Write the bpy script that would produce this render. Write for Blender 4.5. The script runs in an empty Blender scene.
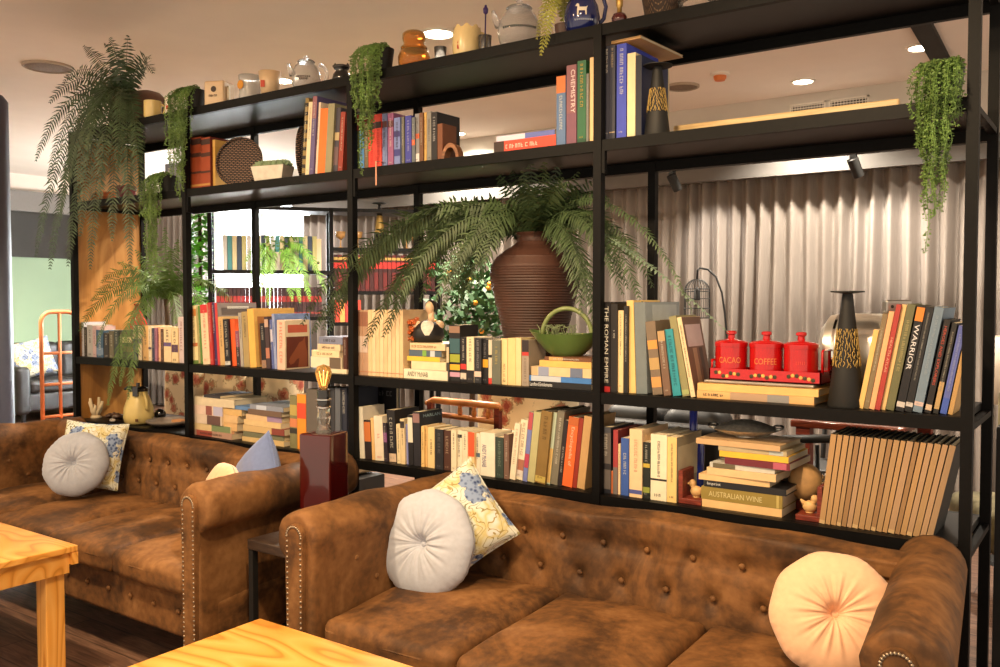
import bpy, bmesh, math, random
from mathutils import Vector, Matrix, Euler
PI = math.pi
SC = bpy.context.scene
COL = SC.collection
R = random.Random(7)

# ---------------------------------------------------------------- camera model
F_PX, YAW, PITCH = 885.647, 0.61711, 0.03781
CAM = Vector((4.7527, -2.5788, 1.35))
_F = Vector((-math.sin(YAW)*math.cos(PITCH), math.cos(YAW)*math.cos(PITCH), -math.sin(PITCH)))
_R = Vector((math.cos(YAW), math.sin(YAW), 0))
_U = _R.cross(_F)
def ray(x, y): return _F + _R*((x-500)/F_PX) - _U*((y-333.5)/F_PX)
def atY(x, y, Y):
    d = ray(x, y); return CAM + d*((Y-CAM.y)/d.y)
def atX(x, y, X):
    d = ray(x, y); return CAM + d*((X-CAM.x)/d.x)
def atZ(x, y, Z):
    d = ray(x, y); return CAM + d*((Z-CAM.z)/d.z)
def mpp(p):            # metres per pixel at a world point
    return (Vector(p)-CAM).dot(_F)/F_PX
cam_d = bpy.data.cameras.new('camera'); cam_o = bpy.data.objects.new('camera', cam_d); COL.objects.link(cam_o)
cam_d.sensor_fit = 'HORIZONTAL'; cam_d.sensor_width = 36; cam_d.lens = F_PX/1000*36
cam_d.clip_start = 0.05
cam_o.location = CAM
cam_o.rotation_euler = Matrix((( _R.x, _U.x, -_F.x), (_R.y, _U.y, -_F.y), (_R.z, _U.z, -_F.z))).to_euler()
SC.camera = cam_o

# ---------------------------------------------------------------- materials
def lin(c):
    c = c/255.0
    return c/12.92 if c <= .04045 else ((c+.055)/1.055)**2.4
TINT = (1.0, .90, .73)
def srgb(r, g, b): return (lin(r), lin(g), lin(b))
def seen(r, g, b, k=1.0):
    "surface colour of something the warm lamps show as r,g,b"
    v = [lin(c)/t*.84*k for c, t in zip((r, g, b), TINT)]
    m = max(v)
    if m > .82: v = [q*.82/m for q in v]
    return tuple(v)
_mats = {}
def mat(name, col, rough=.6, metal=0, noise=.08, scale=30, bump=0, spec=.5, coat=0, trans=0, emit=None, es=1, ior=1.45, sheen=0):
    key = (name, tuple(round(c, 3) for c in col), rough, metal)
    if key in _mats: return _mats[key]
    m = bpy.data.materials.new(name); m.use_nodes = True
    nt = m.node_tree; b = nt.nodes['Principled BSDF']
    b.inputs['Base Color'].default_value = (*col, 1)
    b.inputs['Roughness'].default_value = rough
    b.inputs['Metallic'].default_value = metal
    b.inputs['Specular IOR Level'].default_value = spec
    b.inputs['IOR'].default_value = ior
    if coat: b.inputs['Coat Weight'].default_value = coat
    if sheen: b.inputs['Sheen Weight'].default_value = sheen
    if trans: b.inputs['Transmission Weight'].default_value = trans
    if emit:
        b.inputs['Emission Color'].default_value = (*emit, 1); b.inputs['Emission Strength'].default_value = es
    if noise or bump:
        tc = nt.nodes.new('ShaderNodeTexCoord'); n = nt.nodes.new('ShaderNodeTexNoise')
        n.inputs['Scale'].default_value = scale; n.inputs['Detail'].default_value = 4
        nt.links.new(tc.outputs['Object'], n.inputs['Vector'])
        if noise:
            rp = nt.nodes.new('ShaderNodeValToRGB')
            rp.color_ramp.elements[0].position = .3; rp.color_ramp.elements[1].position = .7
            rp.color_ramp.elements[0].color = (*[c*(1-noise) for c in col], 1)
            rp.color_ramp.elements[1].color = (*[min(1, c*(1+noise)) for c in col], 1)
            nt.links.new(n.outputs['Fac'], rp.inputs['Fac']); nt.links.new(rp.outputs['Color'], b.inputs['Base Color'])
        if bump:
            bp = nt.nodes.new('ShaderNodeBump'); bp.inputs['Strength'].default_value = bump; bp.inputs['Distance'].default_value = .004
            nt.links.new(n.outputs['Fac'], bp.inputs['Height']); nt.links.new(bp.outputs['Normal'], b.inputs['Normal'])
    _mats[key] = m
    return m
def nodes(m): return m.node_tree.nodes, m.node_tree.links, m.node_tree.nodes['Principled BSDF']
def new_mat(name, rough=.6):
    m = bpy.data.materials.new(name); m.use_nodes = True
    m.node_tree.nodes['Principled BSDF'].inputs['Roughness'].default_value = rough
    return m
def ramp(N, stops):
    r = N.new('ShaderNodeValToRGB'); e = r.color_ramp.elements
    while len(e) < len(stops): e.new(.5)
    for el, (p, c) in zip(e, stops): el.position = p; el.color = (*c, 1)
    return r

# ---------------------------------------------------------------- mesh builder
class MB:
    def __init__(s): s.v = []; s.f = []
    def add(s, vs, fs):
        b = len(s.v); s.v += [tuple(q) for q in vs]; s.f += [tuple(b+i for i in f) for f in fs]; return s
    def box(s, x0, x1, y0, y1, z0, z1, M=None):
        vs = [Vector((x, y, z)) for z in (z0, z1) for y in (y0, y1) for x in (x0, x1)]
        if M is not None: vs = [M @ q for q in vs]
        return s.add(vs, [(0, 2, 3, 1), (4, 5, 7, 6), (0, 1, 5, 4), (2, 6, 7, 3), (0, 4, 6, 2), (1, 3, 7, 5)])
    def lathe(s, prof, n=32, c=(0, 0, 0), M=None, cap=True):
        vs = []; fs = []; k = len(prof)
        for i in range(n):
            a = 2*PI*i/n
            for r, z in prof:
                q = Vector((r*math.cos(a), r*math.sin(a), z))
                if M is not None: q = M @ q
                vs.append(q+Vector(c))
        for i in range(n):
            j = (i+1) % n
            for t in range(k-1): fs.append((i*k+t, j*k+t, j*k+t+1, i*k+t+1))
        if cap:
            if prof[0][0] > 1e-5: fs.append(tuple(i*k for i in reversed(range(n))))
            if prof[-1][0] > 1e-5: fs.append(tuple(i*k+k-1 for i in range(n)))
        return s.add(vs, fs)
    def tube(s, pts, r, n=8, closed=False):
        pts = [Vector(p) for p in pts]; rs = r if isinstance(r, (list, tuple)) else [r]*len(pts)
        vs = []; fs = []; m = len(pts); up = None
        for i, p in enumerate(pts):
            a = pts[(i-1) % m] if (closed or i > 0) else p
            b = pts[(i+1) % m] if (closed or i < m-1) else p
            t = (b-a).normalized()
            if up is None:
                up = Vector((0, 0, 1)) if abs(t.z) < .9 else Vector((1, 0, 0))
            u = t.cross(up)
            if u.length < 1e-4: u = t.orthogonal()
            u.normalize(); w = u.cross(t).normalized(); up = w
            for k in range(n):
                g = 2*PI*k/n; vs.append(p+(u*math.cos(g)+w*math.sin(g))*rs[i])
        for i in range(m if closed else m-1):
            j = (i+1) % m
            for k in range(n):
                l = (k+1) % n; fs.append((i*n+k, i*n+l, j*n+l, j*n+k))
        if not closed:
            fs.append(tuple(reversed(range(n)))); fs.append(tuple((m-1)*n+k for k in range(n)))
        return s.add(vs, fs)
    def grid(s, fn, nu, nv, cu=False):
        vs = [fn(i/(nu if cu else nu-1), j/(nv-1)) for i in range(nu) for j in range(nv)]
        fs = []
        for i in range(nu if cu else nu-1):
            k = (i+1) % nu
            for j in range(nv-1): fs.append((i*nv+j, k*nv+j, k*nv+j+1, i*nv+j+1))
        return s.add(vs, fs)
    def rbox(s, x0, x1, y0, y1, z0, z1, r, n=4, fn=None, m=6):
        "rounded box; fn may displace"
        h = Vector(((x1-x0)/2, (y1-y0)/2, (z1-z0)/2)); c = Vector(((x1+x0)/2, (y1+y0)/2, (z1+z0)/2))
        r = min(r, h.x, h.y, h.z)
        def coords(a):
            o = [-(a)+r*(1-math.cos(k/n*PI/2)) for k in range(n)]
            mid = [-(a-r)+2*(a-r)*k/m for k in range(m+1)]
            return [t for t in [-a+r*k/n for k in range(n)]+mid+[a-r+r*(k+1)/n for k in range(n)]]
        X, Y, Z = coords(h.x), coords(h.y), coords(h.z)
        idx = {}; vs = []; fs = []
        def vid(i, j, k):
            key = (i, j, k)
            if key not in idx:
                p = Vector((X[i], Y[j], Z[k])); q = Vector((max(-(h.x-r), min(h.x-r, p.x)), max(-(h.y-r), min(h.y-r, p.y)), max(-(h.z-r), min(h.z-r, p.z))))
                d = p-q
                if d.length > 1e-9: p = q+d.normalized()*r
                p = p+c
                if fn: p = fn(p, (p-c))
                idx[key] = len(vs); vs.append(p)
            return idx[key]
        a, b, e = len(X)-1, len(Y)-1, len(Z)-1
        for i in range(a):
            for j in range(b):
                fs.append((vid(i, j, e), vid(i+1, j, e), vid(i+1, j+1, e), vid(i, j+1, e)))
                fs.append((vid(i, j, 0), vid(i, j+1, 0), vid(i+1, j+1, 0), vid(i+1, j, 0)))
        for i in range(a):
            for k in range(e):
                fs.append((vid(i, 0, k), vid(i+1, 0, k), vid(i+1, 0, k+1), vid(i, 0, k+1)))
                fs.append((vid(i, b, k), vid(i, b, k+1), vid(i+1, b, k+1), vid(i+1, b, k)))
        for j in range(b):
            for k in range(e):
                fs.append((vid(0, j, k), vid(0, j, k+1), vid(0, j+1, k+1), vid(0, j+1, k)))
                fs.append((vid(a, j, k), vid(a, j+1, k), vid(a, j+1, k+1), vid(a, j, k+1)))
        return s.add(vs, fs)
    def prism(s, poly, y0, y1, axis='y', M=None):
        "extrude a 2D outline (x,z) along y, or (y,z) along x, or (x,y) along z"
        def P(a, b, t):
            q = {'y': Vector((a, t, b)), 'x': Vector((t, a, b)), 'z': Vector((a, b, t))}[axis]
            return M @ q if M is not None else q
        n = len(poly)
        vs = [P(a, b, y0) for a, b in poly]+[P(a, b, y1) for a, b in poly]
        fs = [tuple(range(n)), tuple(reversed(range(n, 2*n)))]
        for i in range(n):
            j = (i+1) % n; fs.append((i, i+n, j+n, j))
        return s.add(vs, fs)
    def mesh(s, name, m, smooth=False):
        me = bpy.data.meshes.new(name); me.from_pydata(s.v, [], s.f); me.update()
        bm = bmesh.new(); bm.from_mesh(me); bmesh.ops.recalc_face_normals(bm, faces=bm.faces); bm.to_mesh(me); bm.free()
        if m is not None: me.materials.append(m)
        if smooth:
            for p in me.polygons: p.use_smooth = True
            if smooth != 'all' and hasattr(me, 'set_sharp_from_angle'): me.set_sharp_from_angle(angle=math.radians(40))
        return me
    def build(s, name, m, parent=None, smooth=False, loc=None):
        o = bpy.data.objects.new(name, s.mesh(name, m, smooth)); COL.objects.link(o)
        if parent is not None: o.parent = parent
        if loc is not None: o.location = loc
        return o

def tag(o, label, cat, group=None):
    o['label'] = label; o['category'] = cat
    if group: o['group'] = group
    return o
def thing(name, label, cat, loc=(0, 0, 0), rz=0, group=None):
    o = bpy.data.objects.new(name, None); COL.objects.link(o)
    o.empty_display_size = .05
    o.location = loc; o.rotation_euler = (0, 0, rz)
    return tag(o, label, cat, group)
def struct(name, mb, m, smooth=False):
    o = mb.build(name, m, None, smooth); o['kind'] = 'structure'; return o
def copy_tree(o, parent=None):
    c = o.copy(); COL.objects.link(c)
    if parent is not None: c.parent = parent
    for ch in list(o.children): copy_tree(ch, c)
    return c
_txt = {}
def text_mesh(s, extrude=.0006):
    "flat lettering, height 1, centred; returns (verts, faces, width)"
    if s in _txt: return _txt[s]
    cu = bpy.data.curves.new('t', 'FONT'); cu.body = s; cu.size = 1; cu.resolution_u = 2
    ob = bpy.data.objects.new('t', cu); COL.objects.link(ob)
    dg = bpy.context.evaluated_depsgraph_get(); dg.update()
    me = bpy.data.meshes.new_from_object(ob.evaluated_get(dg))
    vs = [Vector(v.co) for v in me.vertices]; fs = [tuple(p.vertices) for p in me.polygons]
    bpy.data.objects.remove(ob); bpy.data.curves.remove(cu); bpy.data.meshes.remove(me)
    x0 = min(v.x for v in vs); x1 = max(v.x for v in vs); y0 = min(v.y for v in vs); y1 = max(v.y for v in vs)
    vs = [Vector(((v.x-(x0+x1)/2)/(y1-y0), (v.y-(y0+y1)/2)/(y1-y0), 0)) for v in vs]
    _txt[s] = (vs, fs, (x1-x0)/(y1-y0)); return _txt[s]
def lettering(mb, s, ox, du, dv, length, height):
    "put text on a surface: ox centre, du reading direction, dv letter-up direction"
    vs, fs, w = text_mesh(s)
    k = height
    sx = length/(w*k) if length else 1
    sx = min(sx, 1.6)
    mb.add([Vector(ox)+Vector(du)*(v.x*k*sx)+Vector(dv)*(v.y*k) for v in vs], fs)
    return mb
def strokes(mb, ox, du, dv, length, height, rng=R):
    "unreadable small print: rows of thin letter-like marks"
    ox, du, dv = Vector(ox), Vector(du), Vector(dv)
    def q(t0, t1, v0, v1):
        a = ox+du*t0; b = ox+du*t1
        mb.add([a+dv*v0, b+dv*v0, b+dv*v1, a+dv*v1], [(0, 1, 2, 3)])
    H = height*.42; w = height*.16; t = -length/2
    while t < length/2-height*.5:
        cw = height*rng.uniform(.4, .62); k = rng.randrange(5)
        q(t, t+w, -H, H)
        if k in (0, 1, 3): q(t+w, t+cw, H-w, H)
        if k in (1, 2): q(t+w, t+cw, -H, -H+w)
        if k in (0, 3): q(t+cw-w, t+cw, -H, H-w)
        if k in (2, 4): q(t+w, t+cw*.8, -w/2, w/2)
        t += cw+height*rng.choice((.16, .18, .2, .55))
    return mb
# ================================================================ the setting
CEIL = 2.84
BACK = 4.35
def wood_mat(name, c0, c1, c2, axis='X', scale=3.0, rough=.45, stretch=(1, 8, 8), dist=3.0, coat=0, plank=None):
    m = new_mat(name, rough); N, L, b = nodes(m)
    tc = N.new('ShaderNodeTexCoord'); mp = N.new('ShaderNodeMapping'); mp.inputs['Scale'].default_value = stretch
    L.new(tc.outputs['Object'], mp.inputs['Vector'])
    w = N.new('ShaderNodeTexNoise'); w.inputs['Scale'].default_value = scale; w.inputs['Detail'].default_value = 5; w.inputs['Distortion'].default_value = dist
    L.new(mp.outputs['Vector'], w.inputs['Vector'])
    r = ramp(N, [(.3, c0), (.5, c1), (.7, c2)]); L.new(w.outputs['Fac'], r.inputs['Fac'])
    last = r.outputs['Color']
    if plank:
        bk = N.new('ShaderNodeTexBrick'); bk.inputs['Scale'].default_value = 1; bk.inputs['Mortar Size'].default_value = .003
        bk.inputs['Brick Width'].default_value = plank[0]; bk.inputs['Row Height'].default_value = plank[1]
        bk.inputs['Color1'].default_value = (.75, .75, .75, 1); bk.inputs['Color2'].default_value = (1, 1, 1, 1); bk.inputs['Mortar'].default_value = (.25, .25, .25, 1)
        L.new(tc.outputs['Object'], bk.inputs['Vector'])
        mx = N.new('ShaderNodeMix'); mx.data_type = 'RGBA'; mx.blend_type = 'MULTIPLY'; mx.inputs['Factor'].default_value = 1
        L.new(last, mx.inputs[6]); L.new(bk.outputs['Color'], mx.inputs[7]); last = mx.outputs[2]
    L.new(last, b.inputs['Base Color'])
    if coat: b.inputs['Coat Weight'].default_value = coat
    return m
M_floor = wood_mat('floor_boards', srgb(84, 60, 50), srgb(120, 88, 70), srgb(148, 114, 94), stretch=(1, 9, 1), scale=3, plank=(1.2, .14), rough=.5)
M_ceil = mat('ceiling_paint', srgb(238, 230, 222), .9, noise=.02, scale=4)
M_wall = mat('wall_paint', srgb(205, 200, 192), .9, noise=.03, scale=4)
M_green = mat('green_wall_paint', srgb(158, 186, 160), .9, noise=.04, scale=2)
M_panel = mat('charcoal_panel', srgb(44, 41, 36), .8, noise=.1, scale=3)
M_greyband = mat('grey_bulkhead_paint', srgb(132, 130, 128), .9, noise=.03)
M_black = mat('black_powder_coat', srgb(10, 9, 9), .5, noise=.25, scale=60, bump=.05, spec=.18)
M_blackm = mat('matt_black', srgb(24, 23, 22), .6)
M_chrome = mat('chrome', (.75, .74, .72), .12, 1, noise=0)
M_steel = mat('brushed_steel', (.5, .49, .47), .3, 1, noise=.1)
M_white = mat('white_plastic', srgb(232, 228, 220), .5, noise=.02)
M_glow = mat('lamp_glow', (1, .9, .75), .5, noise=0, emit=(1, .84, .62), es=30)

struct('floor', MB().box(-6.3, 6.6, -3.7, 5, -.1, 0), M_floor)
struct('ceiling', MB().box(-6.3, 6.6, -4.4, 5, CEIL, CEIL+.1), M_ceil)
wx0 = atY(203, 260, BACK).x; wx1 = atY(326, 260, BACK).x
WZ0, WZ1 = .55, 2.62
wb = MB().box(-6.2, wx0, BACK, BACK+.15, 0, CEIL).box(wx1, 6.6, BACK, BACK+.15, 0, CEIL).box(wx0, wx1, BACK, BACK+.15, 0, WZ0).box(wx0, wx1, BACK, BACK+.15, WZ1, CEIL)
struct('wall_back', wb, M_wall)
struct('wall_left', MB().box(-6.15, -6, -5.2, BACK, 0, CEIL), M_green)
struct('trim_1', MB().box(-6, -5.9, -5.2, BACK, 2.40, 2.64), M_greyband)
struct('trim_2', MB().box(-6, -5.97, -5.2, BACK, 1.86, 2.40), M_panel)
struct('trim_8', MB().box(-6, -5.965, -5.2, BACK, 2.64, CEIL), M_ceil)
struct('baseboard_left', MB().box(-6, -5.985, -5.2, BACK, 0, .1), M_white)
# curtain bulkhead with the air grilles
BK = 3.98
struct('trim_3', MB().box(wx1, 6.6, BK, BACK, 2.41, CEIL), M_wall)
struct('trim_4', MB().box(wx1-.1, 6.6, BK-.03, BK+.02, 2.265, 2.425), mat('pelmet_paint', srgb(104, 101, 98), .9, noise=.03))
# window with blown-out daylight behind it
M_frame = mat('window_frame_paint', srgb(225, 228, 230), .5, noise=.02)
M_day = mat('daylight_sky', (1, 1, 1), .5, noise=0, emit=(.92, .97, 1.0), es=11.0)
wn = MB()
for a, b_ in ((wx0, wx0+.06), (wx1-.06, wx1), ((wx0+wx1)/2-.03, (wx0+wx1)/2+.03)): wn.box(a, b_, BACK+.02, BACK+.09, WZ0, WZ1)
for a, b_ in ((WZ0, WZ0+.06), (WZ1-.06, WZ1)): wn.box(wx0, wx1, BACK+.021, BACK+.089, a, b_)
w1 = struct('window_1', wn, M_frame)
M_glass = mat('clear_glass', (1, 1, 1), .02, noise=0, trans=1, ior=1.45)
M_pane = mat('window_glass', (.98, 1, 1), 0, noise=0, trans=1, ior=1.02)
MB().box(wx0+.06, wx1-.06, BACK+.05, BACK+.056, WZ0+.06, WZ1-.06).build('window_pane', M_pane, w1)
dd = MB().box(wx0-.4, wx1+.4, BACK+.5, BACK+.52, .2, 2.74).build('window_sky', M_day, w1)

# curtains: a pleated sheet with thickness
def curtain_mat():
    m = new_mat('grey_curtain_cloth', .85); N, L, b = nodes(m)
    tc = N.new('ShaderNodeTexCoord'); mp = N.new('ShaderNodeMapping'); mp.inputs['Scale'].default_value = (60, 60, 3)
    n = N.new('ShaderNodeTexNoise'); n.inputs['Scale'].default_value = 4; n.inputs['Detail'].default_value = 4
    L.new(tc.outputs['Object'], mp.inputs['Vector']); L.new(mp.outputs['Vector'], n.inputs['Vector'])
    r = ramp(N, [(.3, srgb(122, 113, 106)), (.7, srgb(132, 123, 115))]); L.new(n.outputs['Fac'], r.inputs['Fac'])
    L.new(r.outputs['Color'], b.inputs['Base Color']); return m
M_curt = curtain_mat()
def curtain(x0, x1, y, ztop, label, pitch=.115, amp=.05, seed=1):
    rg = random.Random(seed); n = int((x1-x0)/pitch*10)+2
    ph = [rg.uniform(-.5, .5) for _ in range(200)]; am = [rg.uniform(.7, 1.25) for _ in range(200)]
    def fy(x, v):
        t = (x-x0)/pitch; k = int(t); f = t-k
        s = math.cos(2*PI*t+ph[k % 200]*(1-f)+ph[(k+1) % 200]*f)
        a = (am[k % 200]*(1-f)+am[(k+1) % 200]*f)*(.55+.55*min(1, v*1.6))
        s = s*abs(s)**.3 if s else 0
        return y+amp*a*s
    mb = MB(); nv = 7
    vs = []; fs = []
    for side in (0, 1):
        for i in range(n):
            x = x0+(x1-x0)*i/(n-1)
            for j in range(nv):
                v = j/(nv-1); xx = x+.02*math.sin(x*9+v*3)*v
                vs.append((xx, fy(x, v)+side*.004, ztop*(1-v)+.02*v))
    for side in (0, 1):
        o = side*n*nv
        for i in range(n-1):
            for j in range(nv-1): fs.append((o+i*nv+j, o+(i+1)*nv+j, o+(i+1)*nv+j+1, o+i*nv+j+1))
    mb.add(vs, fs)
    return tag(mb.build('curtain', M_curt, None, 'all'), label, 'curtain', 'grey curtains along the back wall')
curtain(wx1-.12, 6.5, BK+.13, 2.275, 'long pleated grey curtain hanging along the back wall right of the window')
curtain(-5.7, wx0+.12, BK+.13, 2.4, 'short grey curtain hanging left of the bright window', seed=4)

# air grilles, track lights, downlights, smoke detector, ceiling speakers
M_vent = mat('vent_metal', srgb(222, 216, 206), .5, noise=.03)
M_dark = mat('dark_cavity', srgb(40, 36, 32), .9, noise=0)
for i, (px0, px1, where) in enumerate(((790, 826, 'left'), (829, 869, 'right'))):
    a = atY(px0, 106, BK); b_ = atY(px1, 104, BK); z0, z1 = atY(830, 110.5, BK).z, atY(830, 100, BK).z
    a.x, b_.x = a.x, b_.x
    t = thing('air_grille', f'white slatted air grille in the bulkhead above the curtain, {where} of the pair', 'air vent', (0, 0, 0), 0, 'air grilles above the curtain')
    f = MB().box(a.x, b_.x, BK-.012, BK, z0, z0+.012).box(a.x, b_.x, BK-.012, BK, z1-.012, z1).box(a.x, a.x+.012, BK-.012, BK, z0, z1).box(b_.x-.012, b_.x, BK-.012, BK, z0, z1)
    f.build('frame', M_vent, t)
    s = MB(); n = 13
    for k in range(1, n):
        x = a.x+(b_.x-a.x)*k/n; s.box(x-.0025, x+.0025, BK-.010, BK-.004, z0+.01, z1-.01)
    for k in range(1, 4):
        z = z0+(z1-z0)*k/4; s.box(a.x+.01, b_.x-.01, BK-.011, BK-.005, z-.003, z+.003)
    s.build('grille_slats', M_vent, t)
    MB().box(a.x+.01, b_.x-.01, BK-.003, BK-.001, z0+.01, z1-.01).build('cavity', M_dark, t)
def downlight(p, label, r=.055, energy=0, spot=80, glow=None):
    t = thing('downlight', label, 'ceiling light', (p.x, p.y, CEIL), 0, 'round downlights in the ceiling')
    MB().lathe([(r+.018, 0), (r+.018, -.006), (r, -.010), (r-.004, -.002), (r-.004, 0)], 28, cap=False).build('trim_ring', M_white, t, True)
    MB().lathe([(0, -.004), (r-.004, -.004)], 24, cap=False).build('lamp_face', glow or M_glow, t)
    if energy:
        l = bpy.data.lights.new('downlight_beam', 'SPOT'); l.energy = energy; l.color = (1, .88, .72); l.spot_size = math.radians(spot); l.spot_blend = .7; l.shadow_soft_size = .06
        lo = bpy.data.objects.new('downlight_beam', l); COL.objects.link(lo); lo.location = (0, 0, -.03); lo.parent = t
    return t
downlight(atZ(803, 81, CEIL), 'lit round downlight on the ceiling above the two air grilles', .065, 230, 125)
downlight(atZ(921, 47, CEIL), 'bright downlight on the ceiling nearest the right shelf post', .07, 230, 125)
downlight(atZ(438, 33, CEIL), 'bright downlight shining behind the small glass tumbler on the shelf top', .085, 240, 150)
downlight(atZ(282, 80, CEIL), 'downlight glowing beside the clear glass pitcher on the shelf top', .07, 230, 125)
downlight(atZ(457, 133, CEIL), 'far downlight low in view beside the brown wooden arch', .07, 240, 150)
for i, (x, y, e) in enumerate(((.6, -1.9, 0), (2.0, -1.9, 0), (3.7, -1.7, 0))):
    pass
ca, cb = atZ(925, 28, CEIL), atZ(964, 100, CEIL); cd = (cb-ca).normalized(); cn = Vector((-cd.y, cd.x, 0))*.05
struct('trim_7', MB().prism([(q.x, q.y) for q in (ca-cd*1.5-cn, cb+cd*.6-cn, cb+cd*.6+cn, ca-cd*1.5+cn)], CEIL-.03, CEIL-.001, 'z'), M_dark)
p = atZ(720, 73, CEIL)
t = thing('smoke_detector', 'small round smoke detector with an orange face on the ceiling', 'smoke detector', (p.x, p.y, CEIL))
MB().lathe([(.065, 0), (.065, -.012), (.045, -.02)], 28).build('base', M_white, t, True)
MB().lathe([(.042, -.018), (.042, -.032), (.032, -.05), (0, -.052)], 24).build('sensor', mat('orange_plastic', srgb(214, 120, 62), .5), t, True)
for (px, py, rr, lb) in ((48, 66, .15, 'round grey ceiling speaker left of the hanging fern'), (682, 86, .12, 'round grey ceiling speaker beside the smoke detector')):
    p = atZ(px, py, CEIL)
    t = thing('ceiling_speaker', lb, 'speaker', (p.x, p.y, CEIL), 0, 'round speakers in the ceiling')
    MB().lathe([(rr, 0), (rr, -.012), (rr-.012, -.016), (rr-.014, -.008), (rr-.014, 0)], 36, cap=False).build('rim', mat('speaker_rim', srgb(170, 155, 140), .6), t, True)
    MB().lathe([(0, -.012), (rr*.6, -.011), (rr-.013, -.008)], 36, cap=False).build('grille', mat('speaker_grille', srgb(120, 104, 90), .8, noise=.3, scale=150), t, True)
# track rail just in front of the curtain bulkhead, with two spot heads
TY = 3.45
pa = atY(640, 179, TY); tz = atY(760, 166, TY).z
t = thing('track_light', 'black track rail with spot heads running along the ceiling before the curtain', 'track light', (0, 0, 0))
MB().box(-.4, 6.4, TY-.018, TY+.018, tz+.02, tz+.045).build('rail', M_blackm, t)
for x in (-.3, 1.2, 4.9, 6.2): MB().box(x-.004, x+.004, TY-.004, TY+.004, tz+.045, CEIL).build('hanger', M_blackm, t)
for px in (672, 853):
    q = atY(px, 180, TY)
    h = MB().box(q.x-.02, q.x+.02, TY-.02, TY+.02, tz-.005, tz+.02)
    h.tube([(q.x, TY, tz), (q.x, TY, tz-.02)], .01)
    Mx = Matrix.Translation((q.x+.01, TY+.02, tz-.06)) @ Matrix.Rotation(math.radians(28), 4, 'X') @ Matrix.Rotation(math.radians(-14), 4, 'Y')
    h.lathe([(.034, -.065), (.036, .06), (.02, .065)], 20, M=Mx)
    h.build('spot_head', M_blackm, t, True)
    l = bpy.data.lights.new('track_beam', 'SPOT'); l.energy = 22; l.color = (1, .92, .82); l.spot_size = math.radians(60); l.spot_blend = .8; l.shadow_soft_size = .04
    lo = bpy.data.objects.new('track_beam', l); COL.objects.link(lo); lo.parent = t
    lo.location = (q.x+.02, TY+.07, tz-.13); lo.rotation_euler = (math.radians(58), 0, math.radians(-6))

# ================================================================ the shelf unit
SX = [.066, 1.066, 2.165, 3.3, 4.4]; PW = .029; DEP = .437
ZT, Z3, ZM, ZL, ZB = 2.253, 1.8766, 1.0428, .701, .16
RT = .0373
shelf = thing('bookshelf', 'tall black steel bookshelf running behind both brown sofas', 'bookshelf')
for x in SX:
    for y in (0, DEP-PW):
        MB().box(x, x+PW, y, y+PW, 0, ZT-.0004).build('post', M_black, shelf)
M_board = mat('black_shelf_board', srgb(12, 11, 11), .4, noise=.2, scale=40, spec=.3)
for z in (ZT, Z3, ZM, ZL, ZB):
    b0 = MB()
    b0.box(SX[0]+PW, SX[4], 0.004, PW-.003, z-RT, z-.0005)
    b0.build('rail', M_black, shelf)
    MB().box(SX[0]+PW, SX[4], DEP-PW+.003, DEP-.004, z-.056, z-.0005).build('rail', M_black, shelf)
    MB().box(SX[0]+PW, SX[4], PW-.003, DEP-PW+.003, z-.020, z).build('shelf_board', M_board, shelf)
    for x in (SX[0], SX[4]): MB().box(x+.003, x+PW-.003, PW, DEP-PW, z-RT, z-.021).build('cross_rail', M_black, shelf)
for x in SX[1:4]: MB().box(x+PW, x+PW+.012, .003, .02, Z3-.11, Z3-RT).build('bracket', M_black, shelf)
M_ply = wood_mat('oiled_plywood', srgb(138, 92, 40), srgb(172, 120, 58), srgb(192, 142, 80), stretch=(1, 1.5, .35), scale=5, rough=.4, dist=2)
MB().box(SX[0]+.004, SX[0]+.016, PW, DEP-PW, .2, ZT-RT).build('end_panel', M_ply, shelf)
# ================================================================ books
ORD = ['', 'first', 'second', 'third', 'fourth', 'fifth', 'sixth', 'seventh', 'eighth', 'ninth', 'tenth', 'eleventh', 'twelfth', 'thirteenth', 'fourteenth', 'fifteenth', 'sixteenth', 'seventeenth', 'eighteenth', 'nineteenth', 'twentieth', 'twenty-first', 'twenty-second', 'twenty-third', 'twenty-fourth', 'twenty-fifth', 'twenty-sixth', 'twenty-seventh', 'twenty-eighth', 'twenty-ninth', 'thirtieth', 'thirty-first', 'thirty-second', 'thirty-third', 'thirty-fourth']
def pages_mat():
    m = new_mat('book_pages', .9); N, L, b = nodes(m)
    tc = N.new('ShaderNodeTexCoord'); mp = N.new('ShaderNodeMapping'); mp.inputs['Scale'].default_value = (900, 3, 3)
    n = N.new('ShaderNodeTexNoise'); n.inputs['Scale'].default_value = 1
    L.new(tc.outputs['Object'], mp.inputs['Vector']); L.new(mp.outputs['Vector'], n.inputs['Vector'])
    r = ramp(N, [(.3, srgb(196, 176, 140)), (.7, srgb(232, 218, 190))]); L.new(n.outputs['Fac'], r.inputs['Fac'])
    L.new(r.outputs['Color'], b.inputs['Base Color']); return m
M_pages = pages_mat()
def bmat(c): return mat('book_cloth', seen(*c), .5, noise=.07, scale=25)
def imat(c): return mat('printed_ink', seen(*c), .55, noise=0)
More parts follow.
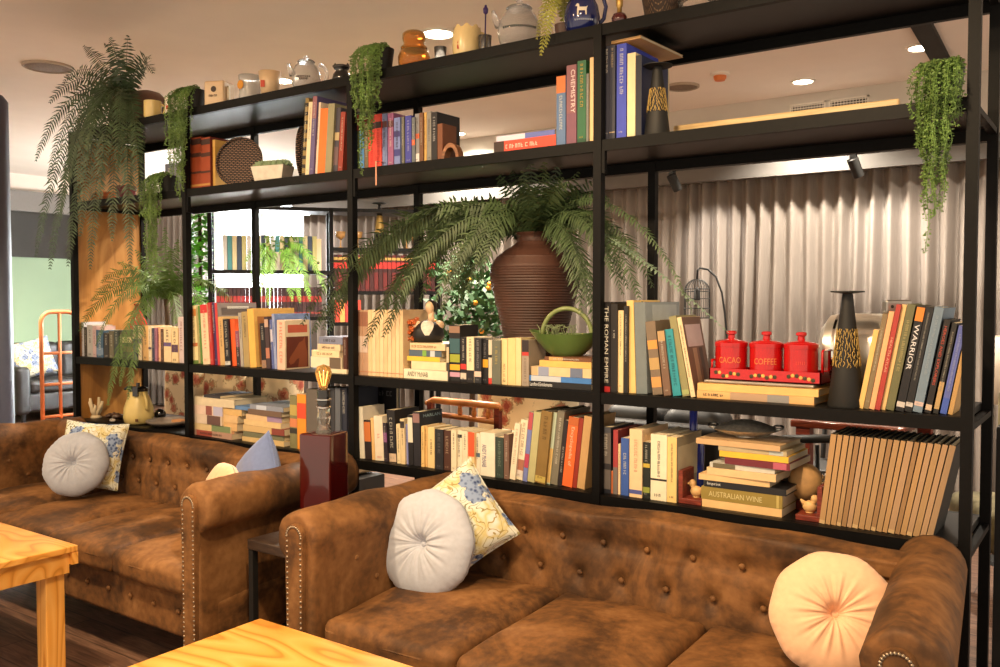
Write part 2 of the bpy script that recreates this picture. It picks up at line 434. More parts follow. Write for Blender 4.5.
def cover_parts(root, t, d, h, col, board, flat=False, pages=True):
    b = board; ov = .003 if board > .0015 else 0
    c = MB()
    if not flat:
        c.add([(0, 0, 0), (t, 0, 0), (t, d, 0), (t-b, d, 0), (t-b, b*1.5, 0), (b, b*1.5, 0), (b, d, 0), (0, d, 0)] +
              [(0, 0, h), (t, 0, h), (t, d, h), (t-b, d, h), (t-b, b*1.5, h), (b, b*1.5, h), (b, d, h), (0, d, h)],
              [(0, 1, 2, 3, 4, 5, 6, 7), (15, 14, 13, 12, 11, 10, 9, 8)]+[(i, i+8, (i+1) % 8+8, (i+1) % 8) for i in range(8)])
    else:   # lying: length along x, thickness along z, spine on the front
        c.add([(x, y, z) for x in (0, h) for y, z in ((0, 0), (0, t), (d, t), (d, t-b), (b*1.5, t-b), (b*1.5, b), (d, b), (d, 0))],
              [(0, 1, 2, 3, 4, 5, 6, 7), (15, 14, 13, 12, 11, 10, 9, 8)]+[(i, i+8, (i+1) % 8+8, (i+1) % 8) for i in range(8)])
    cv = c.build('cover', bmat(col), root)
    if pages:
        p = MB()
        if not flat: p.box(b, t-b, b*1.5, d-.004, ov, h-max(ov, .0006))
        else: p.box(max(ov, .0006), h-max(ov, .0006), b*1.5, d-.004, b, t-b)
        p.build('pages', M_pages, root)
    return cv
def book(row, xl, xr, yt, lean, col, desc, **o):
    "upright book; pixel extents of its spine -> real size at the shelf"
    z = row['z']; Y = row.get('Y', .04)+o.get('dy', R.uniform(-.006, .008))
    yb = row.get('yb', None)
    p0 = atY(xl, 300, Y); p1 = atY(xr, 300, Y)
    a = math.radians(lean if 'lean' not in row else row['lean'])
    if 'hh' in o: h = o['hh']
    else: h = (atY(xl, yt, Y).z-z)/max(.8, math.cos(a))
    w = p1.x-p0.x; t = max(.004, w*math.cos(a)-.0008)
    d = o.get('d', min(.2, max(.11, h*.68)))
    px = p1.x if a > 0 else p0.x
    row['n'] = row.get('n', 0)+1
    lab = f"{desc}, {ORD[row['n']]} in {row['where']}" if 'label' not in o else o['label']
    fl = lab.replace(f"{ORD[row['n']]} in ", f"{ORD[row['n']]} from left in "); lab = fl if len(fl.split()) <= 16 else lab
    root = thing('book', lab, 'book', (px, Y, z+.0003), 0, row['group'])
    root.rotation_euler = (0, a, 0)
    off = -t if a > 0 else 0
    inner = root
    cv = cover_parts(root, t, d, h, col, .0022 if o.get('hard') else .0011, pages=True)
    kids = list(root.children)
    e = -.0005
    for (f0, f1, c) in o.get('bands', ()):
        MB().box(.0002, t-.0002, e, .001, h*f0, h*f1).build('spine_band', imat(c), root)
        e -= .0003
    if 'title' in o:
        tt = o['title']; tc = o.get('tc', (235, 225, 205)); f0, f1 = o.get('tf', (.3, .9)); m = MB(); th = t*o.get('tw', .55)
        c0 = (t*o.get('tx', .5), e-.0003, h*(f0+f1)/2)
        if o.get('up'): lettering(m, tt, c0, (0, 0, 1), (-1, 0, 0), h*(f1-f0), th)
        else: lettering(m, tt, c0, (0, 0, -1), (1, 0, 0), h*(f1-f0), th)
        m.build('title', imat(tc), root)
    elif o.get('st', True) and t > .0075:
        tc = o.get('tc', (60, 50, 45) if sum(col) > 380 else (225, 210, 180)); tc = tuple(a*.68+b_*.32 for a, b_ in zip(tc, col)); f0, f1 = o.get('tf', R.choice(((.35, .9), (.4, .85), (.25, .9), (.5, .92))))
        m = strokes(MB(), (t*.5, e-.0003, h*(f0+f1)/2), (0, 0, -1), (1, 0, 0), h*(f1-f0), t*min(.42, o.get('tw', .34)))
        if R.random() < .6: strokes(m, (t*.5, e-.0003, h*.08), (1, 0, 0), (0, 0, 1), t*.5, t*.2)
        m.build('title', imat(tc), root)
    if 'art' in o:      # printed right-hand board
        c = o['art']; q = .001
        MB().box(t-.0004, t+.0005, q, d-q, q, h-q).build('cover_print', bmat(c), root)
        for (y0, y1, z0, z1, cc) in o.get('artp', ()):
            MB().box(t, t+.0009, d*y0, d*y1, h*z0, h*z1).build('cover_picture', bmat(cc), root)
        if 'artt' in o:
            txt, y0, y1, zc, hh, cc = o['artt']; m = MB()
            lettering(m, txt, (t+.0013, d*(y0+y1)/2, h*zc), (0, 1, 0), (0, 0, 1), d*(y1-y0), h*hh); m.build('cover_title', imat(cc), root)
    for ch in root.children:
        ch.location.x += off
    return root
def stack(row, items, z0, Y=.04, d=.2, base_rot=0):
    "lying books, bottom first: (x0,x1,thick px,colour,desc,opts)"
    z = z0; n = len(items); out = []
    for i, it in enumerate(items):
        x0, x1, tp, col, desc = it[:5]; o = it[5] if len(it) > 5 else {}
        yy = Y+o.get('dy', 0)
        p0 = atY(x0, 330, yy); p1 = atY(x1, 330, yy); t = max(.004, tp*mpp(p0)*o.get('k', .9)); L = p1.x-p0.x
        dd = o.get('d', d)
        pos = 'at the bottom of' if i == 0 else ('on top of' if i == n-1 else f'{ORD[i+1]} from bottom of')
        lab = o.get('label') or f"{desc} {pos} {row['where']}"
        root = thing('book', lab, 'book', (p0.x, yy, z+.0003), math.radians(o.get('rz', R.uniform(-1.5, 1.5))), row['group'])
        cover_parts(root, t, dd, L, col, .002 if o.get('hard') else .001, flat=True)
        e = -.0005
        for (f0, f1, c) in o.get('bands', ()):
            MB().box(L*f0, L*f1, e, .001, .0004, t-.0004).build('spine_band', imat(c), root); e -= .0003
        if 'title' in o:
            f0, f1 = o.get('tf', (.15, .8)); m = lettering(MB(), o['title'], (L*(f0+f1)/2, e-.0003, t*.5), (1, 0, 0), (0, 0, 1), L*(f1-f0), t*o.get('tw', .55)); m.build('title', imat(o.get('tc', (30, 28, 26))), root)
        elif o.get('st', True) and t > .009:
            f0, f1 = o.get('tf', (.2, .75)); m = strokes(MB(), (L*(f0+f1)/2, e-.0003, t*.5), (1, 0, 0), (0, 0, 1), L*(f1-f0), t*.4); m.build('title', imat(o.get('tc', (60, 50, 45) if sum(col) > 380 else (225, 210, 180))), root)
        z += t+.0006; out.append(root)
    return z
CRM = (236, 208, 158); WHT = (240, 225, 195); TAN = (200, 160, 105); BLK = (30, 26, 25); YEL = (236, 190, 105)
def rows(row, data):
    for it in data:
        o = it[6] if len(it) > 6 else {}
        book(row, *it[:6], **o)

# ---- upper shelf -------------------------------------------------
r = dict(z=Z3, where='the upper-shelf pair behind the left trailing plant', group='books on the upper shelf', Y=.1)
rows(r, [(167, 175, 164, 0, (120, 120, 125), 'grey ring file'), (175.5, 182, 163, 0, (135, 132, 132), 'pale grey ring file')])
r = dict(z=Z3, where='the leather set beside the woven plate', group='leather volumes on the upper shelf')
for (a, b_) in ((184.5, 193.5), (193.5, 203), (203, 212)):
    rows(r, [(a, b_, 138, 0, (150, 62, 28), 'rust leather volume', dict(hard=1, d=.16, st=False, art=(96, 26, 18), bands=((.86, .97, (60, 34, 26)), (.62, .70, (70, 36, 24)), (.05, .09, (190, 130, 60)), (.30, .34, (70, 36, 24)))))])
r = dict(z=Z3, where='the leaning row left of the long trailing plant', group='leaning books on the upper shelf', lean=5)
rows(r, [
 (302.5, 306, 99, 5, (150, 120, 60), 'spiral-bound black and yellow book', dict(bands=tuple((k/9, k/9+.045, (40, 34, 30)) for k in range(9)))),
 (306, 309.8, 103, 5, CRM, 'thin cream book', {}),
 (309.8, 314.2, 97.5, 5, (98, 82, 116), 'purple-grey book', dict(bands=((.72, 1, (150, 96, 96)),))),
 (314.2, 318, 103.5, 5, (244, 214, 176), 'thin cream book', {}),
 (318, 325.5, 110, 5, (244, 116, 40), 'orange paperback', dict(st=False)),
 (325.5, 332, 105, 5, (150, 138, 98), 'olive-beige hardback', dict(hard=1, d=.24, st=False)),
 (332, 338.2, 109, 5, (70, 62, 66), 'dark picture-covered book', dict(hard=1, bands=((.5, .62, (190, 160, 110)), (.12, .4, (110, 84, 80))), st=False)),
 (338.4, 343, 113, 5, (150, 52, 34), 'thin dark red book', dict(hard=1)),
])
r = dict(z=Z3, where='the row before the small wooden arch', group='books on the upper shelf by the arch')
rib = (58, 40, 36)
rows(r, [
 (357.4, 360, 131, 0, (110, 118, 66), 'narrow olive book', {}),
 (360, 365, 131, 0, (96, 148, 190), 'light blue paperback', {}),
 (365.2, 369.2, 124, 0, (112, 92, 62), 'olive brown paperback', dict(bands=((.74, .84, (90, 40, 30)),))),
 (369.4, 376, 116, 0, (238, 66, 46), 'bright red paperback with a dark band', dict(bands=((.74, .86, rib),), tc=(200, 40, 34), tf=(.1, .7))),
 (376, 382.3, 114.5, 0, (240, 70, 48), 'twin bright red paperback', dict(bands=((.74, .86, rib),), tc=(200, 40, 34), tf=(.1, .7))),
 (382.3, 388, 114, 0, (126, 136, 168), 'blue-grey paperback with a peach ribbon', dict(bands=((.74, .86, (96, 52, 50)),))),
 (388.5, 394.3, 113.5, 0, (158, 92, 122), 'mauve paperback', dict(bands=((.74, .86, (96, 52, 50)),))),
 (394.8, 400.8, 118, 0, (126, 134, 174), 'periwinkle paperback', dict(bands=((.6, .72, (70, 62, 110)), (.2, .34, (70, 66, 120))))),
 (401.4, 405, 117, 0, (118, 112, 92), 'thin grey-olive book', {}),
 (405.8, 412, 116, 0, (66, 66, 140), 'indigo blue paperback', dict(tc=(190, 180, 200))),
 (412.4, 415.6, 117.5, 0, (106, 108, 104), 'thin grey book', dict(bands=((.4, .52, (226, 100, 50)),))),
 (415.6, 420, 114, 0, (142, 134, 126), 'grey book with a white foot', dict(bands=((.02, .2, (228, 214, 196)), (.5, .6, (220, 96, 50))))),
 (420, 423.8, 113, 0, (112, 72, 44), 'thin brown book', {}),
 (424, 427.2, 112.5, 0, (216, 166, 88), 'thin tan-yellow book', {}),
 (427.4, 431.8, 112, 0, (138, 130, 114), 'stone grey book', {}),
 (431.8, 437.6, 112.5, 0, (36, 32, 32), 'tall black book with white letters', dict(hard=1, d=.14, art=(38, 33, 32), tc=(220, 210, 196), tw=.7)),
 (437.8, 443, 124, 0, (122, 70, 40), 'shorter brown leather book', dict(hard=1, d=.085, st=False)),
])
for ch in [o for o in COL.objects if o.get('label', '').startswith('blue-grey paperback with a peach')]:
    rb = MB().box(.006, .012, -.0425, -.0405, -.075, .02).box(.006, .012, -.0425, .0, .019, .0205)
    rb.build('ribbon', mat('peach_ribbon', seen(226, 158, 120), .7), ch)
r = dict(z=Z3, where='the upper-shelf row left of the middle post', group='upright textbooks on the upper shelf')
rows(r, [
 (556, 565.2, 77, 0, (88, 112, 140), 'blue textbook with an orange head', dict(bands=((.76, 1, (214, 112, 52)),), tf=(.2, .72), tw=.35)),
 (566, 576, 66, 0, (122, 72, 84), 'mauve chemistry textbook', dict(title='CHEMISTRY', tf=(.4, .94), tw=.42, tx=.66, bands=((.4, 1, (136, 84, 84)),), tc=(236, 206, 190))),
 (576.7, 585.4, 61.5, 0, (38, 96, 56), 'green textbook with yellow lettering', dict(tc=(222, 150, 44), tf=(.45, .96), tw=.45, bands=((.0, .06, (30, 74, 46)),))),
 (585.6, 588, 74, 0, (120, 116, 102), 'thin grey book', {}),
 (589, 593, 58, 0, (238, 190, 128), 'thin cream hardback', dict(st=False)),
])
r = dict(z=Z3, where='the row left of the upper cone candlestick', group='large books on the upper shelf')
rows(r, [
 (603.3, 608.4, 47, 0, (44, 44, 54), 'navy hardback with white letters', dict(hard=1, d=.24, tf=(.7, .97), tw=.6)),
 (608.4, 614.2, 46, 0, (46, 46, 56), 'navy hardback with tan letters', dict(hard=1, d=.24, tf=(.76, .97), tw=.6, tc=(206, 170, 120), bands=((.08, .09, (180, 150, 110)),))),
 (615.6, 625.4, 45, 0, (60, 72, 166), 'royal blue book', dict(d=.24, tf=(.45, .95), tw=.45)),
 (626.2, 634.4, 54, 0, (234, 206, 150), 'cream book, pages outward', dict(d=.26, st=False)),
 (634.6, 640.5, 56, 0, (24, 26, 38), 'glossy dark blue picture book', dict(hard=1, d=.2, art=(36, 42, 70), st=False)),
])
pb = atY(612, 40, .06)
t_ = thing('folder', 'tan card folder laid flat on top of the navy and blue books', 'folder', (pb.x, .055, Z3+(atY(603, 45, .04).z-Z3)+.003), math.radians(-3))
cover_parts(t_, .009, .30, .11, (214, 160, 96), .001, flat=True)

def flat_on(z, where, group): return dict(z=z, where=where, group=group)
r = flat_on(Z3, 'the flat pair left of the blue textbook', 'flat books on the upper shelf')
zt = stack(r, [(494, 556, 13, (226, 74, 50), 'thick red softcover', dict(bands=((0, .17, (60, 42, 34)),), rz=-1, tc=(250, 190, 160))),
               (496.5, 553, 6, (96, 104, 160), 'blue and white brochure', dict(bands=((.0, .5, (214, 204, 206)),), rz=2, st=False))], Z3, d=.19)

# ---- middle shelf -------------------------------------------------
G = 'books on the middle shelf, far left'
r = dict(z=ZM, where='the far-left row behind the green fern', group=G)
rows(r, [
 (77.5, 80.2, 321, 0, (132, 124, 132), 'grey book', {}), (80.2, 83.2, 322, 0, (206, 198, 190), 'pale grey book', {}), (83.4, 86, 327, 0, (70, 62, 50), 'dark olive book', {}),
 (86.4, 92, 325, 0, (176, 166, 148), 'grey-white book', {}), (92, 95.4, 326, 0, (196, 160, 146), 'pinkish book', {}), (95.6, 102.6, 330, 0, (64, 92, 110), 'teal-blue paperback', dict(bands=((.1, .35, (120, 136, 150)),))),
 (103, 108, 333, 0, (58, 52, 46), 'dark brown book', {}), (108.4, 113, 331, 0, (110, 100, 74), 'khaki book', {}), (113.4, 118, 330, 0, (60, 66, 58), 'dark green book', {}), (118.2, 122, 332, 0, (86, 74, 58), 'brown book', {}),
 (132.6, 135.2, 325, 0, (214, 190, 146), 'thin cream and blue book', dict(bands=((0, .6, (58, 66, 92)),))), (135.2, 137.2, 325, 0, (40, 42, 52), 'thin navy book', {}),
 (137.2, 141.2, 326, 0, CRM, 'cream paperback with a purple block', dict(bands=((.5, .63, (108, 84, 116)),))), (142, 147.8, 325.5, 0, (230, 178, 108), 'tan paperback', {}),
 (147.8, 150.8, 326, 0, (240, 214, 168), 'thin cream paperback', dict(bands=((.33, .39, (80, 66, 90)),))), (151, 154, 328, 0, (62, 62, 80), 'thin slate paperback', {}), (154, 156.4, 328, 0, (168, 110, 122), 'thin rose paperback', {}),
 (156.4, 160, 327, 0, (244, 186, 136), 'peach paperback', {}), (160.2, 163, 329, 0, (98, 66, 46), 'thin brown paperback', {}), (163.2, 170.6, 327, 0, (242, 208, 152), 'cream paperback with a violet block', dict(bands=((.45, .56, (110, 88, 128)),))),
 (171, 177.4, 328, 0, (240, 206, 146), 'cream paperback with a dark label', dict(bands=((.3, .52, (94, 66, 84)),))), (177.6, 183.8, 317, 0, (214, 188, 174), 'pale pinkish tall book', dict(tc=(150, 90, 80))),
])
r = flat_on(ZM, 'the small flat pile behind the hanging fern', 'flat books behind the fern')
stack(r, [(123, 132, 8, (54, 44, 44), 'dark brown book', dict(st=False)), (123, 132, 6, (120, 84, 66), 'brown book', dict(st=False)), (123, 131.5, 4, (46, 44, 48), 'black book', dict(st=False)), (122.5, 131.5, 6, (230, 202, 150), 'cream book', dict(st=False))], ZM, d=.15)
r = dict(z=ZM, where='the row right of the second post', group='leaning books right of the second post', lean=-4)
rows(r, [
 (189.2, 192.2, 327, 0, (206, 48, 44), 'thin red book', {}),
 (192.4, 198, 306, 0, (242, 216, 150), 'cream cookbook', dict(bands=((.82, .94, (214, 130, 60)), (.3, .36, (200, 110, 60)), (0, .06, (110, 130, 60))), tc=(120, 90, 60))),
 (198.2, 202.2, 306, 0, (96, 134, 62), 'green book with white letters', dict(tw=.6, tf=(.4, .75))),
 (202.4, 209.4, 305, 0, (242, 208, 160), 'cream book with a red head', dict(bands=((.86, 1, (214, 58, 54)),), tc=(214, 110, 90))),
 (209.6, 213, 303, 0, (192, 56, 48), 'red paperback', {}),
 (213.2, 217.2, 303, 0, (70, 48, 84), 'deep purple book with white title', dict(tw=.7, tf=(.5, .96))),
 (217.2, 219.6, 303, 0, (214, 66, 62), 'tall red hardback with a photo cover', dict(hard=1, d=.23, st=False, art=(130, 116, 104), artp=((.1, .9, .80, .92, (86, 74, 66)), (.25, .8, .9, .94, (206, 196, 176))))),
 (219.8, 224.4, 317, 0, (216, 170, 104), 'tan paperback', {}),
 (224.6, 230, 319.5, 0, (34, 30, 32), 'black paperback with white title', dict(tw=.5, tf=(.2, .95), bands=((.02, .1, (210, 200, 180)),))),
 (230.2, 236.2, 319.5, 0, (240, 96, 40), 'orange paperback', dict(st=False)),
 (236.4, 239.8, 331, 0, (150, 80, 96), 'short pink and dark book', dict(bands=((0, .55, (52, 46, 44)),))),
 (240.2, 243.2, 313, 0, (176, 162, 140), 'thin grey book', {}),
 (243.6, 249.4, 312, 0, (176, 148, 92), 'olive-tan book', {}),
 (249.6, 256, 309, 0, (240, 182, 84), 'yellow book with a framed cover', dict(d=.24, art=(236, 178, 88), st=False, artp=((.08, .92, .04, .86, (178, 112, 54)),))),
 (261.4, 266, 323.5, 0, (34, 30, 32), 'black paperback with a short title', dict(tf=(.6, .93), tw=.6, d=.1, bands=((.0, .18, (160, 120, 90)),))),
 (266.2, 270, 317, 0, (74, 54, 52), 'dark pictorial paperback', dict(bands=((.8, .95, (200, 160, 130)), (.2, .4, (190, 120, 90))), st=False)),
 (270.2, 273.8, 320, 0, (96, 106, 152), 'blue and white paperback', dict(bands=((.55, .8, (220, 206, 206)),))),
 (274, 276.6, 314, 0, (154, 160, 184), 'tall light blue hardback', dict(hard=1, d=.21, art=(128, 150, 190))),
])
r['lean'] = 0
rows(r, [(276.8, 284.4, 320, 0, (244, 192, 156), 'peach book with a brown horse picture', dict(d=.145, art=(240, 214, 170), tc=(206, 90, 70), tf=(.1, .95), tw=.55, artp=((.06, .94, .03, .66, (106, 42, 24)), (.12, .9, .74, .9, (206, 96, 66))))),])
r = flat_on(ZM, 'the pile beside the third post', 'flat books left of the third post')
zt = stack(r, [
 (323, 346, 5, (240, 214, 166), 'thin cream book', dict(st=False)), (310.5, 341.5, 12, (240, 216, 172), 'cream photo book', dict(bands=((.62, .98, (112, 92, 70)),), st=False)),
 (311.5, 339.5, 7, (242, 208, 152), 'cream paperback', dict(tc=(140, 110, 70))), (317.5, 340.5, 7, (232, 196, 146), 'tan-cream paperback', {}), (319, 342, 8, (128, 128, 140), 'blue-grey hardback', dict(hard=1))], ZM, d=.16)
r = dict(z=ZM, where='the pile corner by the third post', group='books by the third post', Y=.05)
rows(r, [(342.8, 346.5, 337, 0, (82, 42, 28), 'x', dict(label='dark brown upright book between the flat pile and the third post', d=.12))])
r = dict(z=ZM, where='the journal set right of the third post', group='journals right of the third post')
xs = [357.6, 362.6, 367.8]+[367.8+k*(403.2-367.8)/9 for k in range(1, 10)]
for k in range(len(xs)-1):
    rows(r, [(xs[k], xs[k+1]-.15, 310, 0, (196, 150, 112) if k < 2 else ((240, 200, 146) if k % 2 else (232, 190, 134)), 'brown-marbled journal' if k < 2 else 'plain cream journal', dict(d=.17, st=False, dy=.002*(k % 2), bands=((.05, .062, (190, 120, 80)),)+(((.75, .97, (160, 104, 76)), (.35, .6, (222, 190, 160))) if k < 2 else ())))])
r = flat_on(ZM, 'the pile under the painted bust', 'pile under the bust')
zb = stack(r, [
 (403.6, 447.5, 10.5, (240, 222, 178), 'white paperback with large black title', dict(title='ANDY McNAB', tf=(.09, .56), tw=.5, tc=(70, 60, 40), rz=0)),
 (410.5, 446.5, 9, (238, 212, 160), 'cream paperback', dict(st=False, bands=((.0, .02, (60, 50, 44)),))),
 (407, 440, 5, (236, 190, 60), 'thin yellow paperback', dict(st=False)),
 (409, 441, 7, (86, 98, 104), 'slate paperback with a green emblem', dict(bands=((.42, .54, (130, 170, 70)), (.66, .8, (200, 200, 190))), st=False)),
 (410, 445.5, 7.5, (230, 196, 142), 'tan-cream paperback', dict(tc=(150, 90, 50), tf=(.05, .8)))], ZM, d=.16)
r = dict(z=ZM, where='the paperback row before the brown vase', group='paperbacks before the brown vase')
rows(r, [
 (446.4, 449, 338, 0, (70, 64, 56), 'thin dark paperback with cream label', dict(bands=((.5, .92, (210, 184, 140)),), st=False, hh=.14)),
 (449.2, 460, 325, 0, (34, 30, 28), 'tall black book with a yellow disc', dict(d=.115, art=(30, 27, 26), st=False, bands=((.2, .3, (236, 170, 40)), (.08, .16, (206, 150, 160)), (.34, .48, (160, 160, 50)), (.5, .76, (60, 92, 92)), (.86, .98, (150, 112, 84))))),
 (460.4, 466.4, 337, 0, (32, 27, 27), 'black paperback with a red spot', dict(bands=((.28, .4, (206, 54, 44)), (.06, .2, (210, 190, 160))), tf=(.45, .95))),
 (466.6, 474, 337, 0, (240, 212, 160), 'cream paperback with a torn black foot', dict(bands=((.0, .27, (36, 30, 30)),), tf=(.4, .95))),
 (474.4, 481.3, 338, 0, (44, 42, 42), 'black paperback with grey lettering', dict(bands=((.14, .26, (226, 190, 160)),), tf=(.3, .95), tc=(170, 160, 150))),
 (481.5, 488.3, 339, 0, (30, 28, 28), 'black paperback with an amber square', dict(bands=((.36, .54, (232, 160, 40)),), tf=(.56, .9), tc=(150, 140, 130))),
 (488.5, 492, 340, 0, (214, 196, 160), 'thin white paperback with red foot', dict(bands=((0, .13, (214, 60, 44)), (.6, .66, (40, 36, 34))), st=False)),
 (492.2, 500.6, 340, 0, (106, 104, 84), 'grey-green paperback', dict(tc=(190, 160, 80))),
 (501, 507.6, 338.5, 0, (242, 204, 136), 'cream paperback', dict(tc=(120, 90, 60), tf=(.05, .45))),
 (508, 515.8, 338, 0, (240, 200, 128), 'yellowed blank paperback', dict(st=False)),
 (516, 521.3, 338, 0, (240, 204, 140), 'yellowed paperback', dict(st=False)),
 (522, 529, 340, 0, (164, 142, 116), 'taupe paperback with a dark head', dict(bands=((.72, 1, (52, 40, 38)), (.66, .74, (196, 60, 50))), tf=(.1, .6), tc=(110, 92, 74))),
])
r = flat_on(ZM, 'the pile under the green bowl', 'pile under the green bowl')
zbowl = stack(r, [
 (529.5, 591.5, 6.5, (32, 30, 30), 'black paperback with white title', dict(title='Landlord Entitlements', tf=(.01, .38), tw=.62, tc=(240, 230, 210), rz=0)),
 (529.5, 591.5, 6, (70, 122, 176), 'blue paperback', dict(bands=((.03, .52, (196, 196, 190)),), st=False, rz=0)),
 (531.5, 591.5, 10, (226, 192, 136), 'cream book with blue photos', dict(bands=((.0, .1, (206, 170, 120)), (.12, .3, (150, 152, 164)), (.66, .86, (110, 116, 130))), st=False, rz=0)),
 (539.5, 591.5, 7, (236, 182, 92), 'yellow-tan paperback', dict(rz=0, st=False)),
 (544.5, 591.5, 4, (120, 74, 44), 'thin brown book', dict(bands=((.1, .4, (206, 160, 90)),), rz=0))], ZM, d=.19)
r = dict(z=ZM, where='the row left of the red canisters', group='tall books right of the middle post')
rows(r, [
 (602.8, 610.8, 302, 0, (34, 29, 27), 'black Roman history book', dict(hard=1, d=.24, title='THE ROMAN EMPIRE', tf=(.1, .95), tw=.5, tc=(236, 222, 190), bands=((0, .06, (196, 44, 40)),))),
 (611, 617.6, 304, 0, (36, 30, 26), 'tall black book', dict(hard=1, d=.24, tf=(.6, .7))),
 (618, 623.8, 310.5, 0, (244, 206, 140), 'cream softcover', dict(d=.2, tf=(.45, .95), tw=.25)),
 (624, 628.4, 306, 0, (34, 30, 26), 'thin black book', dict(hard=1, d=.24)),
 (629.6, 636.6, 300.5, -2, (240, 194, 112), 'yellow-cream tall book', dict(d=.2, st=False)),
 (637, 648, 302.5, -2, (118, 122, 114), 'thick grey-blue art book', dict(hard=1, d=.27, art=(158, 160, 150), st=False, artp=((.2, .9, .55, .97, (186, 186, 172)), (.4, .7, .65, .8, (150, 120, 84))))),
 (653.5, 663.6, 322, -7, (128, 106, 80), 'patched tan and orange book', dict(hard=1, d=.2, bands=((.62, .74, (226, 150, 70)), (.1, .24, (216, 150, 80)), (.34, .5, (190, 150, 90))), st=False)),
 (664.6, 672, 331.5, -7, (122, 90, 66), 'speckled brown paperback', dict(bands=((.84, 1, (190, 150, 96)),))),
 (673.8, 682.2, 330, -8.5, (50, 146, 146), 'teal paperback', dict(tc=(20, 70, 76), tf=(.15, .9), tw=.5)),
 (683.4, 691, 317, -11, (150, 138, 88), 'olive-grey hardback', dict(hard=1, d=.16, st=False, bands=((.02, .08, (170, 170, 100)),))),
 (691.8, 696.6, 318, -11.3, (242, 206, 150), 'cream-spined brown photo book', dict(d=.15, art=(122, 88, 66), tw=.35, artp=((.1, .9, .62, .9, (206, 176, 160)), (.3, .5, .1, .6, (170, 130, 96)), (.62, .8, .15, .6, (84, 60, 48))))),
])
r = flat_on(ZM, 'the pair under the red canister tray', 'flat books under the red canisters')
ztin = stack(r, [
 (697.5, 815, 11.5, (234, 176, 104), 'tan hardback with worn spine', dict(k=.64, hard=1, bands=((.3, .62, (190, 150, 110)), (.62, .8, (150, 140, 126))), rz=0, tf=(.06, .25))),
 (698, 819, 11, (240, 186, 104), 'yellow-tan hardback', dict(k=.64, hard=1, rz=.5, st=False))], ZM, Y=.05, d=.21)
r = dict(z=ZM, where='the leaning row right of the tall candlestick', group='leaning books at the right end', lean=10)
rows(r, [
 (859, 864.6, 330, 10, (240, 188, 104), 'short yellow book', dict(st=False)),
 (864.8, 870.2, 314, 10, (134, 110, 72), 'olive-brown textured book', dict(hard=1)),
 (870.4, 876, 312, 10, (246, 176, 116), 'peach book', dict(st=False)),
 (876.2, 881.4, 305, 10, (178, 58, 46), 'red atlas with cream lettering', dict(hard=1, title='HEALTH ATLAS', tf=(.25, .8), tw=.5, tc=(232, 170, 130))),
 (881.6, 886.8, 305, 10, (244, 196, 122), 'cream book', dict(st=False)),
 (887, 895.4, 305, 10, (112, 106, 66), 'olive green book', dict(hard=1, tc=(206, 180, 110), tf=(.35, .85), tw=.5)),
 (896.8, 905.4, 307, 10, (26, 24, 26), 'black WARRIOR book with orange head', dict(hard=1, title='WARRIOR', tf=(.4, .83), tw=.6, tc=(236, 224, 208), bands=((.86, .99, (226, 130, 44)), (.04, .09, (206, 190, 170))))),
 (905.8, 913.4, 308, 10, (28, 27, 28), 'tall black book with small print', dict(hard=1, tw=.22, tf=(.3, .95), bands=((.05, .09, (206, 190, 170)),))),
 (914, 923.6, 308, 10, (120, 134, 140), 'grey-blue hardback', dict(hard=1, tw=.28, tf=(.35, .92), tc=(170, 176, 172), bands=((.06, .10, (214, 180, 160)),))),
 (926, 932.6, 320, 10, (34, 28, 26), 'black book with red lettering', dict(hard=1, title='HEROES AND EXPLORERS', tf=(.3, .93), tw=.45, tc=(206, 84, 60), bands=((.03, .09, (216, 180, 140)),))),
 (934.6, 940, 323, 10, (40, 36, 30), 'thin black and tan book', dict(bands=((.05, .35, (196, 156, 96)),))),
 (941.6, 948.6, 326, 10, (98, 106, 164), 'blue paperback', dict(tc=(190, 190, 206), bands=((0, .18, (74, 96, 170)),))),
 (949.6, 954.6, 350, 10, (204, 156, 90), 'short tan book', dict(st=False)),
])

# ---- lower shelf -------------------------------------------------
r = flat_on(ZL, 'the left pile right of the second post', 'left lower-shelf pile')
stack(r, [
 (191.5, 232, 6, (196, 150, 120), 'thin pictorial paperback', dict(bands=((.1, .5, (170, 80, 60)),))), (191.5, 229, 7, (226, 190, 130), 'cream-green paperback', dict(bands=((.5, .98, (130, 140, 90)),), st=False)),
 (191.5, 221, 10, (226, 196, 160), 'white photo paperback', dict(bands=((.5, .95, (110, 78, 66)),), st=False)), (191.5, 221, 10, (232, 196, 164), 'pale pink photo paperback', dict(bands=((.45, .65, (150, 86, 70)), (.7, 1, (190, 180, 190))), st=False)),
 (192.5, 232.5, 9, (224, 200, 156), 'grey-cream hardback', dict(hard=1, st=False)), (203, 219, 3, (60, 54, 52), 'thin dark notebook', dict(st=False))], ZL, d=.2)
r = flat_on(ZL, 'the middle pile with the blue cover', 'middle lower-shelf pile')
stack(r, [
 (219.5, 233, 9, (180, 130, 84), 'brown-tan paperback', dict(st=False)), (218.5, 236, 9, (226, 176, 112), 'tan paperback', dict(st=False)), (219.5, 237, 8, (232, 186, 124), 'yellow-tan paperback', dict(st=False)),
 (221.5, 240, 7, (222, 176, 106), 'tan hardback', dict(hard=1, st=False)), (232, 262, 4, (98, 130, 164), 'blue softcover', dict(st=False))], ZL, Y=.05, d=.18)
r = flat_on(ZL, 'the pile behind the blue cushion', 'right lower-shelf pile')
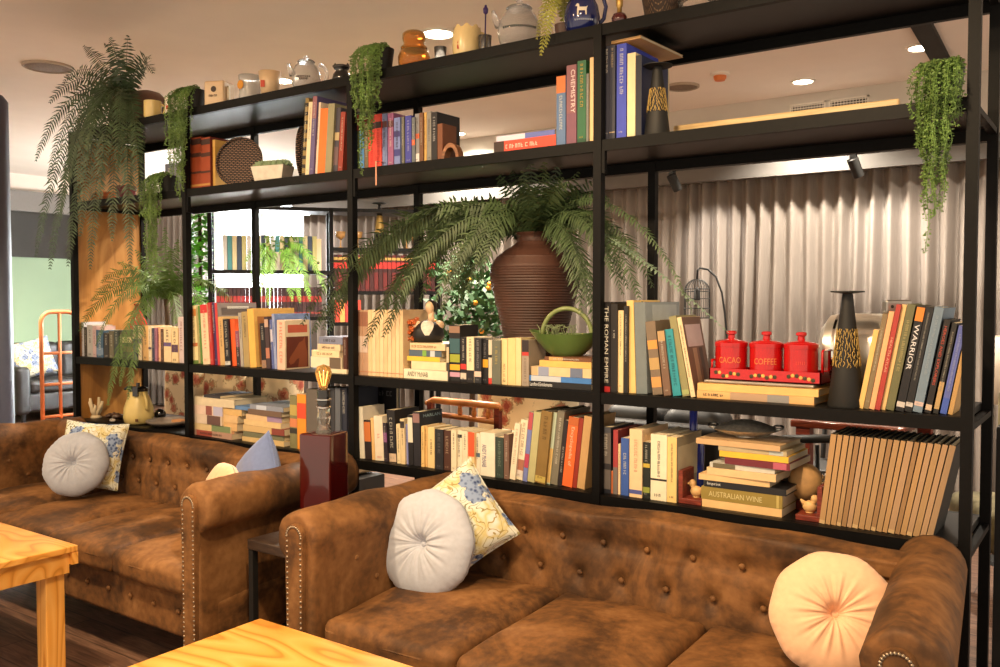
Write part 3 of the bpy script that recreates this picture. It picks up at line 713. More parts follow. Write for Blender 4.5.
stack(r, [
 (241, 284, 5, (226, 186, 120), 'cream softcover', dict(st=False)), (242, 282, 6, (124, 118, 84), 'olive book', dict(st=False)), (242, 284, 7, (146, 70, 54), 'maroon and tan book', dict(bands=((.0, .7, (222, 180, 116)),), st=False)),
 (243, 281, 6, (232, 192, 128), 'cream paperback', dict(st=False)), (245, 280, 6, (226, 184, 130), 'tan paperback with lilac edge', dict(bands=((.6, 1, (160, 130, 150)),), st=False)), (247, 281, 6, (120, 92, 70), 'brown hardback', dict(hard=1, st=False)), (249, 283, 5, (146, 146, 150), 'grey softcover', dict(st=False, bands=((.2, .5, (200, 200, 200)),)))], ZL, Y=.05, d=.2)
r = dict(z=ZL, where='the row behind the red lamp', group='books behind the red lamp')
rows(r, [
 (288.8, 296, 395, 0, (134, 122, 76), 'patterned olive and orange book', dict(d=.16, bands=((.62, .82, (190, 160, 80)), (.4, .56, (220, 130, 80)), (.28, .38, (60, 54, 44))), st=False)),
 (296.2, 305, 394, 0, (246, 148, 44), 'orange book with a red block', dict(d=.17, bands=((.56, .84, (236, 80, 46)),), st=False)),
 (305.4, 320, 389, 0, (104, 92, 78), 'thick grey-brown box book', dict(hard=1, d=.2, st=False)),
 (321, 328, 389, 0, (70, 62, 56), 'dark grey book', dict(hard=1, st=False)), (328.4, 334, 388, 0, (60, 58, 58), 'charcoal book', dict(hard=1, st=False)),
 (334.4, 339.5, 388, 0, (96, 96, 96), 'slate grey book', dict(hard=1, st=False)), (340, 346, 388, 0, (44, 46, 56), 'dark navy book with a white title', dict(hard=1, tf=(.62, .97), tw=.7)),
])
r = dict(z=ZL, where='the lower row above the patterned cushion', group='paperbacks above the patterned cushion')
rows(r, [
 (359.2, 363.8, 407, -3, (238, 220, 184), 'white softcover', dict(d=.13, art=(226, 208, 176), st=False)),
 (364.4, 371, 420, -3, (46, 34, 30), 'dark paperback with orange figure', dict(bands=((.45, .95, (206, 112, 50)),), st=False)),
 (371.4, 374.4, 418, -3, (232, 180, 110), 'thin yellow paperback', dict(st=False)), (374.6, 383.4, 416, -3, (244, 220, 180), 'cream-white paperback', dict(tc=(226, 130, 110), tf=(.45, .6))),
 (383.6, 387.2, 423, -3, (52, 40, 44), 'thin black and violet paperback', dict(bands=((.5, .75, (140, 76, 120)),))),
 (388, 396, 410, -3, (34, 30, 30), 'tall black thriller', dict(d=.15, tf=(.25, .85), tw=.5, bands=((0, .16, (216, 180, 140)),), art=(40, 34, 32))),
 (396.6, 400.4, 424, -2, (236, 206, 150), 'thin cream paperback', {}), (400.6, 404.8, 419, -2, (234, 200, 142), 'cream paperback with black head', dict(bands=((.8, .95, (52, 44, 40)),))),
 (405, 408, 424, -2, (142, 142, 180), 'lilac paperback', {}), (408.2, 413.2, 415, -2, (36, 32, 32), 'black paperback with a white panel', dict(bands=((.45, .95, (232, 214, 180)),), st=False)),
 (413.6, 420.4, 412, -2, (44, 40, 42), 'tall black paperback', dict(d=.14, art=(38, 38, 40), bands=((.8, .97, (150, 110, 100)),), artt=('HARLAN', .12, .95, .92, .055, (170, 190, 180)), st=False)),
 (420.8, 424, 426, 0, (238, 190, 112), 'thin yellow paperback', {}), (424, 427.2, 426, 0, (236, 186, 112), 'thin tan paperback', {}), (427.4, 434.2, 427, 0, (242, 202, 132), 'cream paperback with black side print', dict(tc=(50, 40, 36), tf=(.3, .7), tw=.3)),
 (434.6, 442.8, 429, 0, (44, 42, 42), 'black paperback', dict(tc=(120, 110, 100))), (443.2, 450.4, 430, 0, (84, 50, 36), 'dark brown paperback', dict(tc=(200, 170, 130), tw=.6)),
 (450.8, 456, 430, 0, (240, 216, 170), 'cream paperback', {}), (456.2, 461.8, 430, 0, (242, 222, 180), 'white paperback with a black mark', dict(bands=((.82, .9, (60, 54, 50)),))), (462, 467.6, 431, 0, (240, 216, 172), 'white paperback', {}),
 (468, 474.4, 432, 0, (242, 196, 128), 'cream paperback with orange upper half', dict(bands=((.42, 1, (240, 92, 50)),), st=False)),
 (474.8, 480, 433, 0, (240, 222, 186), 'white paperback with a blue motif', dict(bands=((.42, .52, (90, 110, 120)),))), (480.2, 495, 432, 0, (242, 224, 188), 'thick white paperback', dict(title='ANDY McNAB', tf=(.2, .72), tw=.3, tx=.28, tc=(76, 60, 110))),
 (495.4, 503.6, 437, 0, (56, 66, 54), 'dark green paperback', dict(tc=(150, 160, 130))), (504, 509, 434, 0, (124, 90, 70), 'brown paperback', {}),
])
r2 = dict(z=ZL, where='the leaning row below the green bowl', group='leaning books left of the middle post', lean=6.5)
rows(r2, [
 (509.4, 515, 423, 6.5, (242, 218, 176), 'white paperback', dict(tc=(170, 140, 110), tw=.6)),
 (515.2, 522.4, 419.5, 6.5, (244, 220, 176), 'white biography with a portrait', dict(tc=(150, 120, 90), tf=(.4, .95), tw=.5, bands=((.14, .34, (176, 110, 80)), (.05, .16, (226, 206, 180))))),
 (522.6, 527, 412, 6.5, (120, 124, 166), 'blue and red striped book', dict(bands=((.75, 1, (186, 80, 80)), (.2, .4, (186, 70, 86))), st=False)),
 (527.2, 534.4, 411.5, 6.5, (190, 176, 118), 'pale olive hardback', dict(hard=1, st=False)),
 (534.6, 545.2, 411, 6.5, (140, 106, 52), 'thick olive-brown hardback', dict(hard=1, tc=(90, 66, 30), tf=(.6, .93), tw=.4, bands=((.02, .1, (196, 166, 80)),))),
 (545.6, 550.2, 412, 6.5, (190, 196, 158), 'pale green and yellow book', dict(bands=((.02, .5, (214, 170, 96)),), st=False)),
 (550.6, 557.6, 410, 6.5, (126, 114, 90), 'grey-brown hardback', dict(hard=1)),
 (557.8, 562, 420, 6.5, (44, 34, 34), 'black book with cream lettering', dict(tf=(.2, .6), tw=.5)),
 (562.2, 572.4, 417, 6.5, (240, 104, 44), 'thick orange encyclopedia', dict(hard=1, title='Encyclopedia of', tf=(.3, .86), tw=.42, tc=(250, 196, 150), bands=((.88, 1, (190, 96, 44)),))),
 (572.6, 577, 418, 6.5, (150, 48, 30), 'dark red hardback', dict(hard=1, st=False)),
 (577.2, 585, 416, 6.5, (198, 152, 94), 'tan hardback', dict(hard=1, st=False)),
])
r = dict(z=ZL, where='the lower row left of the blue bottle', group='books right of the middle post, lower shelf')
rows(r, [
 (601.4, 611.6, 427, 0, (120, 106, 92), 'silver-brown thriller', dict(hard=1, d=.17, art=(40, 40, 44), bands=((.36, .45, (60, 54, 52)), (0, .06, (40, 40, 44)), (.92, 1, (90, 88, 88))), tf=(.5, .9), tw=.45)),
 (612, 613.8, 480, 0, (226, 120, 66), 'thin orange booklet', dict(st=False, hh=.075)),
 (614, 618.8, 430, 0, (170, 60, 56), 'red and grey book', dict(hard=1, d=.18, art=(120, 36, 36), bands=((0, .42, (120, 106, 92)),), st=False)), (619, 621.4, 444, 0, (240, 206, 150), 'thin cream book', {}),
 (621.8, 629.8, 438, 0, (62, 90, 150), 'blue book with white title', dict(d=.15, tf=(.35, .74), tw=.6, art=(50, 76, 130))),
 (630.4, 643.2, 429, 0, (246, 202, 146), 'thick cream book with blue label', dict(hard=1, d=.2, bands=((.05, .11, (86, 90, 140)),), tc=(190, 140, 110), tf=(.35, .85), tw=.3)),
 (643.6, 651.2, 442, 0, (36, 38, 30), 'black book with green flecks', dict(bands=((.1, .2, (150, 150, 60)), (.55, .62, (206, 170, 60))), tf=(.65, .95))),
 (651.8, 668.2, 434, 0, (246, 224, 178), 'thick cream-white book', dict(hard=1, d=.22, tw=.18, tf=(.35, .9), bands=((.3, .33, (50, 44, 40)),))),
 (668.4, 678, 437, 0, (246, 200, 118), 'yellow-cream book', dict(d=.2, art=(176, 156, 116), artp=((.05, .95, .35, .85, (216, 196, 150)),), tw=.2, tf=(.3, .9))),
])
r = flat_on(ZL, 'the pile under the metal dish', 'pile under the metal dish')
zdish = stack(r, [
 (703.5, 784, 8.5, (240, 190, 120), 'cream softcover', dict(rz=0, st=False)),
 (702.5, 784.5, 14, (156, 128, 56), 'thick olive wine book', dict(hard=1, rz=0, title='AUSTRALIAN WINE', tf=(.1, .76), tw=.42, tc=(226, 200, 130), bands=((.93, .96, (200, 170, 90)),))),
 (705.5, 788, 7, (34, 32, 32), 'black book with white small title', dict(hard=1, rz=0, title='Imprint', tf=(.04, .21), tw=.6, tc=(230, 220, 200))),
 (700, 771, 6.5, (238, 190, 124), 'cream softcover', dict(rz=1, st=False)), (708, 778, 8, (236, 192, 130), 'thick cream paperback', dict(rz=-1, st=False, d=.22)),
 (711, 776, 5.5, (206, 196, 170), 'grey-white softcover', dict(rz=1, bands=((.05, .4, (110, 96, 66)),), st=False)), (726, 792, 7.5, (116, 40, 46), 'maroon softcover with pink end', dict(rz=-1, bands=((.75, .95, (190, 90, 100)),), st=False)),
 (720.5, 790, 6.5, (246, 186, 56), 'yellow softcover', dict(rz=0, st=False)), (719.5, 788, 5, (190, 166, 120), 'thin grey-cream book', dict(rz=1, bands=((.75, .95, (190, 190, 170)),), st=False)),
 (697, 782, 6, (214, 168, 112), 'wide pale brown book', dict(rz=-1, hard=1, st=False))], ZL, Y=.045, d=.2)
r = dict(z=ZL, where='the matching tan encyclopedia set', group='tan encyclopedia volumes on the lower shelf')
bx = [10, 45, 75, 108, 135, 165, 195, 230, 265, 300, 330, 365, 395, 435, 465, 500, 535, 575, 610, 650]
for k in range(19):
    x0, x1 = 820+bx[k]/5.557, 820+bx[k+1]/5.557
    c = R.choice(((178, 136, 86), (186, 140, 86), (170, 132, 90), (182, 140, 96), (160, 118, 72)))
    rows(r, [(x0, x1-.35, 437+k*.5, 6.5+5.2*k/18, (44, 42, 36), 'tan-spined dark volume', dict(hard=1, d=.2, dy=.0, st=False, hh=.264, bands=((.0, 1, c),)+(((.0, .04, (206, 166, 110)),) if k % 3 == 0 else ())))])

# a large black book standing face-out behind the lower paperbacks
p0, p1 = atY(357, 400, .27), atY(396, 400, .27); h = atY(370, 386, .27).z-ZL
t = thing('book', 'large black book standing face-out behind the lower paperbacks right of the third post', 'book', (p0.x, .27, ZL+.0003))
L = p1.x-p0.x
MB().box(0, L, 0, .003, 0, h).box(0, L, .021, .024, 0, h).box(0, .003, .003, .021, 0, h).build('cover', bmat((26, 23, 24)), t); MB().box(.003, L-.004, .0032, .0208, .003, h-.003).build('pages', M_pages, t)
strokes(MB(), (L*.5, -.0006, h*.90), (1, 0, 0), (0, 0, 1), L*.8, .026).build('title', imat((120, 112, 104)), t)

# the horse's head printed on the peach book's cover
hb = next(o for o in COL.objects if o.get('label', '').startswith('peach book with a brown horse'))
cv = max((ch for ch in hb.children if ch.name.startswith('cover_picture')), key=lambda o: o.dimensions.z)
bb = [Vector(q) for q in cv.bound_box]; xx = max(q.x for q in bb)+.0004; y0, y1 = min(q.y for q in bb), max(q.y for q in bb); z0, z1 = min(q.z for q in bb), max(q.z for q in bb)
hp = [(.92, .0), (.95, .45), (.86, .78), (.84, .99), (.74, .86), (.58, .80), (.36, .55), (.16, .34), (.10, .20), (.18, .10), (.32, .14), (.48, .28), (.58, .30), (.52, .0)]
m = MB(); m.add([(xx, y0+(y1-y0)*a, z0+(z1-z0)*b_) for a, b_ in hp], [tuple(range(len(hp)))]); o = m.build('horse_print', imat((150, 78, 44)), hb); o.location.x = cv.location.x
# ================================================================ things on the shelves
def arc_pts(c, rx, rz, a0, a1, n=14, ax=(1, 0, 0)):
    A = Vector(ax)
    return [Vector(c)+A*(rx*math.cos(a0+(a1-a0)*k/n))+Vector((0, 0, rz*math.sin(a0+(a1-a0)*k/n))) for k in range(n+1)]
def place(px, Y, z):
    p = atY(px, 300, Y); return Vector((p.x, Y, z))
VX = Vector((_R.x, _R.y, 0))    # picture-right direction
YAWR = YAW
M_cer_cream = mat('cream_glaze', seen(236, 200, 130), .25, noise=.04, coat=.4)
M_cer_white = mat('white_glaze', srgb(236, 226, 206), .25, noise=.02, coat=.4)
M_brown_pot = mat('brown_glaze', srgb(98, 70, 58), .35, noise=.15, scale=12)
M_terra = mat('terracotta', srgb(178, 96, 52), .8, noise=.12, scale=20)
M_ink = mat('dark_print', srgb(60, 48, 44), .6, noise=0)
M_redprint = mat('red_print', srgb(186, 70, 50), .6, noise=0)
M_bglaze = mat('black_glaze', srgb(22, 20, 20), .15, noise=0, coat=.6)
M_amber = mat('amber_glass', (.93, .5, .16), .05, noise=0, trans=.85, ior=1.35)
M_blueglaze = mat('cobalt_glaze', srgb(28, 36, 92), .14, noise=.05, coat=.7)
M_gold = mat('gold_scratch', srgb(196, 164, 92), .5, .3, noise=.1)

def mug(name, px, Y, z, w, h, m, label, cat='mug', side=1, shape=None, thick=.004):
    p = place(px, Y, z); t = thing(name, label, cat, p, YAWR)
    r = w/2; pr_ = shape or [(r*.86, 0), (r, h*.12), (r, h)]
    pr2 = [(0, 0)]+pr_+[(a-thick, b) for a, b in reversed(pr_[1:])]+[(max(.004, pr_[0][0]-thick*2), thick), (0, thick)]
    MB().lathe(pr2, 32).build('body', m, t, 'all' if shape else True)
    if side:
        rr = pr_[len(pr_)//2][0]
        MB().tube([q for q in arc_pts((side*(rr-.004), 0, h*.52), h*.26*side, h*.3, -PI/2*.95, PI/2*.95)], .0055, 8).build('handle', m, t, 'all')
    return t
T_Y = .12
# far left: brown pot behind the cream jug, cream jug, printed tin
t = thing('pot', 'dark brown rounded pot behind the small cream jug on the shelf top', 'pot', place(150, .25, ZT))
MB().lathe([(0, 0), (.06, 0), (.1, .05), (.118, .11), (.108, .17), (.07, .21), (.03, .222), (0, .222)], 32).build('body', M_brown_pot, t, 'all')
s = mpp(place(157, .05, ZT))
t = mug('jug', 155.5, .05, ZT, .085, .085, mat('yellow_glass', seen(226, 190, 110), .15, noise=0, coat=.5, spec=.6), 'small yellowish cream jug at the left end of the shelf top', 'jug')
t = mug('cup', 173, .1, ZT, .055, .10, M_cer_white, 'white printed cup half hidden by the left trailing plant, shelf top', 'cup')
MB().box(-.012, .008, -.0285, -.0275, .04, .06).build('print', M_redprint, t)
# square-ish box mug with emblem
p = place(222, .09, ZT); t = thing('mug', 'cream square box mug with a dark round emblem on the shelf top', 'mug', p, YAWR-.25)
MB().rbox(-.052, .052, -.05, .05, 0, .118, .01).build('body', mat('buff_glaze', seen(222, 182, 132), .4, noise=.04), t, 'all')
MB().lathe([(0, 0), (.014, 0), (.014, .001), (0, .001)], 20, M=Matrix.Translation((0, -.0505, .078)) @ Matrix.Rotation(PI/2, 4, 'X')).build('emblem', M_ink, t)
m = strokes(MB(), (0, -.0513, .048), (1, 0, 0), (0, 0, 1), .05, .012); m.build('lettering', M_ink, t)
MB().box(.053, .064, -.022, -.012, .03, .095).box(.05, .06, -.022, -.012, .085, .095).box(.05, .06, -.022, -.012, .03, .04).build('handle', M_cer_white, t)
# ribbed glass mug with amber badge
t = mug('glass_mug', 252, .09, ZT, .10, .118, mat('frosted_glass', (.9, .88, .86), .12, noise=0, trans=.6, ior=1.3), 'clear ribbed glass mug with an amber badge on the shelf top', 'mug', side=0, shape=[(.047, 0), (.049, .02), (.047, .045), (.05, .07), (.048, .095), (.051, .118)])
MB().lathe([(0, 0), (.02, 0), (.02, .002), (0, .002)], 20, M=Matrix.Translation((-.03, -.042, .07)) @ Matrix.Rotation(-.6, 4, 'Z') @ Matrix.Rotation(PI/2, 4, 'X')).build('badge', mat('amber_badge', srgb(206, 140, 40), .4, noise=0), t)
t = mug('cup', 272, .09, ZT, .085, .115, mat('buff_glaze', seen(222, 182, 132), .4, noise=.04), 'buff tapered cup with a red mark beside the glass pitcher, shelf top', 'cup', shape=[(.038, 0), (.043, .06), (.05, .115)], side=0)
MB().box(-.03, -.012, -.0445, -.043, .04, .07).build('print', M_redprint, t)
def pitcher(px, Y, w, h, label, letter=None):
    p = place(px, Y, ZT); t = thing('glass_pitcher', label, 'pitcher', p, YAWR)
    r = w/2; g = mat('pitcher_glass', (.96, .95, .95), .1, noise=0, trans=.78, ior=1.22)
    prof = [(0, 0), (r*.66, 0), (r*.9, h*.14), (r, h*.36), (r*.94, h*.56), (r*.72, h*.76), (r*.56, h*.82), (r*.57, h*.88)]
    prof += [(a_-.004, b_) for a_, b_ in reversed(prof[2:])]+[(r*.6, .006), (0, .006)]
    MB().lathe(prof, 36).build('body', g, t, 'all')
    MB().lathe([(r*.6, h*.885), (r*.5, h*.93), (r*.2, h*.965), (r*.1, h*.98), (r*.16, h*1.04), (r*.08, h*1.08), (0, h*1.08)], 28).build('lid', g, t, 'all')
    MB().tube(arc_pts((r*.86, 0, h*.48), r*.55, h*.32, -PI/2, PI/2*.98), .008, 10).build('handle', g, t, 'all')
    MB().tube([(-r*.9, 0, h*.5), (-r*1.12, 0, h*.68), (-r*1.2, 0, h*.84)], [.016, .011, .006], 8).build('spout', g, t, 'all')
    m = MB()
    def on(x, zz): return Vector((x, -math.sqrt(max(0, r*r-x*x))-.0012, zz))
    if 1:
        for zz, ln in ((.36, 1.5), (.36, 1.5)) if letter else ((.32, .9), (.25, .5)):
            x = -r*ln/2
            while x < r*ln/2: m.add([on(x, h*zz), on(x+.005, h*zz), on(x+.005, h*zz+.008), on(x, h*zz+.008)], [(0, 1, 2, 3)]); x += .0075
        m.build('lettering', mat('bottle_green_print', srgb(70, 84, 84), .6, noise=0) if letter else M_ink, t)
    return t
pitcher(308, .09, .128, .14, 'round clear glass pitcher with faint lettering, left half of the shelf top')
# little black cat jug
p = place(343, .08, ZT); t = thing('cat_figurine', 'small glossy black cat jug left of the middle trailing plant, shelf top', 'figurine', p, YAWR); t.scale = (1.3, 1.3, 1.15)
MB().lathe([(0, 0), (.024, 0), (.03, .012), (.027, .03), (.019, .042), (.025, .052), (.029, .06), (.02, .064), (0, .06)], 24).build('body', M_bglaze, t, 'all')
for sx in (-1, 1): MB().lathe([(.009, 0), (.005, .008), (0, .016)], 10, c=(sx*.02, 0, .058)).build('ear', M_bglaze, t, 'all')
# amber jar with knobbed lid
p = place(415, .1, ZT); t = thing('amber_jar', 'amber glass jar with a fat lid, right of the middle trailing plant', 'jar', p, YAWR)
MB().lathe([(0, 0), (.05, 0), (.062, .02), (.064, .05), (.055, .075), (.04, .085), (.038, .08), (.05, .07), (.059, .048), (.057, .022), (.045, .006), (0, .006)], 32).build('body', M_amber, t, 'all')
MB().lathe([(.05, .08), (.053, .088), (.04, .1), (.046, .12), (.046, .14), (.035, .15), (0, .152), (0, .146), (.03, .143), (.04, .135), (.04, .12), (.034, .1), (.044, .086), (.042, .08)], 28).build('lid', M_amber, t, 'all')
M_clear = mat('tumbler_glass', (.97, .95, .93), .03, noise=0, trans=.95, ior=1.25)
p = place(441, .1, ZT); t = thing('glass_tumbler', 'small glass tumbler beneath a bright ceiling light, shelf top', 'glass', p)
MB().lathe([(0, 0), (.019, 0), (.025, .068), (.0235, .068), (.017, .008), (0, .008)], 24).build('body', M_clear, t, 'all')
p = place(467.5, .1, ZT); t = thing('cream_jug', 'tall cream jug with a scalloped rim and small red crest, shelf top', 'jug', p, YAWR)
def scallop(u, v):
    a = 2*PI*u; r = .05+.006*math.sin(v*PI); z = .118*v+(.006*math.cos(a*8) if v > .9 else 0)
    return (r*math.cos(a), r*math.sin(a), z)
def scallop_in(u, v):
    q = Vector(scallop(u, v)); return (q.x*.92, q.y*.92, q.z+.004*(1-v))
m = MB().grid(scallop, 48, 10, cu=True).grid(scallop_in, 48, 10, cu=True); m.lathe([(0, .001), (.05, .001)], 48, cap=False); m.build('body', M_cer_cream, t, 'all')
MB().tube(arc_pts((.05, 0, .06), .028, .04, -PI/2, PI/2), .006, 8).build('handle', M_cer_cream, t, 'all')
MB().box(-.036, -.02, -.046, -.043, .03, .045).add([(-.036, -.0462, .05), (-.02, -.0462, .05), (-.028, -.0462, .07)], [(0, 1, 2)]).build('crest', M_redprint, t)
p = place(485, .1, ZT); t = thing('glass_tumbler', 'small glass tumbler holding the purple stirrer, shelf top', 'glass', p)
MB().lathe([(0, 0), (.021, 0), (.026, .075), (.0245, .075), (.019, .008), (0, .008)], 24).build('body', M_clear, t, 'all')
st = thing('stirrer', 'purple swizzle stick with a flat knob standing in the glass tumbler', 'stirrer', (p.x, p.y, ZT+.0095))
M_purple = mat('purple_plastic', srgb(52, 32, 96), .35, noise=0)
MB().tube([(0, 0, 0), (.004, 0, .15)], .0028, 8).build('stick', M_purple, st, 'all')
MB().lathe([(0, -.016), (.009, -.008), (.01, .006), (.005, .013), (.004, .02), (0, .022)], 14, c=(.004, 0, .158)).build('knob', M_purple, st, 'all')
pitcher(519, .1, .158, .165, 'large clear glass pitcher with green lettering right of the purple stirrer', True)
# cobalt jug with a white dog
p = place(581, .09, ZT); t = thing('blue_jug', 'cobalt blue jug with a white dog emblem above the middle post', 'jug', p, YAWR)
jr = [(0, 0), (.04, 0), (.055, .02), (.062, .06), (.056, .1), (.04, .13), (.04, .15), (.048, .165), (.044, .165), (.035, .148), (.036, .13), (.05, .1), (.056, .06), (.05, .024), (0, .006)]
MB().lathe(jr, 36).build('body', M_blueglaze, t, 'all')
MB().tube([(.05, 0, .03), (.075, 0, .06), (.082, 0, .1), (.07, 0, .14), (.045, 0, .15)], .007, 10).build('handle', M_blueglaze, t, 'all')
dog = [(-.018, .0), (-.014, 0), (-.012, .014), (.008, .014), (.01, 0), (.014, 0), (.014, .02), (.018, .03), (.012, .026), (-.010, .026), (-.012, .036), (-.018, .038), (-.024, .030), (-.017, .028), (-.018, .014)]
m = MB(); m.add([(x-.004, -math.sqrt(max(0, .0612**2-(x-.004)**2))-.002, z+.055) for x, z in dog], [tuple(range(len(dog)))]); m.build('dog_emblem', M_cer_white, t)
m = MB()
for zz, hw in ((.038, .03), (.108, .022)):
    x = -hw
    while x < hw:
        rr = .0590 if zz < .1 else .054
        y = -math.sqrt(rr**2-x*x)-.002; m.add([(x, y, zz), (x+.0045, y, zz), (x+.0045, y, zz+.006), (x, y, zz+.006)], [(0, 1, 2, 3)]); x += .0065
m.build('lettering', mat('grey_print', srgb(150, 156, 180), .5, noise=0), t)
p = place(618, .06, ZT); t = thing('perfume_bottle', 'small round red perfume bottle with a gold neck, shelf top', 'bottle', p)
MB().lathe([(0, 0), (.018, 0), (.024, .012), (.026, .026), (.02, .038), (.009, .043), (0, .043)], 24).build('body', mat('ruby_glass', srgb(74, 18, 18), .08, noise=0, coat=.8), t, 'all')
MB().lathe([(.008, .043), (.008, .06), (.011, .064), (.012, .085), (.006, .095), (0, .096)], 18).build('stopper', mat('brass', srgb(200, 160, 90), .3, .8, noise=0), t, 'all')
def woven_mat(name, c0, c1, sc=90, rot=0):
    m = new_mat(name, .75); N, L, b = nodes(m); tc = N.new('ShaderNodeTexCoord')
    bk = N.new('ShaderNodeTexBrick'); bk.inputs['Scale'].default_value = sc; bk.inputs['Color1'].default_value = (*c1, 1); bk.inputs['Color2'].default_value = (*[q*.8 for q in c1], 1); bk.inputs['Mortar'].default_value = (*c0, 1); bk.inputs['Mortar Size'].default_value = .1; bk.inputs['Brick Width'].default_value = .6
    mpg = N.new('ShaderNodeMapping'); mpg.inputs['Rotation'].default_value = (rot, 0, 0); L.new(tc.outputs['Object'], mpg.inputs['Vector']); L.new(mpg.outputs['Vector'], bk.inputs['Vector']); L.new(bk.outputs['Color'], b.inputs['Base Color'])
    bp = N.new('ShaderNodeBump'); bp.inputs['Strength'].default_value = .5; L.new(bk.outputs['Fac'], bp.inputs['Height']); bp.invert = True; L.new(bp.outputs['Normal'], b.inputs['Normal'])
    return m
M_wick = woven_mat('brown_wicker', srgb(46, 32, 24), srgb(120, 92, 66), 70)
p = place(661, .12, ZT); t = thing('wicker_basket', 'brown wicker basket on the shelf top above the cone candlestick', 'basket', p, .2)
MB().lathe([(0, 0), (.055, 0), (.072, .10), (.066, .1), (.05, .008), (0, .008)], 32).build('body', M_wick, t, True)
MB().tube([(.069*math.cos(a), .069*math.sin(a), .1) for a in [2*PI*k/28 for k in range(28)]], .006, 8, closed=True).build('rim', M_wick, t, 'all')
p = place(694, .12, ZT); t = thing('glass_bowl', 'low clear glass bowl right of the wicker basket, shelf top', 'bowl', p)
MB().lathe([(0, 0), (.03, 0), (.055, .03), (.06, .05), (.056, .05), (.05, .03), (.028, .007), (0, .007)], 32).build('body', M_clear, t, 'all')

# upper shelf (Z3)
p0 = atY(214, 140, .16); t = thing('box', 'tan card box standing behind the woven disc on the upper shelf', 'box', (place(212.8, .05, Z3).x, .05, Z3))
h = atY(213, 140, .05).z-Z3
MB().box(0, .03, 0, .16, 0, h).build('body', mat('tan_card', seen(196, 146, 66), .7, noise=.06), t); MB().box(-.0005, .0305, -.0006, .161, h-.03, h+.0008).build('lid', mat('tan_card_lid', seen(206, 156, 76), .7, noise=.06), t)
M_woven = woven_mat('woven_dark_rattan', srgb(22, 14, 11), srgb(168, 128, 104), 30, PI/2)
def woven_disc(c, r, rot, label):
    t = thing('woven_plate', label, 'woven plate', c)
    t.rotation_euler = rot
    MB().lathe([(0, .0), (r*.85, .0), (r, .006), (r, .014), (r*.85, .009), (0, .009)], 48, M=Matrix.Rotation(PI/2, 4, 'X')).build('weave', M_woven, t, 'all')
    MB().tube([(r*math.cos(2*PI*k/48), -.015, r*math.sin(2*PI*k/48)) for k in range(48)], .006, 8, closed=True).build('rim', M_woven, t, 'all')
pc = place(242, .12, Z3); rr = (atY(242, 139, .12).z-Z3)/2
woven_disc((pc.x, .12, Z3+rr+.004), rr, (math.radians(-8), 0, .45), 'round dark woven plate standing beside the leather volumes, upper shelf')
pc = place(301, .1, Z3); rr = (atY(301, 127, .1).z-Z3)/2
woven_disc((pc.x, .14, Z3+rr+.004), rr, (0, 0, -.98), 'second dark woven plate, turned edge-on left of the leaning books')
p = place(274, .11, Z3); t = thing('succulent_planter', 'cream trough planter with grey-green succulents on the upper shelf', 'planter', p, .2)
M_plaster = mat('cream_plaster', seen(220, 202, 172), .8, noise=.12, scale=25, bump=.2)
def trough(z): 
    return .072+.018*z/.075, .034+.008*z/.075
m = MB(); a, b_ = trough(0); c, d = trough(.075)
m.add([(-a, -b_, 0), (a, -b_, 0), (a, b_, 0), (-a, b_, 0), (-c, -d, .075), (c, -d, .075), (c, d, .075), (-c, d, .075), (-c+.008, -d+.008, .075), (c-.008, -d+.008, .075), (c-.008, d-.008, .075), (-c+.008, d-.008, .075), (-c+.008, -d+.008, .06), (c-.008, -d+.008, .06), (c-.008, d-.008, .06), (-c+.008, d-.008, .06)],
      [(3, 2, 1, 0)]+[(i, (i+1) % 4, (i+1) % 4+4, i+4) for i in range(4)]+[(i+4, (i+1) % 4+4, (i+1) % 4+8, i+8) for i in range(4)]+[(i+8, (i+1) % 4+8, (i+1) % 4+12, i+12) for i in range(4)]+[(12, 13, 14, 15)])
m.build('pot', M_plaster, t)
M_succ = mat('succulent_leaf', srgb(120, 140, 108), .6, noise=.15, scale=30)
for k in range(6):
    m = MB(); cx_, cy_ = -.065+k*.026, R.uniform(-.012, .012)
    for ring, (n, el, L) in enumerate(((8, .3, .04), (7, .75, .038), (5, 1.2, .034))):
        for q in range(n):
            a = 2*PI*q/n+ring*.4+k; dv = Vector((math.cos(a)*math.cos(el), math.sin(a)*math.cos(el), math.sin(el)))
            b0 = Vector((cx_, cy_, .072)); m.tube([b0, b0+dv*L*.5, b0+dv*L*.85, b0+dv*L], [.004, .009, .007, .001], 6)
    m.build('succulent', M_succ, t, 'all')
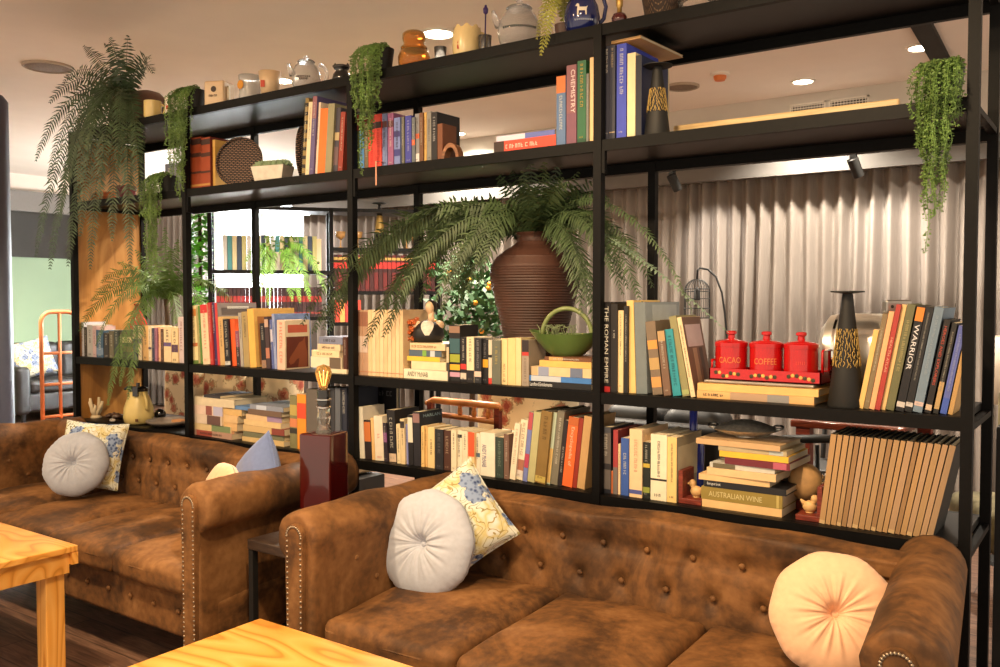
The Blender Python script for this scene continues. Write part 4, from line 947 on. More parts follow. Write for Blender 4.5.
# brown wooden arch book-end right of the books
p = place(453, .06, Z3); t = thing('wooden_arch', 'small brown wooden arch at the end of the upper-shelf books', 'ornament', p, YAWR-.5)
mm = MB(); n = 20
pts = [(.038*math.cos(PI*k/n), .062*math.sin(PI*k/n)) for k in range(n+1)]; pin = [(.026*math.cos(PI*k/n), .046*math.sin(PI*k/n)) for k in range(n+1)]
for k in range(n):
    mm.prism([pts[k], pts[k+1], pin[k+1], pin[k]], -.02, .02)
mm.build('arch', wood_mat('brown_wood', srgb(92, 56, 30), srgb(128, 80, 44), srgb(150, 98, 56), scale=8), t)
def cone_stick(px, Y, z, ytop, label, wpx_top, wpx_bot, wpx_disc):
    p = place(px, Y, z); s = mpp(p+Vector((0, 0, .1))); h = atY(px, ytop, Y).z-z
    t = thing('candlestick', label, 'candlestick', p)
    rt, rb, rd = wpx_top*s/2, wpx_bot*s/2, wpx_disc*s/2
    f = lambda v: rb+(rt-rb)*v
    MB().lathe([(0, 0), (rb*.96, 0), (rb, .006), (f(.33), h*.33)], 36).build('foot', M_blackm, t, True)
    # gold scratched band
    MB().lathe([(f(.33)-.0005, h*.33), (f(.68), h*.68)], 36, cap=False).build('band', M_blackm, t, True)
    g = MB(); rg = random.Random(int(px))
    for k in range(30):
        a = 2*PI*k/30; vv = .34+rg.uniform(0, .03)
        while vv < .66:
            ln = rg.uniform(.04, .10); a2 = a+rg.uniform(-.07, .07)
            pts = []
            for q in range(5):
                v = min(.675, vv+ln*q/4); aa = a2+.06*math.sin(q*1.6+k); rr = f(v)+.0012; pts.append((rr*math.cos(aa), rr*math.sin(aa), h*v))
            g.tube(pts, .0010, 4); vv += ln+.01
    g.build('gold_pattern', M_gold, t, 'all')
    MB().lathe([(f(.68), h*.68), (rt, h*.975), (rd*.7, h*.985), (rd, h*.99), (rd, h), (0, h)], 36).build('neck', M_blackm, t, True)
    return t
cone_stick(656, .07, Z3, 66, 'black cone candlestick with gold scratches on the upper shelf', 9, 26, 30)
cone_stick(847.5, .07, ZM, 291, 'tall black cone candlestick with gold scratches left of the leaning books', 10, 35, 32)
p0, p1 = atY(673, 120, .27), atY(899, 106, .27); t = thing('wooden_board', 'long pale wooden board standing on edge along the right upper shelf', 'board', (p0.x, .27, Z3))
M_pale = wood_mat('pale_wood', srgb(206, 170, 116), srgb(226, 192, 138), srgb(236, 206, 156), scale=4, stretch=(1, 10, 10))
MB().rbox(0, p1.x-p0.x, 0, .02, 0.0002, atY(785, 112, .27).z-Z3, .006).build('plank', M_pale, t, True)
p0 = atY(676, 122, .2); t = thing('notebook', 'small dark notebook lying before the pale wooden board', 'notebook', (p0.x, .2, Z3)); cover_parts(t, .012, .055, .07, (120, 96, 56), .001, flat=True)

# middle shelf: painted bust on the pile
p = place(433, .15, zb); s = mpp(p); t = thing('bust', 'small painted bust of a dark-haired woman on the middle-shelf pile', 'figurine', (p.x, .12, zb), YAWR)
M_skin = mat('painted_skin', seen(236, 190, 140), .4, noise=.03); M_hair = mat('painted_hair', srgb(34, 24, 20), .5)
M_dress = mat('painted_black_dress', srgb(26, 24, 26), .5); M_blouse = mat('painted_white_lace', seen(226, 206, 176), .6, noise=.15, scale=90)
dprof = [(0, 0), (.055, 0), (.064, .025), (.06, .05), (.046, .07), (.026, .082), (0, .09)]
MB().lathe(dprof, 28).build('dress', M_dress, t, 'all')
def vneck(u, v):
    z = .028+.056*v; k = 0
    while k < 5 and dprof[k+1][1] < z: k += 1
    f = (z-dprof[k][1])/max(1e-6, dprof[k+1][1]-dprof[k][1]); rr = dprof[k][0]*(1-f)+dprof[k+1][0]*f+.002
    a = -PI/2+(u-.5)*(.25+1.15*v); return (rr*math.cos(a), rr*math.sin(a), z+.001)
MB().grid(vneck, 12, 10).build('blouse', M_blouse, t, 'all')
m = MB(); m.lathe([(.017, .075), (.0125, .1), (.0125, .12), (0, .125)], 20, c=(.012, -.004, 0))
def headf(u, v):
    a = 2*PI*u; b2 = PI*v; x, y, z = math.sin(b2)*math.cos(a), math.sin(b2)*math.sin(a), math.cos(b2)
    fx = .019*x; fy = .021*y; fz = .027*z
    nose = math.exp(-((x+.5)**2/.02+(y+.85)**2/.08+(z+.05)**2/.05)); chin = math.exp(-((z+.8)**2/.06))*.0
    fx -= .005*nose; fy -= .006*nose
    if z < 0: fx *= 1+.25*z; fy *= 1+.15*z
    return (.008+fx, -.006+fy, .136+fz)
m.grid(headf, 28, 18, cu=True); m.build('face', M_skin, t, 'all')
MB().grid(lambda u, v: tuple(Vector((.012, .001, .143))+Vector((.023*math.sin(PI*v)*math.cos(2*PI*u), .022*math.sin(PI*v)*math.sin(2*PI*u), .026*math.cos(PI*v)))), 20, 12, cu=True).grid(lambda u, v: tuple(Vector((.03, .012, .146))+.013*Vector((math.sin(PI*v)*math.cos(2*PI*u), math.sin(PI*v)*math.sin(2*PI*u), math.cos(PI*v)))), 14, 8, cu=True).build('hair', M_hair, t, 'all')
for sx in (-1, 1): MB().grid(lambda u, v, sx=sx: tuple(Vector((.044*sx, -.004, .068))+Vector((.02*math.sin(PI*v)*math.cos(2*PI*u), .018*math.sin(PI*v)*math.sin(2*PI*u), .018*math.cos(PI*v)))), 16, 10, cu=True).build('shoulder', M_skin, t, 'all')
fl = MB(); rg = random.Random(3)
for k in range(26):
    c = Vector((-.062+rg.uniform(-.022, .02), rg.uniform(-.02, .02)-.005, .04+rg.uniform(-.03, .05)))
    for q in range(5):
        a = 2*PI*q/5+k; d = Vector((math.cos(a), -.4, math.sin(a)))*.009; fl.tube([c, c+d], [.002, .005], 5)
fl.build('flowers', mat('orange_flowers', seen(196, 96, 40), .5, noise=.2, scale=80), t, 'all')

# brown ribbed vase behind the paperbacks
VY = .25
p = place(535, VY, ZM); sv = mpp(p)
vz = lambda y: atY(535, y, VY).z
def vw(w): return w*sv/2
t_vase = thing('vase', 'big brown ribbed pottery vase holding the large fern, middle shelf', 'vase', p)
prof0 = [(330+56, 54), (337, 62), (320, 70), (300, 80), (286, 87), (275, 90), (266, 88), (257, 76), (250, 58), (246, 44), (242, 36), (237, 36), (233, 42)]
zs = [(vw(w), max(.0, vz(y)-ZM)) for y, w in prof0]; zs[0] = (zs[0][0], 0)
dense = []
for (r0, z0), (r1, z1) in zip(zs, zs[1:]):
    n = max(2, int(abs(z1-z0)/.0048))
    for k in range(n):
        f = k/n; q = len(dense)
        dense.append((r0+(r1-r0)*f+(.0020 if q % 2 else 0), z0+(z1-z0)*f))
dense.append(zs[-1])
inn = [(zs[-1][0]-.008, zs[-1][1]), (zs[-2][0]-.01, zs[-2][1]), (zs[-3][0]-.012, zs[-3][1]-.02), (0, zs[-3][1]-.03)]
M_vase = mat('ribbed_brown_clay', srgb(62, 37, 28), .55, noise=.4, scale=7, bump=.1)
MB().lathe([(0, 0)]+dense+inn, 56).build('body', M_vase, t_vase, True)
VASE_TOP = p+Vector((0, 0, zs[-3][1]))

# green boat bowl with an arched handle
p = place(567, .12, zbowl); t = thing('green_bowl', 'green boat-shaped ceramic basket bowl with arched handle on a book pile', 'bowl', p, YAWR*.25)
M_gr = mat('green_glaze', srgb(86, 112, 58), .3, noise=.12, scale=15, coat=.4)
def boat(u, v, off=0):
    a = 2*PI*u; e = .052+(.142-.052)*v**.75; w = .036+(.085-.036)*v**.8
    z = .078*v+.014*v*abs(math.cos(a))**3
    return ((e-off)*math.cos(a), (w-off)*math.sin(a), z+(off if v < .3 else 0))
m = MB().grid(lambda u, v: boat(u, v), 48, 12, cu=True).grid(lambda u, v: boat(u, v, .006), 48, 12, cu=True)
m.add([boat(k/48, 1) for k in range(48)]+[boat(k/48, 1, .006) for k in range(48)], [(k, (k+1) % 48, (k+1) % 48+48, k+48) for k in range(48)])
m.add([boat(k/48, 0) for k in range(48)], [tuple(range(48))]); m.add([boat(k/48, 0, .006) for k in range(48)], [tuple(range(48))])
m.build('body', M_gr, t, 'all')
MB().tube(arc_pts((0, 0, .070), .095, .098, .02, PI-.02, 22), .0085, 10).build('handle', mat('green_glaze_handle', srgb(122, 134, 82), .35, noise=.1, coat=.3), t, 'all')
sp = MB(); rg = random.Random(5)
for k in range(30):
    b0 = Vector((rg.uniform(-.09, .02), rg.uniform(-.03, .03), .045)); sp.tube([b0, b0+Vector((rg.uniform(-.02, .02), rg.uniform(-.02, .02), .05)), b0+Vector((rg.uniform(-.04, .04), rg.uniform(-.04, .04), .065))], [.0022, .0018, .0008], 5)
sp.build('air_plant', mat('grey_green_leaf', srgb(120, 132, 96), .7), t, 'all')
MB().lathe([(0, -.02), (.03, -.012), (.034, 0), (.03, .012), (0, .02)], 20, c=(.06, 0, .06)).build('pod', mat('straw_pod', seen(206, 176, 106), .7, noise=.2), t, 'all')

# red canister set in its tray
M_red = mat('red_enamel', srgb(178, 14, 16), .2, noise=.04, coat=.5); M_gilt = mat('gilt_lettering', srgb(214, 120, 60), .5, noise=0)
tzr = ztin+.0102
pr0, pr1 = atY(706, 384, .09), atY(816, 384, .09)
t = thing('tray', 'thin grey metal tray under the red canister set', 'tray', ((pr0.x+pr1.x)/2, .16, ztin+.0005))
hw = (pr1.x-pr0.x)/2
MB().rbox(-hw, hw, -.09, .09, 0, .0095, .004).build('base', mat('grey_tray', srgb(150, 142, 134), .35, .4, noise=.1), t, True)
pa, pb = atY(709, 376, .085), atY(821, 376, .085); cxm = (pa.x+pb.x)/2; hw = (pb.x-pa.x)/2
t_rack = thing('canister_rack', 'red enamel rack with painted flowers holding the three canisters', 'rack', (cxm, .085, tzr))
MB().box(-hw, hw, 0, .004, 0, .036).box(-hw, hw, .108, .112, 0, .036).box(-hw, hw, 0, .112, 0, .004).box(-hw, -hw+.004, 0, .112, 0, .036).box(hw-.004, hw, 0, .112, 0, .036).build('trough', M_red, t_rack)
hd = MB(); hd.tube([(hw-.002, .02, .03), (hw-.002, .02, .095), (hw-.002, .026, .1), (hw-.002, .086, .1), (hw-.002, .092, .095), (hw-.002, .092, .03)], .004, 8); hd.tube([(-hw+.002, .02, .03), (-hw+.002, .02, .06), (-hw+.002, .092, .06), (-hw+.002, .092, .03)], .004, 8); hd.build('handle', M_red, t_rack, 'all')
fb = MB(); fd = MB(); rg = random.Random(2)
for g in range(3):
    xc = -hw*.66+g*hw*.66
    for k in range(7):
        x = xc-.036+k*.012; z = .018+rg.uniform(-.006, .006)
        (fb if k % 2 else fd).lathe([(0, 0), (.0058 if k % 2 else .0066, 0), (.005, .001), (0, .0012)], 9, M=Matrix.Translation((x, -.0002, z)) @ Matrix.Rotation(PI/2, 4, 'X'))
fb.build('painted_flowers', mat('yellow_flower_paint', srgb(232, 170, 90), .5, noise=.2, scale=300), t_rack); fd.build('painted_leaves', mat('dark_leaf_paint', srgb(60, 52, 30), .5, noise=0), t_rack)
for g, (pc, nm, wh) in enumerate(((731.3, 'CACAO', 'left'), (766.3, 'COFFEE', 'middle'), (801, '', 'right'))):
    q = atY(pc, 360, .14); rr = .0505
    t = thing('canister', f'red enamel canister with knobbed lid, {wh} of the three in the rack'+(f', lettered {nm.lower()}' if nm else ', worn lettering'), 'canister', (q.x, .141, tzr+.0045), YAWR-.12, 'red canisters')
    MB().lathe([(0, 0), (rr, 0), (rr, .103), (rr-.003, .103), (rr-.004, .004), (0, .004)], 40).build('body', M_red, t, True)
    MB().lathe([(rr+.002, .1), (rr+.002, .112), (rr-.004, .117), (.02, .121), (.0115, .124), (.0105, .136), (.016, .139), (.016, .146), (.012, .149), (0, .149)], 40).build('lid', M_red, t, True)
    m = MB()
    if nm:
        vs, fs, wd = text_mesh(nm); k = .019; L = .07/(wd*k)
        m.add([((rr+.0006)*math.sin(v.x*k*L/rr-.25), -(rr+.0006)*math.cos(v.x*k*L/rr-.25), .058+v.y*k) for v in vs], fs)
    else:
        for q2 in range(5):
            a = -.5+q2*.12; m.add([((rr+.0006)*math.sin(a+e), -(rr+.0006)*math.cos(a+e), .052+z) for e, z in ((0, 0), (.03, 0), (.03, .010), (0, .010))], [(0, 1, 2, 3)])
    m.build('lettering', M_gilt if nm else mat('worn_gilt', srgb(206, 60, 40), .5, noise=0), t)

# chrome breadbin-like appliance behind the right candlestick
p0 = atY(838, 330, .27); p1 = atY(902, 330, .27)
t = thing('chrome_canister', 'large shiny chrome drum lying behind the right candlestick', 'appliance', ((p0.x+p1.x)/2-.045, .30, ZM))
L = (p1.x-p0.x)/2; rr = .118
MB().lathe([(0, -L), (rr*.7, -L), (rr*.95, -L+.02), (rr, -L+.05), (rr, L-.02), (rr*.94, L), (0, L)], 44, M=Matrix.Translation((0, 0, rr+.03)) @ Matrix.Rotation(PI/2, 4, 'Y')).build('drum', mat('soft_chrome', (.86, .82, .75), .3, .85, noise=.05), t, True)
MB().box(-L*.7, L*.7, -.07, .07, 0, .045).build('cradle', M_blackm, t)
MB().lathe([(rr+.002, 0), (rr+.002, .008)], 44, cap=False, M=Matrix.Translation((-L*.5, 0, rr+.03)) @ Matrix.Rotation(PI/2, 4, 'Y')).build('band', M_chrome, t, True)
q = atY(884, 299, .27); t = thing('metal_box', 'small silver metal box with three holes on top of the chrome drum', 'box', (q.x+.03, .30, ZM+2*rr+.031), .5); t.scale = (.75, .75, .85)
MB().rbox(-.05, .05, -.03, .03, 0, .048, .008).build('case', mat('grey_metal', (.4, .38, .36), .3, .9, noise=.05), t, True)
m = MB()
for k in (-1, 0, 1): m.lathe([(0, 0), (.006, 0), (.006, .001), (0, .001)], 14, M=Matrix.Translation((k*.026, -.0302, .024)) @ Matrix.Rotation(PI/2, 4, 'X'))
m.build('hole', M_dark, t)

# ---- lower shelf things
p = place(137, .1, ZL); t = thing('thermos_jug', 'pale yellow thermos jug with a black lid on the lower shelf', 'jug', p, YAWR)
M_ylw = mat('pale_yellow_plastic', seen(226, 192, 112), .35, noise=.03); s = mpp(p)
MB().lathe([(0, 0), (.058, 0), (.072, .012), (.077, .04), (.073, .085), (.058, .13), (.046, .155), (.044, .175), (.0, .175)], 40).build('body', M_ylw, t, 'all')
MB().lathe([(.046, .172), (.047, .187), (.035, .195), (0, .196)], 28).build('lid', M_bglaze, t, True)
MB().tube([(-.03, 0, .185), (-.062, 0, .188), (-.075, 0, .18)], [.014, .01, .005], 8).build('spout', M_bglaze, t, 'all')
MB().box(-.006, .02, -.062, -.04, .15, .2).lathe([(.009, .19), (.009, .215), (0, .216)], 14, c=(.0, -.005, 0)).build('pump_button', M_bglaze, t)
MB().tube([(.04, -.03, .165), (.058, -.042, .13), (.064, -.05, .08)], .009, 10).build('handle', M_ylw, t, 'all')
m = MB()
MB().box(.012, .026, -.0765, -.066, .02, .034).build('emblem', mat('brown_print', srgb(96, 62, 30), .6, noise=0), t)
p = place(94, .1, ZL); t = thing('figurine', 'small white coral-like figurine at the left end of the lower shelf', 'figurine', p)
m = MB(); rg = random.Random(9)
for k in range(7):
    a = k*.9; b0 = Vector((0, 0, .004)); m.tube([b0, Vector((.02*math.cos(a), .02*math.sin(a), .04)), Vector((.034*math.cos(a+.3), .034*math.sin(a+.3), .07+.02*(k % 3)))], [.014, .011, .007], 8)
m.lathe([(0, 0), (.03, 0), (.025, .012), (0, .02)], 18); m.build('body', mat('white_coral', seen(226, 196, 146), .8, noise=.1), t, 'all')
M_shell = mat('brown_shell', srgb(70, 48, 36), .3, noise=.3, scale=60, coat=.3)
for k, (px, sz, lb) in enumerate(((108, .022, 'brown spiral shell left of the thermos jug, nearest the white figurine'), (116, .026, 'brown spiral shell close beside the thermos jug'), (112, .02, 'brown spiral shell between two larger shells left of the jug'))):
    q = place(px, .1+.05*(k == 2), ZL); t = thing('seashell', lb, 'shell', q, k*1.3, 'brown shells by the thermos jug')
    m = MB(); sp_ = []
    for j in range(30):
        a = j*.5; f = 1-j/30; sp_.append((sz*.9*f*math.cos(a), sz*.9*f*math.sin(a), sz*.62+sz*1.1*(1-f)))
    m.tube(sp_, [sz*.62*(1-j/31) for j in range(30)], 10); m.build('whorl', M_shell, t, 'all')
p = place(107, .03, ZL); t = thing('pebble', 'pale pebble at the lower-shelf edge left of the thermos jug', 'pebble', (p.x, .05, ZL))
MB().grid(lambda u, v: (.022*math.sin(PI*v)*math.cos(2*PI*u), .014*math.sin(PI*v)*math.sin(2*PI*u), .01-.01*math.cos(PI*v)), 16, 10, cu=True).build('stone', mat('pale_stone', srgb(170, 160, 150), .6), t, 'all')
p = place(168, .14, ZL); t = thing('plate', 'wide grey stoneware platter right of the thermos jug', 'plate', p)
MB().lathe([(0, 0), (.07, 0), (.105, .018), (.118, .03), (.115, .034), (.1, .022), (.066, .007), (0, .007)], 40).build('dish', mat('grey_stoneware', srgb(120, 108, 98), .5, noise=.15), t, 'all')
q = place(162, .12, ZL+.0085); t = thing('card', 'white card lying in the grey platter', 'card', q, .3); MB().box(-.045, .045, -.03, .03, 0, .002).build('sheet', mat('white_card', seen(236, 206, 170), .7, noise=.02), t); strokes(MB(), (0, 0, .0024), (1, 0, 0), (0, 1, 0), .06, .01).build('print', M_ink, t)
q = place(178, .17, ZL+.0085); t = thing('parcel', 'small orange-brown parcel on the grey platter', 'parcel', q, .1); MB().rbox(-.035, .035, -.025, .025, 0, .026, .005).build('wrap', mat('orange_paper', seen(206, 140, 84), .6, noise=.1), t, True)
q = place(158.5, .2, ZL); t = thing('globe_ornament', 'black glossy ball ornament right of the thermos jug', 'ornament', q)
MB().lathe([(0, 0), (.02, 0), (.02, .012), (.012, .016)], 20).build('stand', M_blackm, t, True)
MB().grid(lambda u, v: (.03*math.sin(PI*v)*math.cos(2*PI*u), .03*math.sin(PI*v)*math.sin(2*PI*u), .042-.03*math.cos(PI*v)), 24, 16, cu=True).build('ball', M_bglaze, t, 'all')
# cobalt bottle
p = place(694.5, .23, ZL); t = thing('blue_bottle', 'cobalt blue glass bottle standing behind the yellow-cream book', 'bottle', p)
bs = mpp(p)
M_cob = mat('cobalt_glass', (.02, .04, .36), .06, noise=0, trans=.15, ior=1.4, coat=.5)
MB().lathe([(0, 0), (.034, 0), (.037, .008), (.037, .15), (.033, .175), (.018, .2), (.0135, .215), (.0135, .28), (.016, .282), (.016, .292), (.012, .292)], 32).build('body', M_cob, t, 'all')
# duck book-ends
M_mah = wood_mat('red_stained_wood', srgb(84, 30, 20), srgb(118, 44, 28), srgb(140, 60, 38), scale=6)
M_duck = mat('yellow_wood', seen(228, 176, 106), .5, noise=.06)
def duck_end(px_b0, px_b1, board, lb1, flip):
    p0, p1 = atY(px_b0, 500, .05), atY(px_b1, 500, .05); w = p1.x-p0.x
    t = thing('bookend', lb1, 'bookend', (p0.x, .045, ZL), 0, 'duck bookends on the lower shelf')
    MB().rbox(0, w, 0, .09, 0, .017, .002).build('base', M_mah, t, True)
    bx = 0 if board == 'l' else w-.014
    MB().box(bx, bx+.014, .0, .09, .0172, .105).build('upright', M_mah, t)
    m = MB(); cx_ = w/2+(.006 if board == 'l' else -.008); f = -1 if flip else 1
    def ell(c, r): m.grid(lambda u, v: tuple(Vector(c)+Vector((r[0]*math.sin(PI*v)*math.cos(2*PI*u), r[1]*math.sin(PI*v)*math.sin(2*PI*u), r[2]*math.cos(PI*v)))), 16, 10, cu=True)
    m.lathe([(0, .0175), (.012, .0175), (.012, .02)], 14, c=(cx_, .04, 0))
    ell((cx_, .04, .036), (.021, .016, .018)); ell((cx_-.014*f, .04, .06), (.0115, .0105, .0125)); m.tube([(cx_-.01*f, .04, .045), (cx_-.013*f, .04, .056)], .009, 10); m.tube([(cx_+.015*f, .04, .042), (cx_+.027*f, .04, .054)], [.009, .003], 8); m.tube([(cx_-.023*f, .04, .059), (cx_-.033*f, .04, .057)], [.0045, .002], 8)
    m.build('duck', M_duck, t, 'all')
duck_end(679, 702, 'l', 'red wood bookend with a yellow duck left of the wine book pile', False)
duck_end(796, 822.5, 'r', 'red wood bookend with a yellow duck right of the wine book pile', True)
p = place(808, .2, ZL); t = thing('coconut_ornament', 'pale brown round coconut with a spiky fringe behind the right duck', 'ornament', p)
MB().lathe([(0, 0), (.03, 0), (.03, .02), (.02, .03)], 20).build('stand', M_mah, t, True)
MB().grid(lambda u, v: (.052*math.sin(PI*v)*math.cos(2*PI*u), .052*math.sin(PI*v)*math.sin(2*PI*u), .084-.058*math.cos(PI*v)), 28, 18, cu=True).build('shell', mat('coconut', seen(214, 160, 96), .7, noise=.1, scale=50), t, 'all')
m = MB()
for k in range(16):
    a = 2*PI*k/16; c = Vector((-.045, -.01, .09)); d = Vector((-.25, .8*math.cos(a), math.sin(a))).normalized(); m.tube([c+d*.028, c+d*.046], [.005, .001], 5)
m.build('fringe', mat('dark_spikes', srgb(60, 46, 34), .8), t, 'all')
p = place(816, .16, ZL); t = thing('glass_jar', 'small clear glass jar behind the right duck bookend', 'jar', (p.x+.05, .16, ZL))
MB().lathe([(0, 0), (.024, 0), (.026, .01), (.026, .1), (.022, .112), (.02, .112), (.023, .098), (.023, .01), (0, .006)], 24).build('body', M_clear, t, 'all')
MB().lathe([(.024, .112), (.024, .122), (0, .122)], 24).build('lid', M_steel, t, True)
# oval metal dish with handles, on the pile
p = place(747, .15, zdish); t = thing('metal_dish', 'oval hammered metal dish with ring handles on the wine book pile', 'dish', (p.x, .15, zdish+.0005), .3)
def dish(u, v, o=0):
    a = 2*PI*u; return ((.03+.075*v-o)*math.cos(a), (.02+.055*v-o)*math.sin(a), .004+.022*v**1.6+o)
m = MB().grid(lambda u, v: dish(u, v), 48, 10, cu=True)
m.grid(lambda u, v: (dish(u, 1)[0]*(1-v), dish(u, 1)[1]*(1-v), dish(u, 1)[2]+.03*math.sin(v*PI/2)), 48, 12, cu=True); m.lathe([(0, 0), (.03, 0), (.03, .005)], 32)
M_ham = mat('hammered_pewter', (.8, .75, .68), .34, .8, noise=.2, scale=80, bump=.6)
m.build('body', M_ham, t, 'all')
for s_ in (-1, 1): MB().tube([(s_*.1+.014*math.cos(a), .014*math.sin(a), .034+.004*math.sin(a)) for a in [2*PI*k/16 for k in range(16)]], .004, 8, closed=True).build('handle', M_steel, t, 'all')

# half-hidden things in the far-left bays
p = place(128, .16, Z3); t = thing('tin', 'dark red round tin behind the hanging fern, far-left upper shelf', 'tin', p)
M_dred = mat('dark_red_tin', srgb(96, 22, 22), .3, noise=.1)
MB().lathe([(0, 0), (.05, 0), (.05, .07), (0, .07)], 28).build('body', M_dred, t, True); MB().lathe([(.052, .06), (.052, .08), (.048, .084), (0, .085)], 28).build('lid', M_dred, t, True)
p = place(112, .22, Z3); t = thing('bowl', 'orange earthenware bowl behind the hanging fern, far-left upper shelf', 'bowl', p)
MB().lathe([(0, 0), (.035, 0), (.06, .03), (.075, .07), (.07, .07), (.055, .034), (.03, .008), (0, .008)], 32).build('body', M_terra, t, 'all')
p = place(138, .24, ZM); hh = atY(137, 304, .24).z-ZM; t = thing('red_vase', 'red glazed bottle vase behind the far-left paperbacks', 'vase', p)
MB().lathe([(0, 0), (.04, 0), (.05, .04), (.05, hh*.55), (.035, hh*.75), (.018, hh*.85), (.018, hh*.97), (.024, hh), (.018, hh), (.012, hh*.9), (0, hh*.88)], 28).build('body', mat('red_vase_glaze', srgb(168, 22, 26), .2, noise=.05, coat=.5), t, 'all')
# ================================================================ plants
def leaf_mat(name, c, var=.35, trans=.15):
    m = new_mat(name, .55); N, L, b = nodes(m); tc = N.new('ShaderNodeTexCoord'); n = N.new('ShaderNodeTexNoise'); n.inputs['Scale'].default_value = 14
    L.new(tc.outputs['Object'], n.inputs['Vector'])
    r = ramp(N, [(.3, [q*(1-var) for q in c]), (.7, [min(1, q*(1+var)) for q in c])]); L.new(n.outputs['Fac'], r.inputs['Fac']); L.new(r.outputs['Color'], b.inputs['Base Color'])
    return m
M_fern = leaf_mat('fern_leaf', srgb(62, 80, 48)); M_fernd = leaf_mat('dark_fern_leaf', srgb(52, 70, 42), .45); M_fern2 = leaf_mat('fern_leaf_bright', srgb(76, 104, 44)); M_fern3 = leaf_mat('fern_leaf_pale', srgb(120, 170, 70))  # the last green is the paler one for the far fern
M_sage = leaf_mat('sage_stem', srgb(104, 124, 104)); M_trail = leaf_mat('trailing_leaf', srgb(104, 134, 66), .4); M_ivy = leaf_mat('ivy_leaf', srgb(110, 190, 60), .4)
M_stem = mat('brown_stem', srgb(70, 52, 36), .8, noise=.2)
def bez(P, n):
    out = []
    k = len(P)-1
    for i in range(n+1):
        t = i/n; q = [Vector(p) for p in P]
        while len(q) > 1: q = [a.lerp(b, t) for a, b in zip(q, q[1:])]
        out.append(q[0])
    return out
def frond(parent, P, leaf, m, origin, pair=.014, rng=R, name='frond', droop=.35, face=.55):
    "one fern frond: a rib along the curve and a row of leaflets on each side"
    raw = bez(P, 40); L = sum((a-b).length for a, b in zip(raw, raw[1:])); n = max(12, int(L/pair))
    fine = bez(P, 120); cum = [0]
    for a_, b_ in zip(fine, fine[1:]): cum.append(cum[-1]+(a_-b_).length)
    pts = []; j = 0
    for i in range(n+1):
        q = cum[-1]*i/n
        while j < 119 and cum[j+1] < q: j += 1
        pts.append(fine[j].lerp(fine[j+1], min(1, max(0, (q-cum[j])/max(1e-9, cum[j+1]-cum[j])))))
    mb = MB(); O = Vector(origin)
    mb.tube([p-O for p in pts[::3]]+[pts[-1]-O], [.0024*(1-.7*i/(len(pts[::3]))) for i in range(len(pts[::3])+1)], 5)
    vs, fs = mb.v, mb.f
    for i in range(2, n+1):
        t = i/n; p = pts[i]-O; d = (pts[i]-pts[i-1]).normalized()
        side = d.cross(Vector((0, 0, 1)))
        if side.length < .15: side = Vector((.8, .58, 0))
        side.normalize(); sf = d.cross(-_F)
        if sf.length > .2:
            sf.normalize(); sf = sf if sf.dot(side) >= 0 else -sf; side = (side*(1-face)+sf*face).normalized()
        nor = side.cross(d).normalized()
        ln = leaf*(.3+.7*min(1, t*4))*(1-.82*t**4)*rng.uniform(.85, 1.1)
        w = pair*.82*(.6+.4*(1-t))
        for s in (-1, 1):
            a = (side*s+d*.32+Vector((0, 0, -droop))*rng.uniform(.3, 1.7)+nor*rng.uniform(-.12, .2)).normalized()
            e = d*w*.5
            b = len(vs)
            q = p+a*ln*.45+nor*.0015*s
            vs += [tuple(p-e*.6), tuple(p+e*.6), tuple(q+e*1.15), tuple(p+a*ln+d*ln*.06-Vector((0, 0, ln*.10))), tuple(q-e*1.1)]
            fs.append((b, b+1, b+2, b+3, b+4))
    o = mb.build(name, m, parent); return o
def fern(label, root, tips, leaf, m, up=.3, name='potted_fern', pair=.014, droop=.75, cat='fern', spread=.25, face=.55):
    t = thing(name, label, cat, root)
    for tip in tips:
        T = Vector(tip[:3]); lift = tip[3] if len(tip) > 3 else up; mm_ = tip[4] if len(tip) > 4 else m; lf = tip[5] if len(tip) > 5 else leaf
        d = T-root; h = Vector((d.x, d.y, 0))
        P1 = root+h*spread+Vector((0, 0, lift)); P2 = root+h*.80+Vector((0, 0, d.z*.42+lift*.62 if d.z < .05 else max(lift*.9, d.z*.5+lift*.75)))
        frond(t, [root, P1, P2, T], lf, mm_, root, pair, droop=droop, face=face)
    return t
def tips_px(lst): return [(*atY(x, y, Y), *rest) for x, y, Y, *rest in lst]

# big fern in the brown vase
vr = VASE_TOP+Vector((0, 0, -.02))
big = [(312, 332, -.06, .34, M_fern, .075), (330, 322, .0, .36, M_fern, .07), (372, 335, -.05, .3, M_fern, .06), (398, 290, .0, .33, M_fern, .07), (404, 300, .2, .26), (436, 300, -.06, .26), (462, 262, .0, .25), (470, 240, .1, .2), (440, 268, .3, .2), (478, 285, .1, .22),
       (500, 176, .2, .16), (512, 168, .3, .14), (530, 160, .2, .14), (545, 163, .1, .14), (560, 160, .3, .14), (578, 172, .2, .15), (594, 182, .3, .17), (520, 180, .05, .16), (568, 182, .05, .16), (608, 205, .2, .2),
       (588, 300, .05, .22), (600, 330, .12, .24), (622, 292, .12, .24), (640, 300, .1, .26), (634, 262, .25, .24), (692, 312, .05, .33, M_fern, .03), (652, 285, .2, .26), (612, 270, .02, .22), (580, 268, .0, .16)]
big += [(x+R.uniform(-14, 14), y+R.uniform(-10, 14), Y+R.uniform(-.04, .08), *r_[:1]) for x, y, Y, *r_ in big if x < 640]
big += [(x+R.uniform(-16, 26), y+R.uniform(-20, 10), Y+R.uniform(-.04, .1), l+R.uniform(-.05, .03)) for x, y, Y, l, *r_ in big if x < 480 and y > 225]
t_bf = fern('large dark green fern spilling out of the big brown vase', vr, tips_px(big), .066, M_fern, cat='fern', pair=.0145)
frond(t_bf, [vr, vr+Vector((.15, -.05, .22)), atY(650, 262, .06), atY(728, 332, .04)], .018, M_sage, vr, .018)
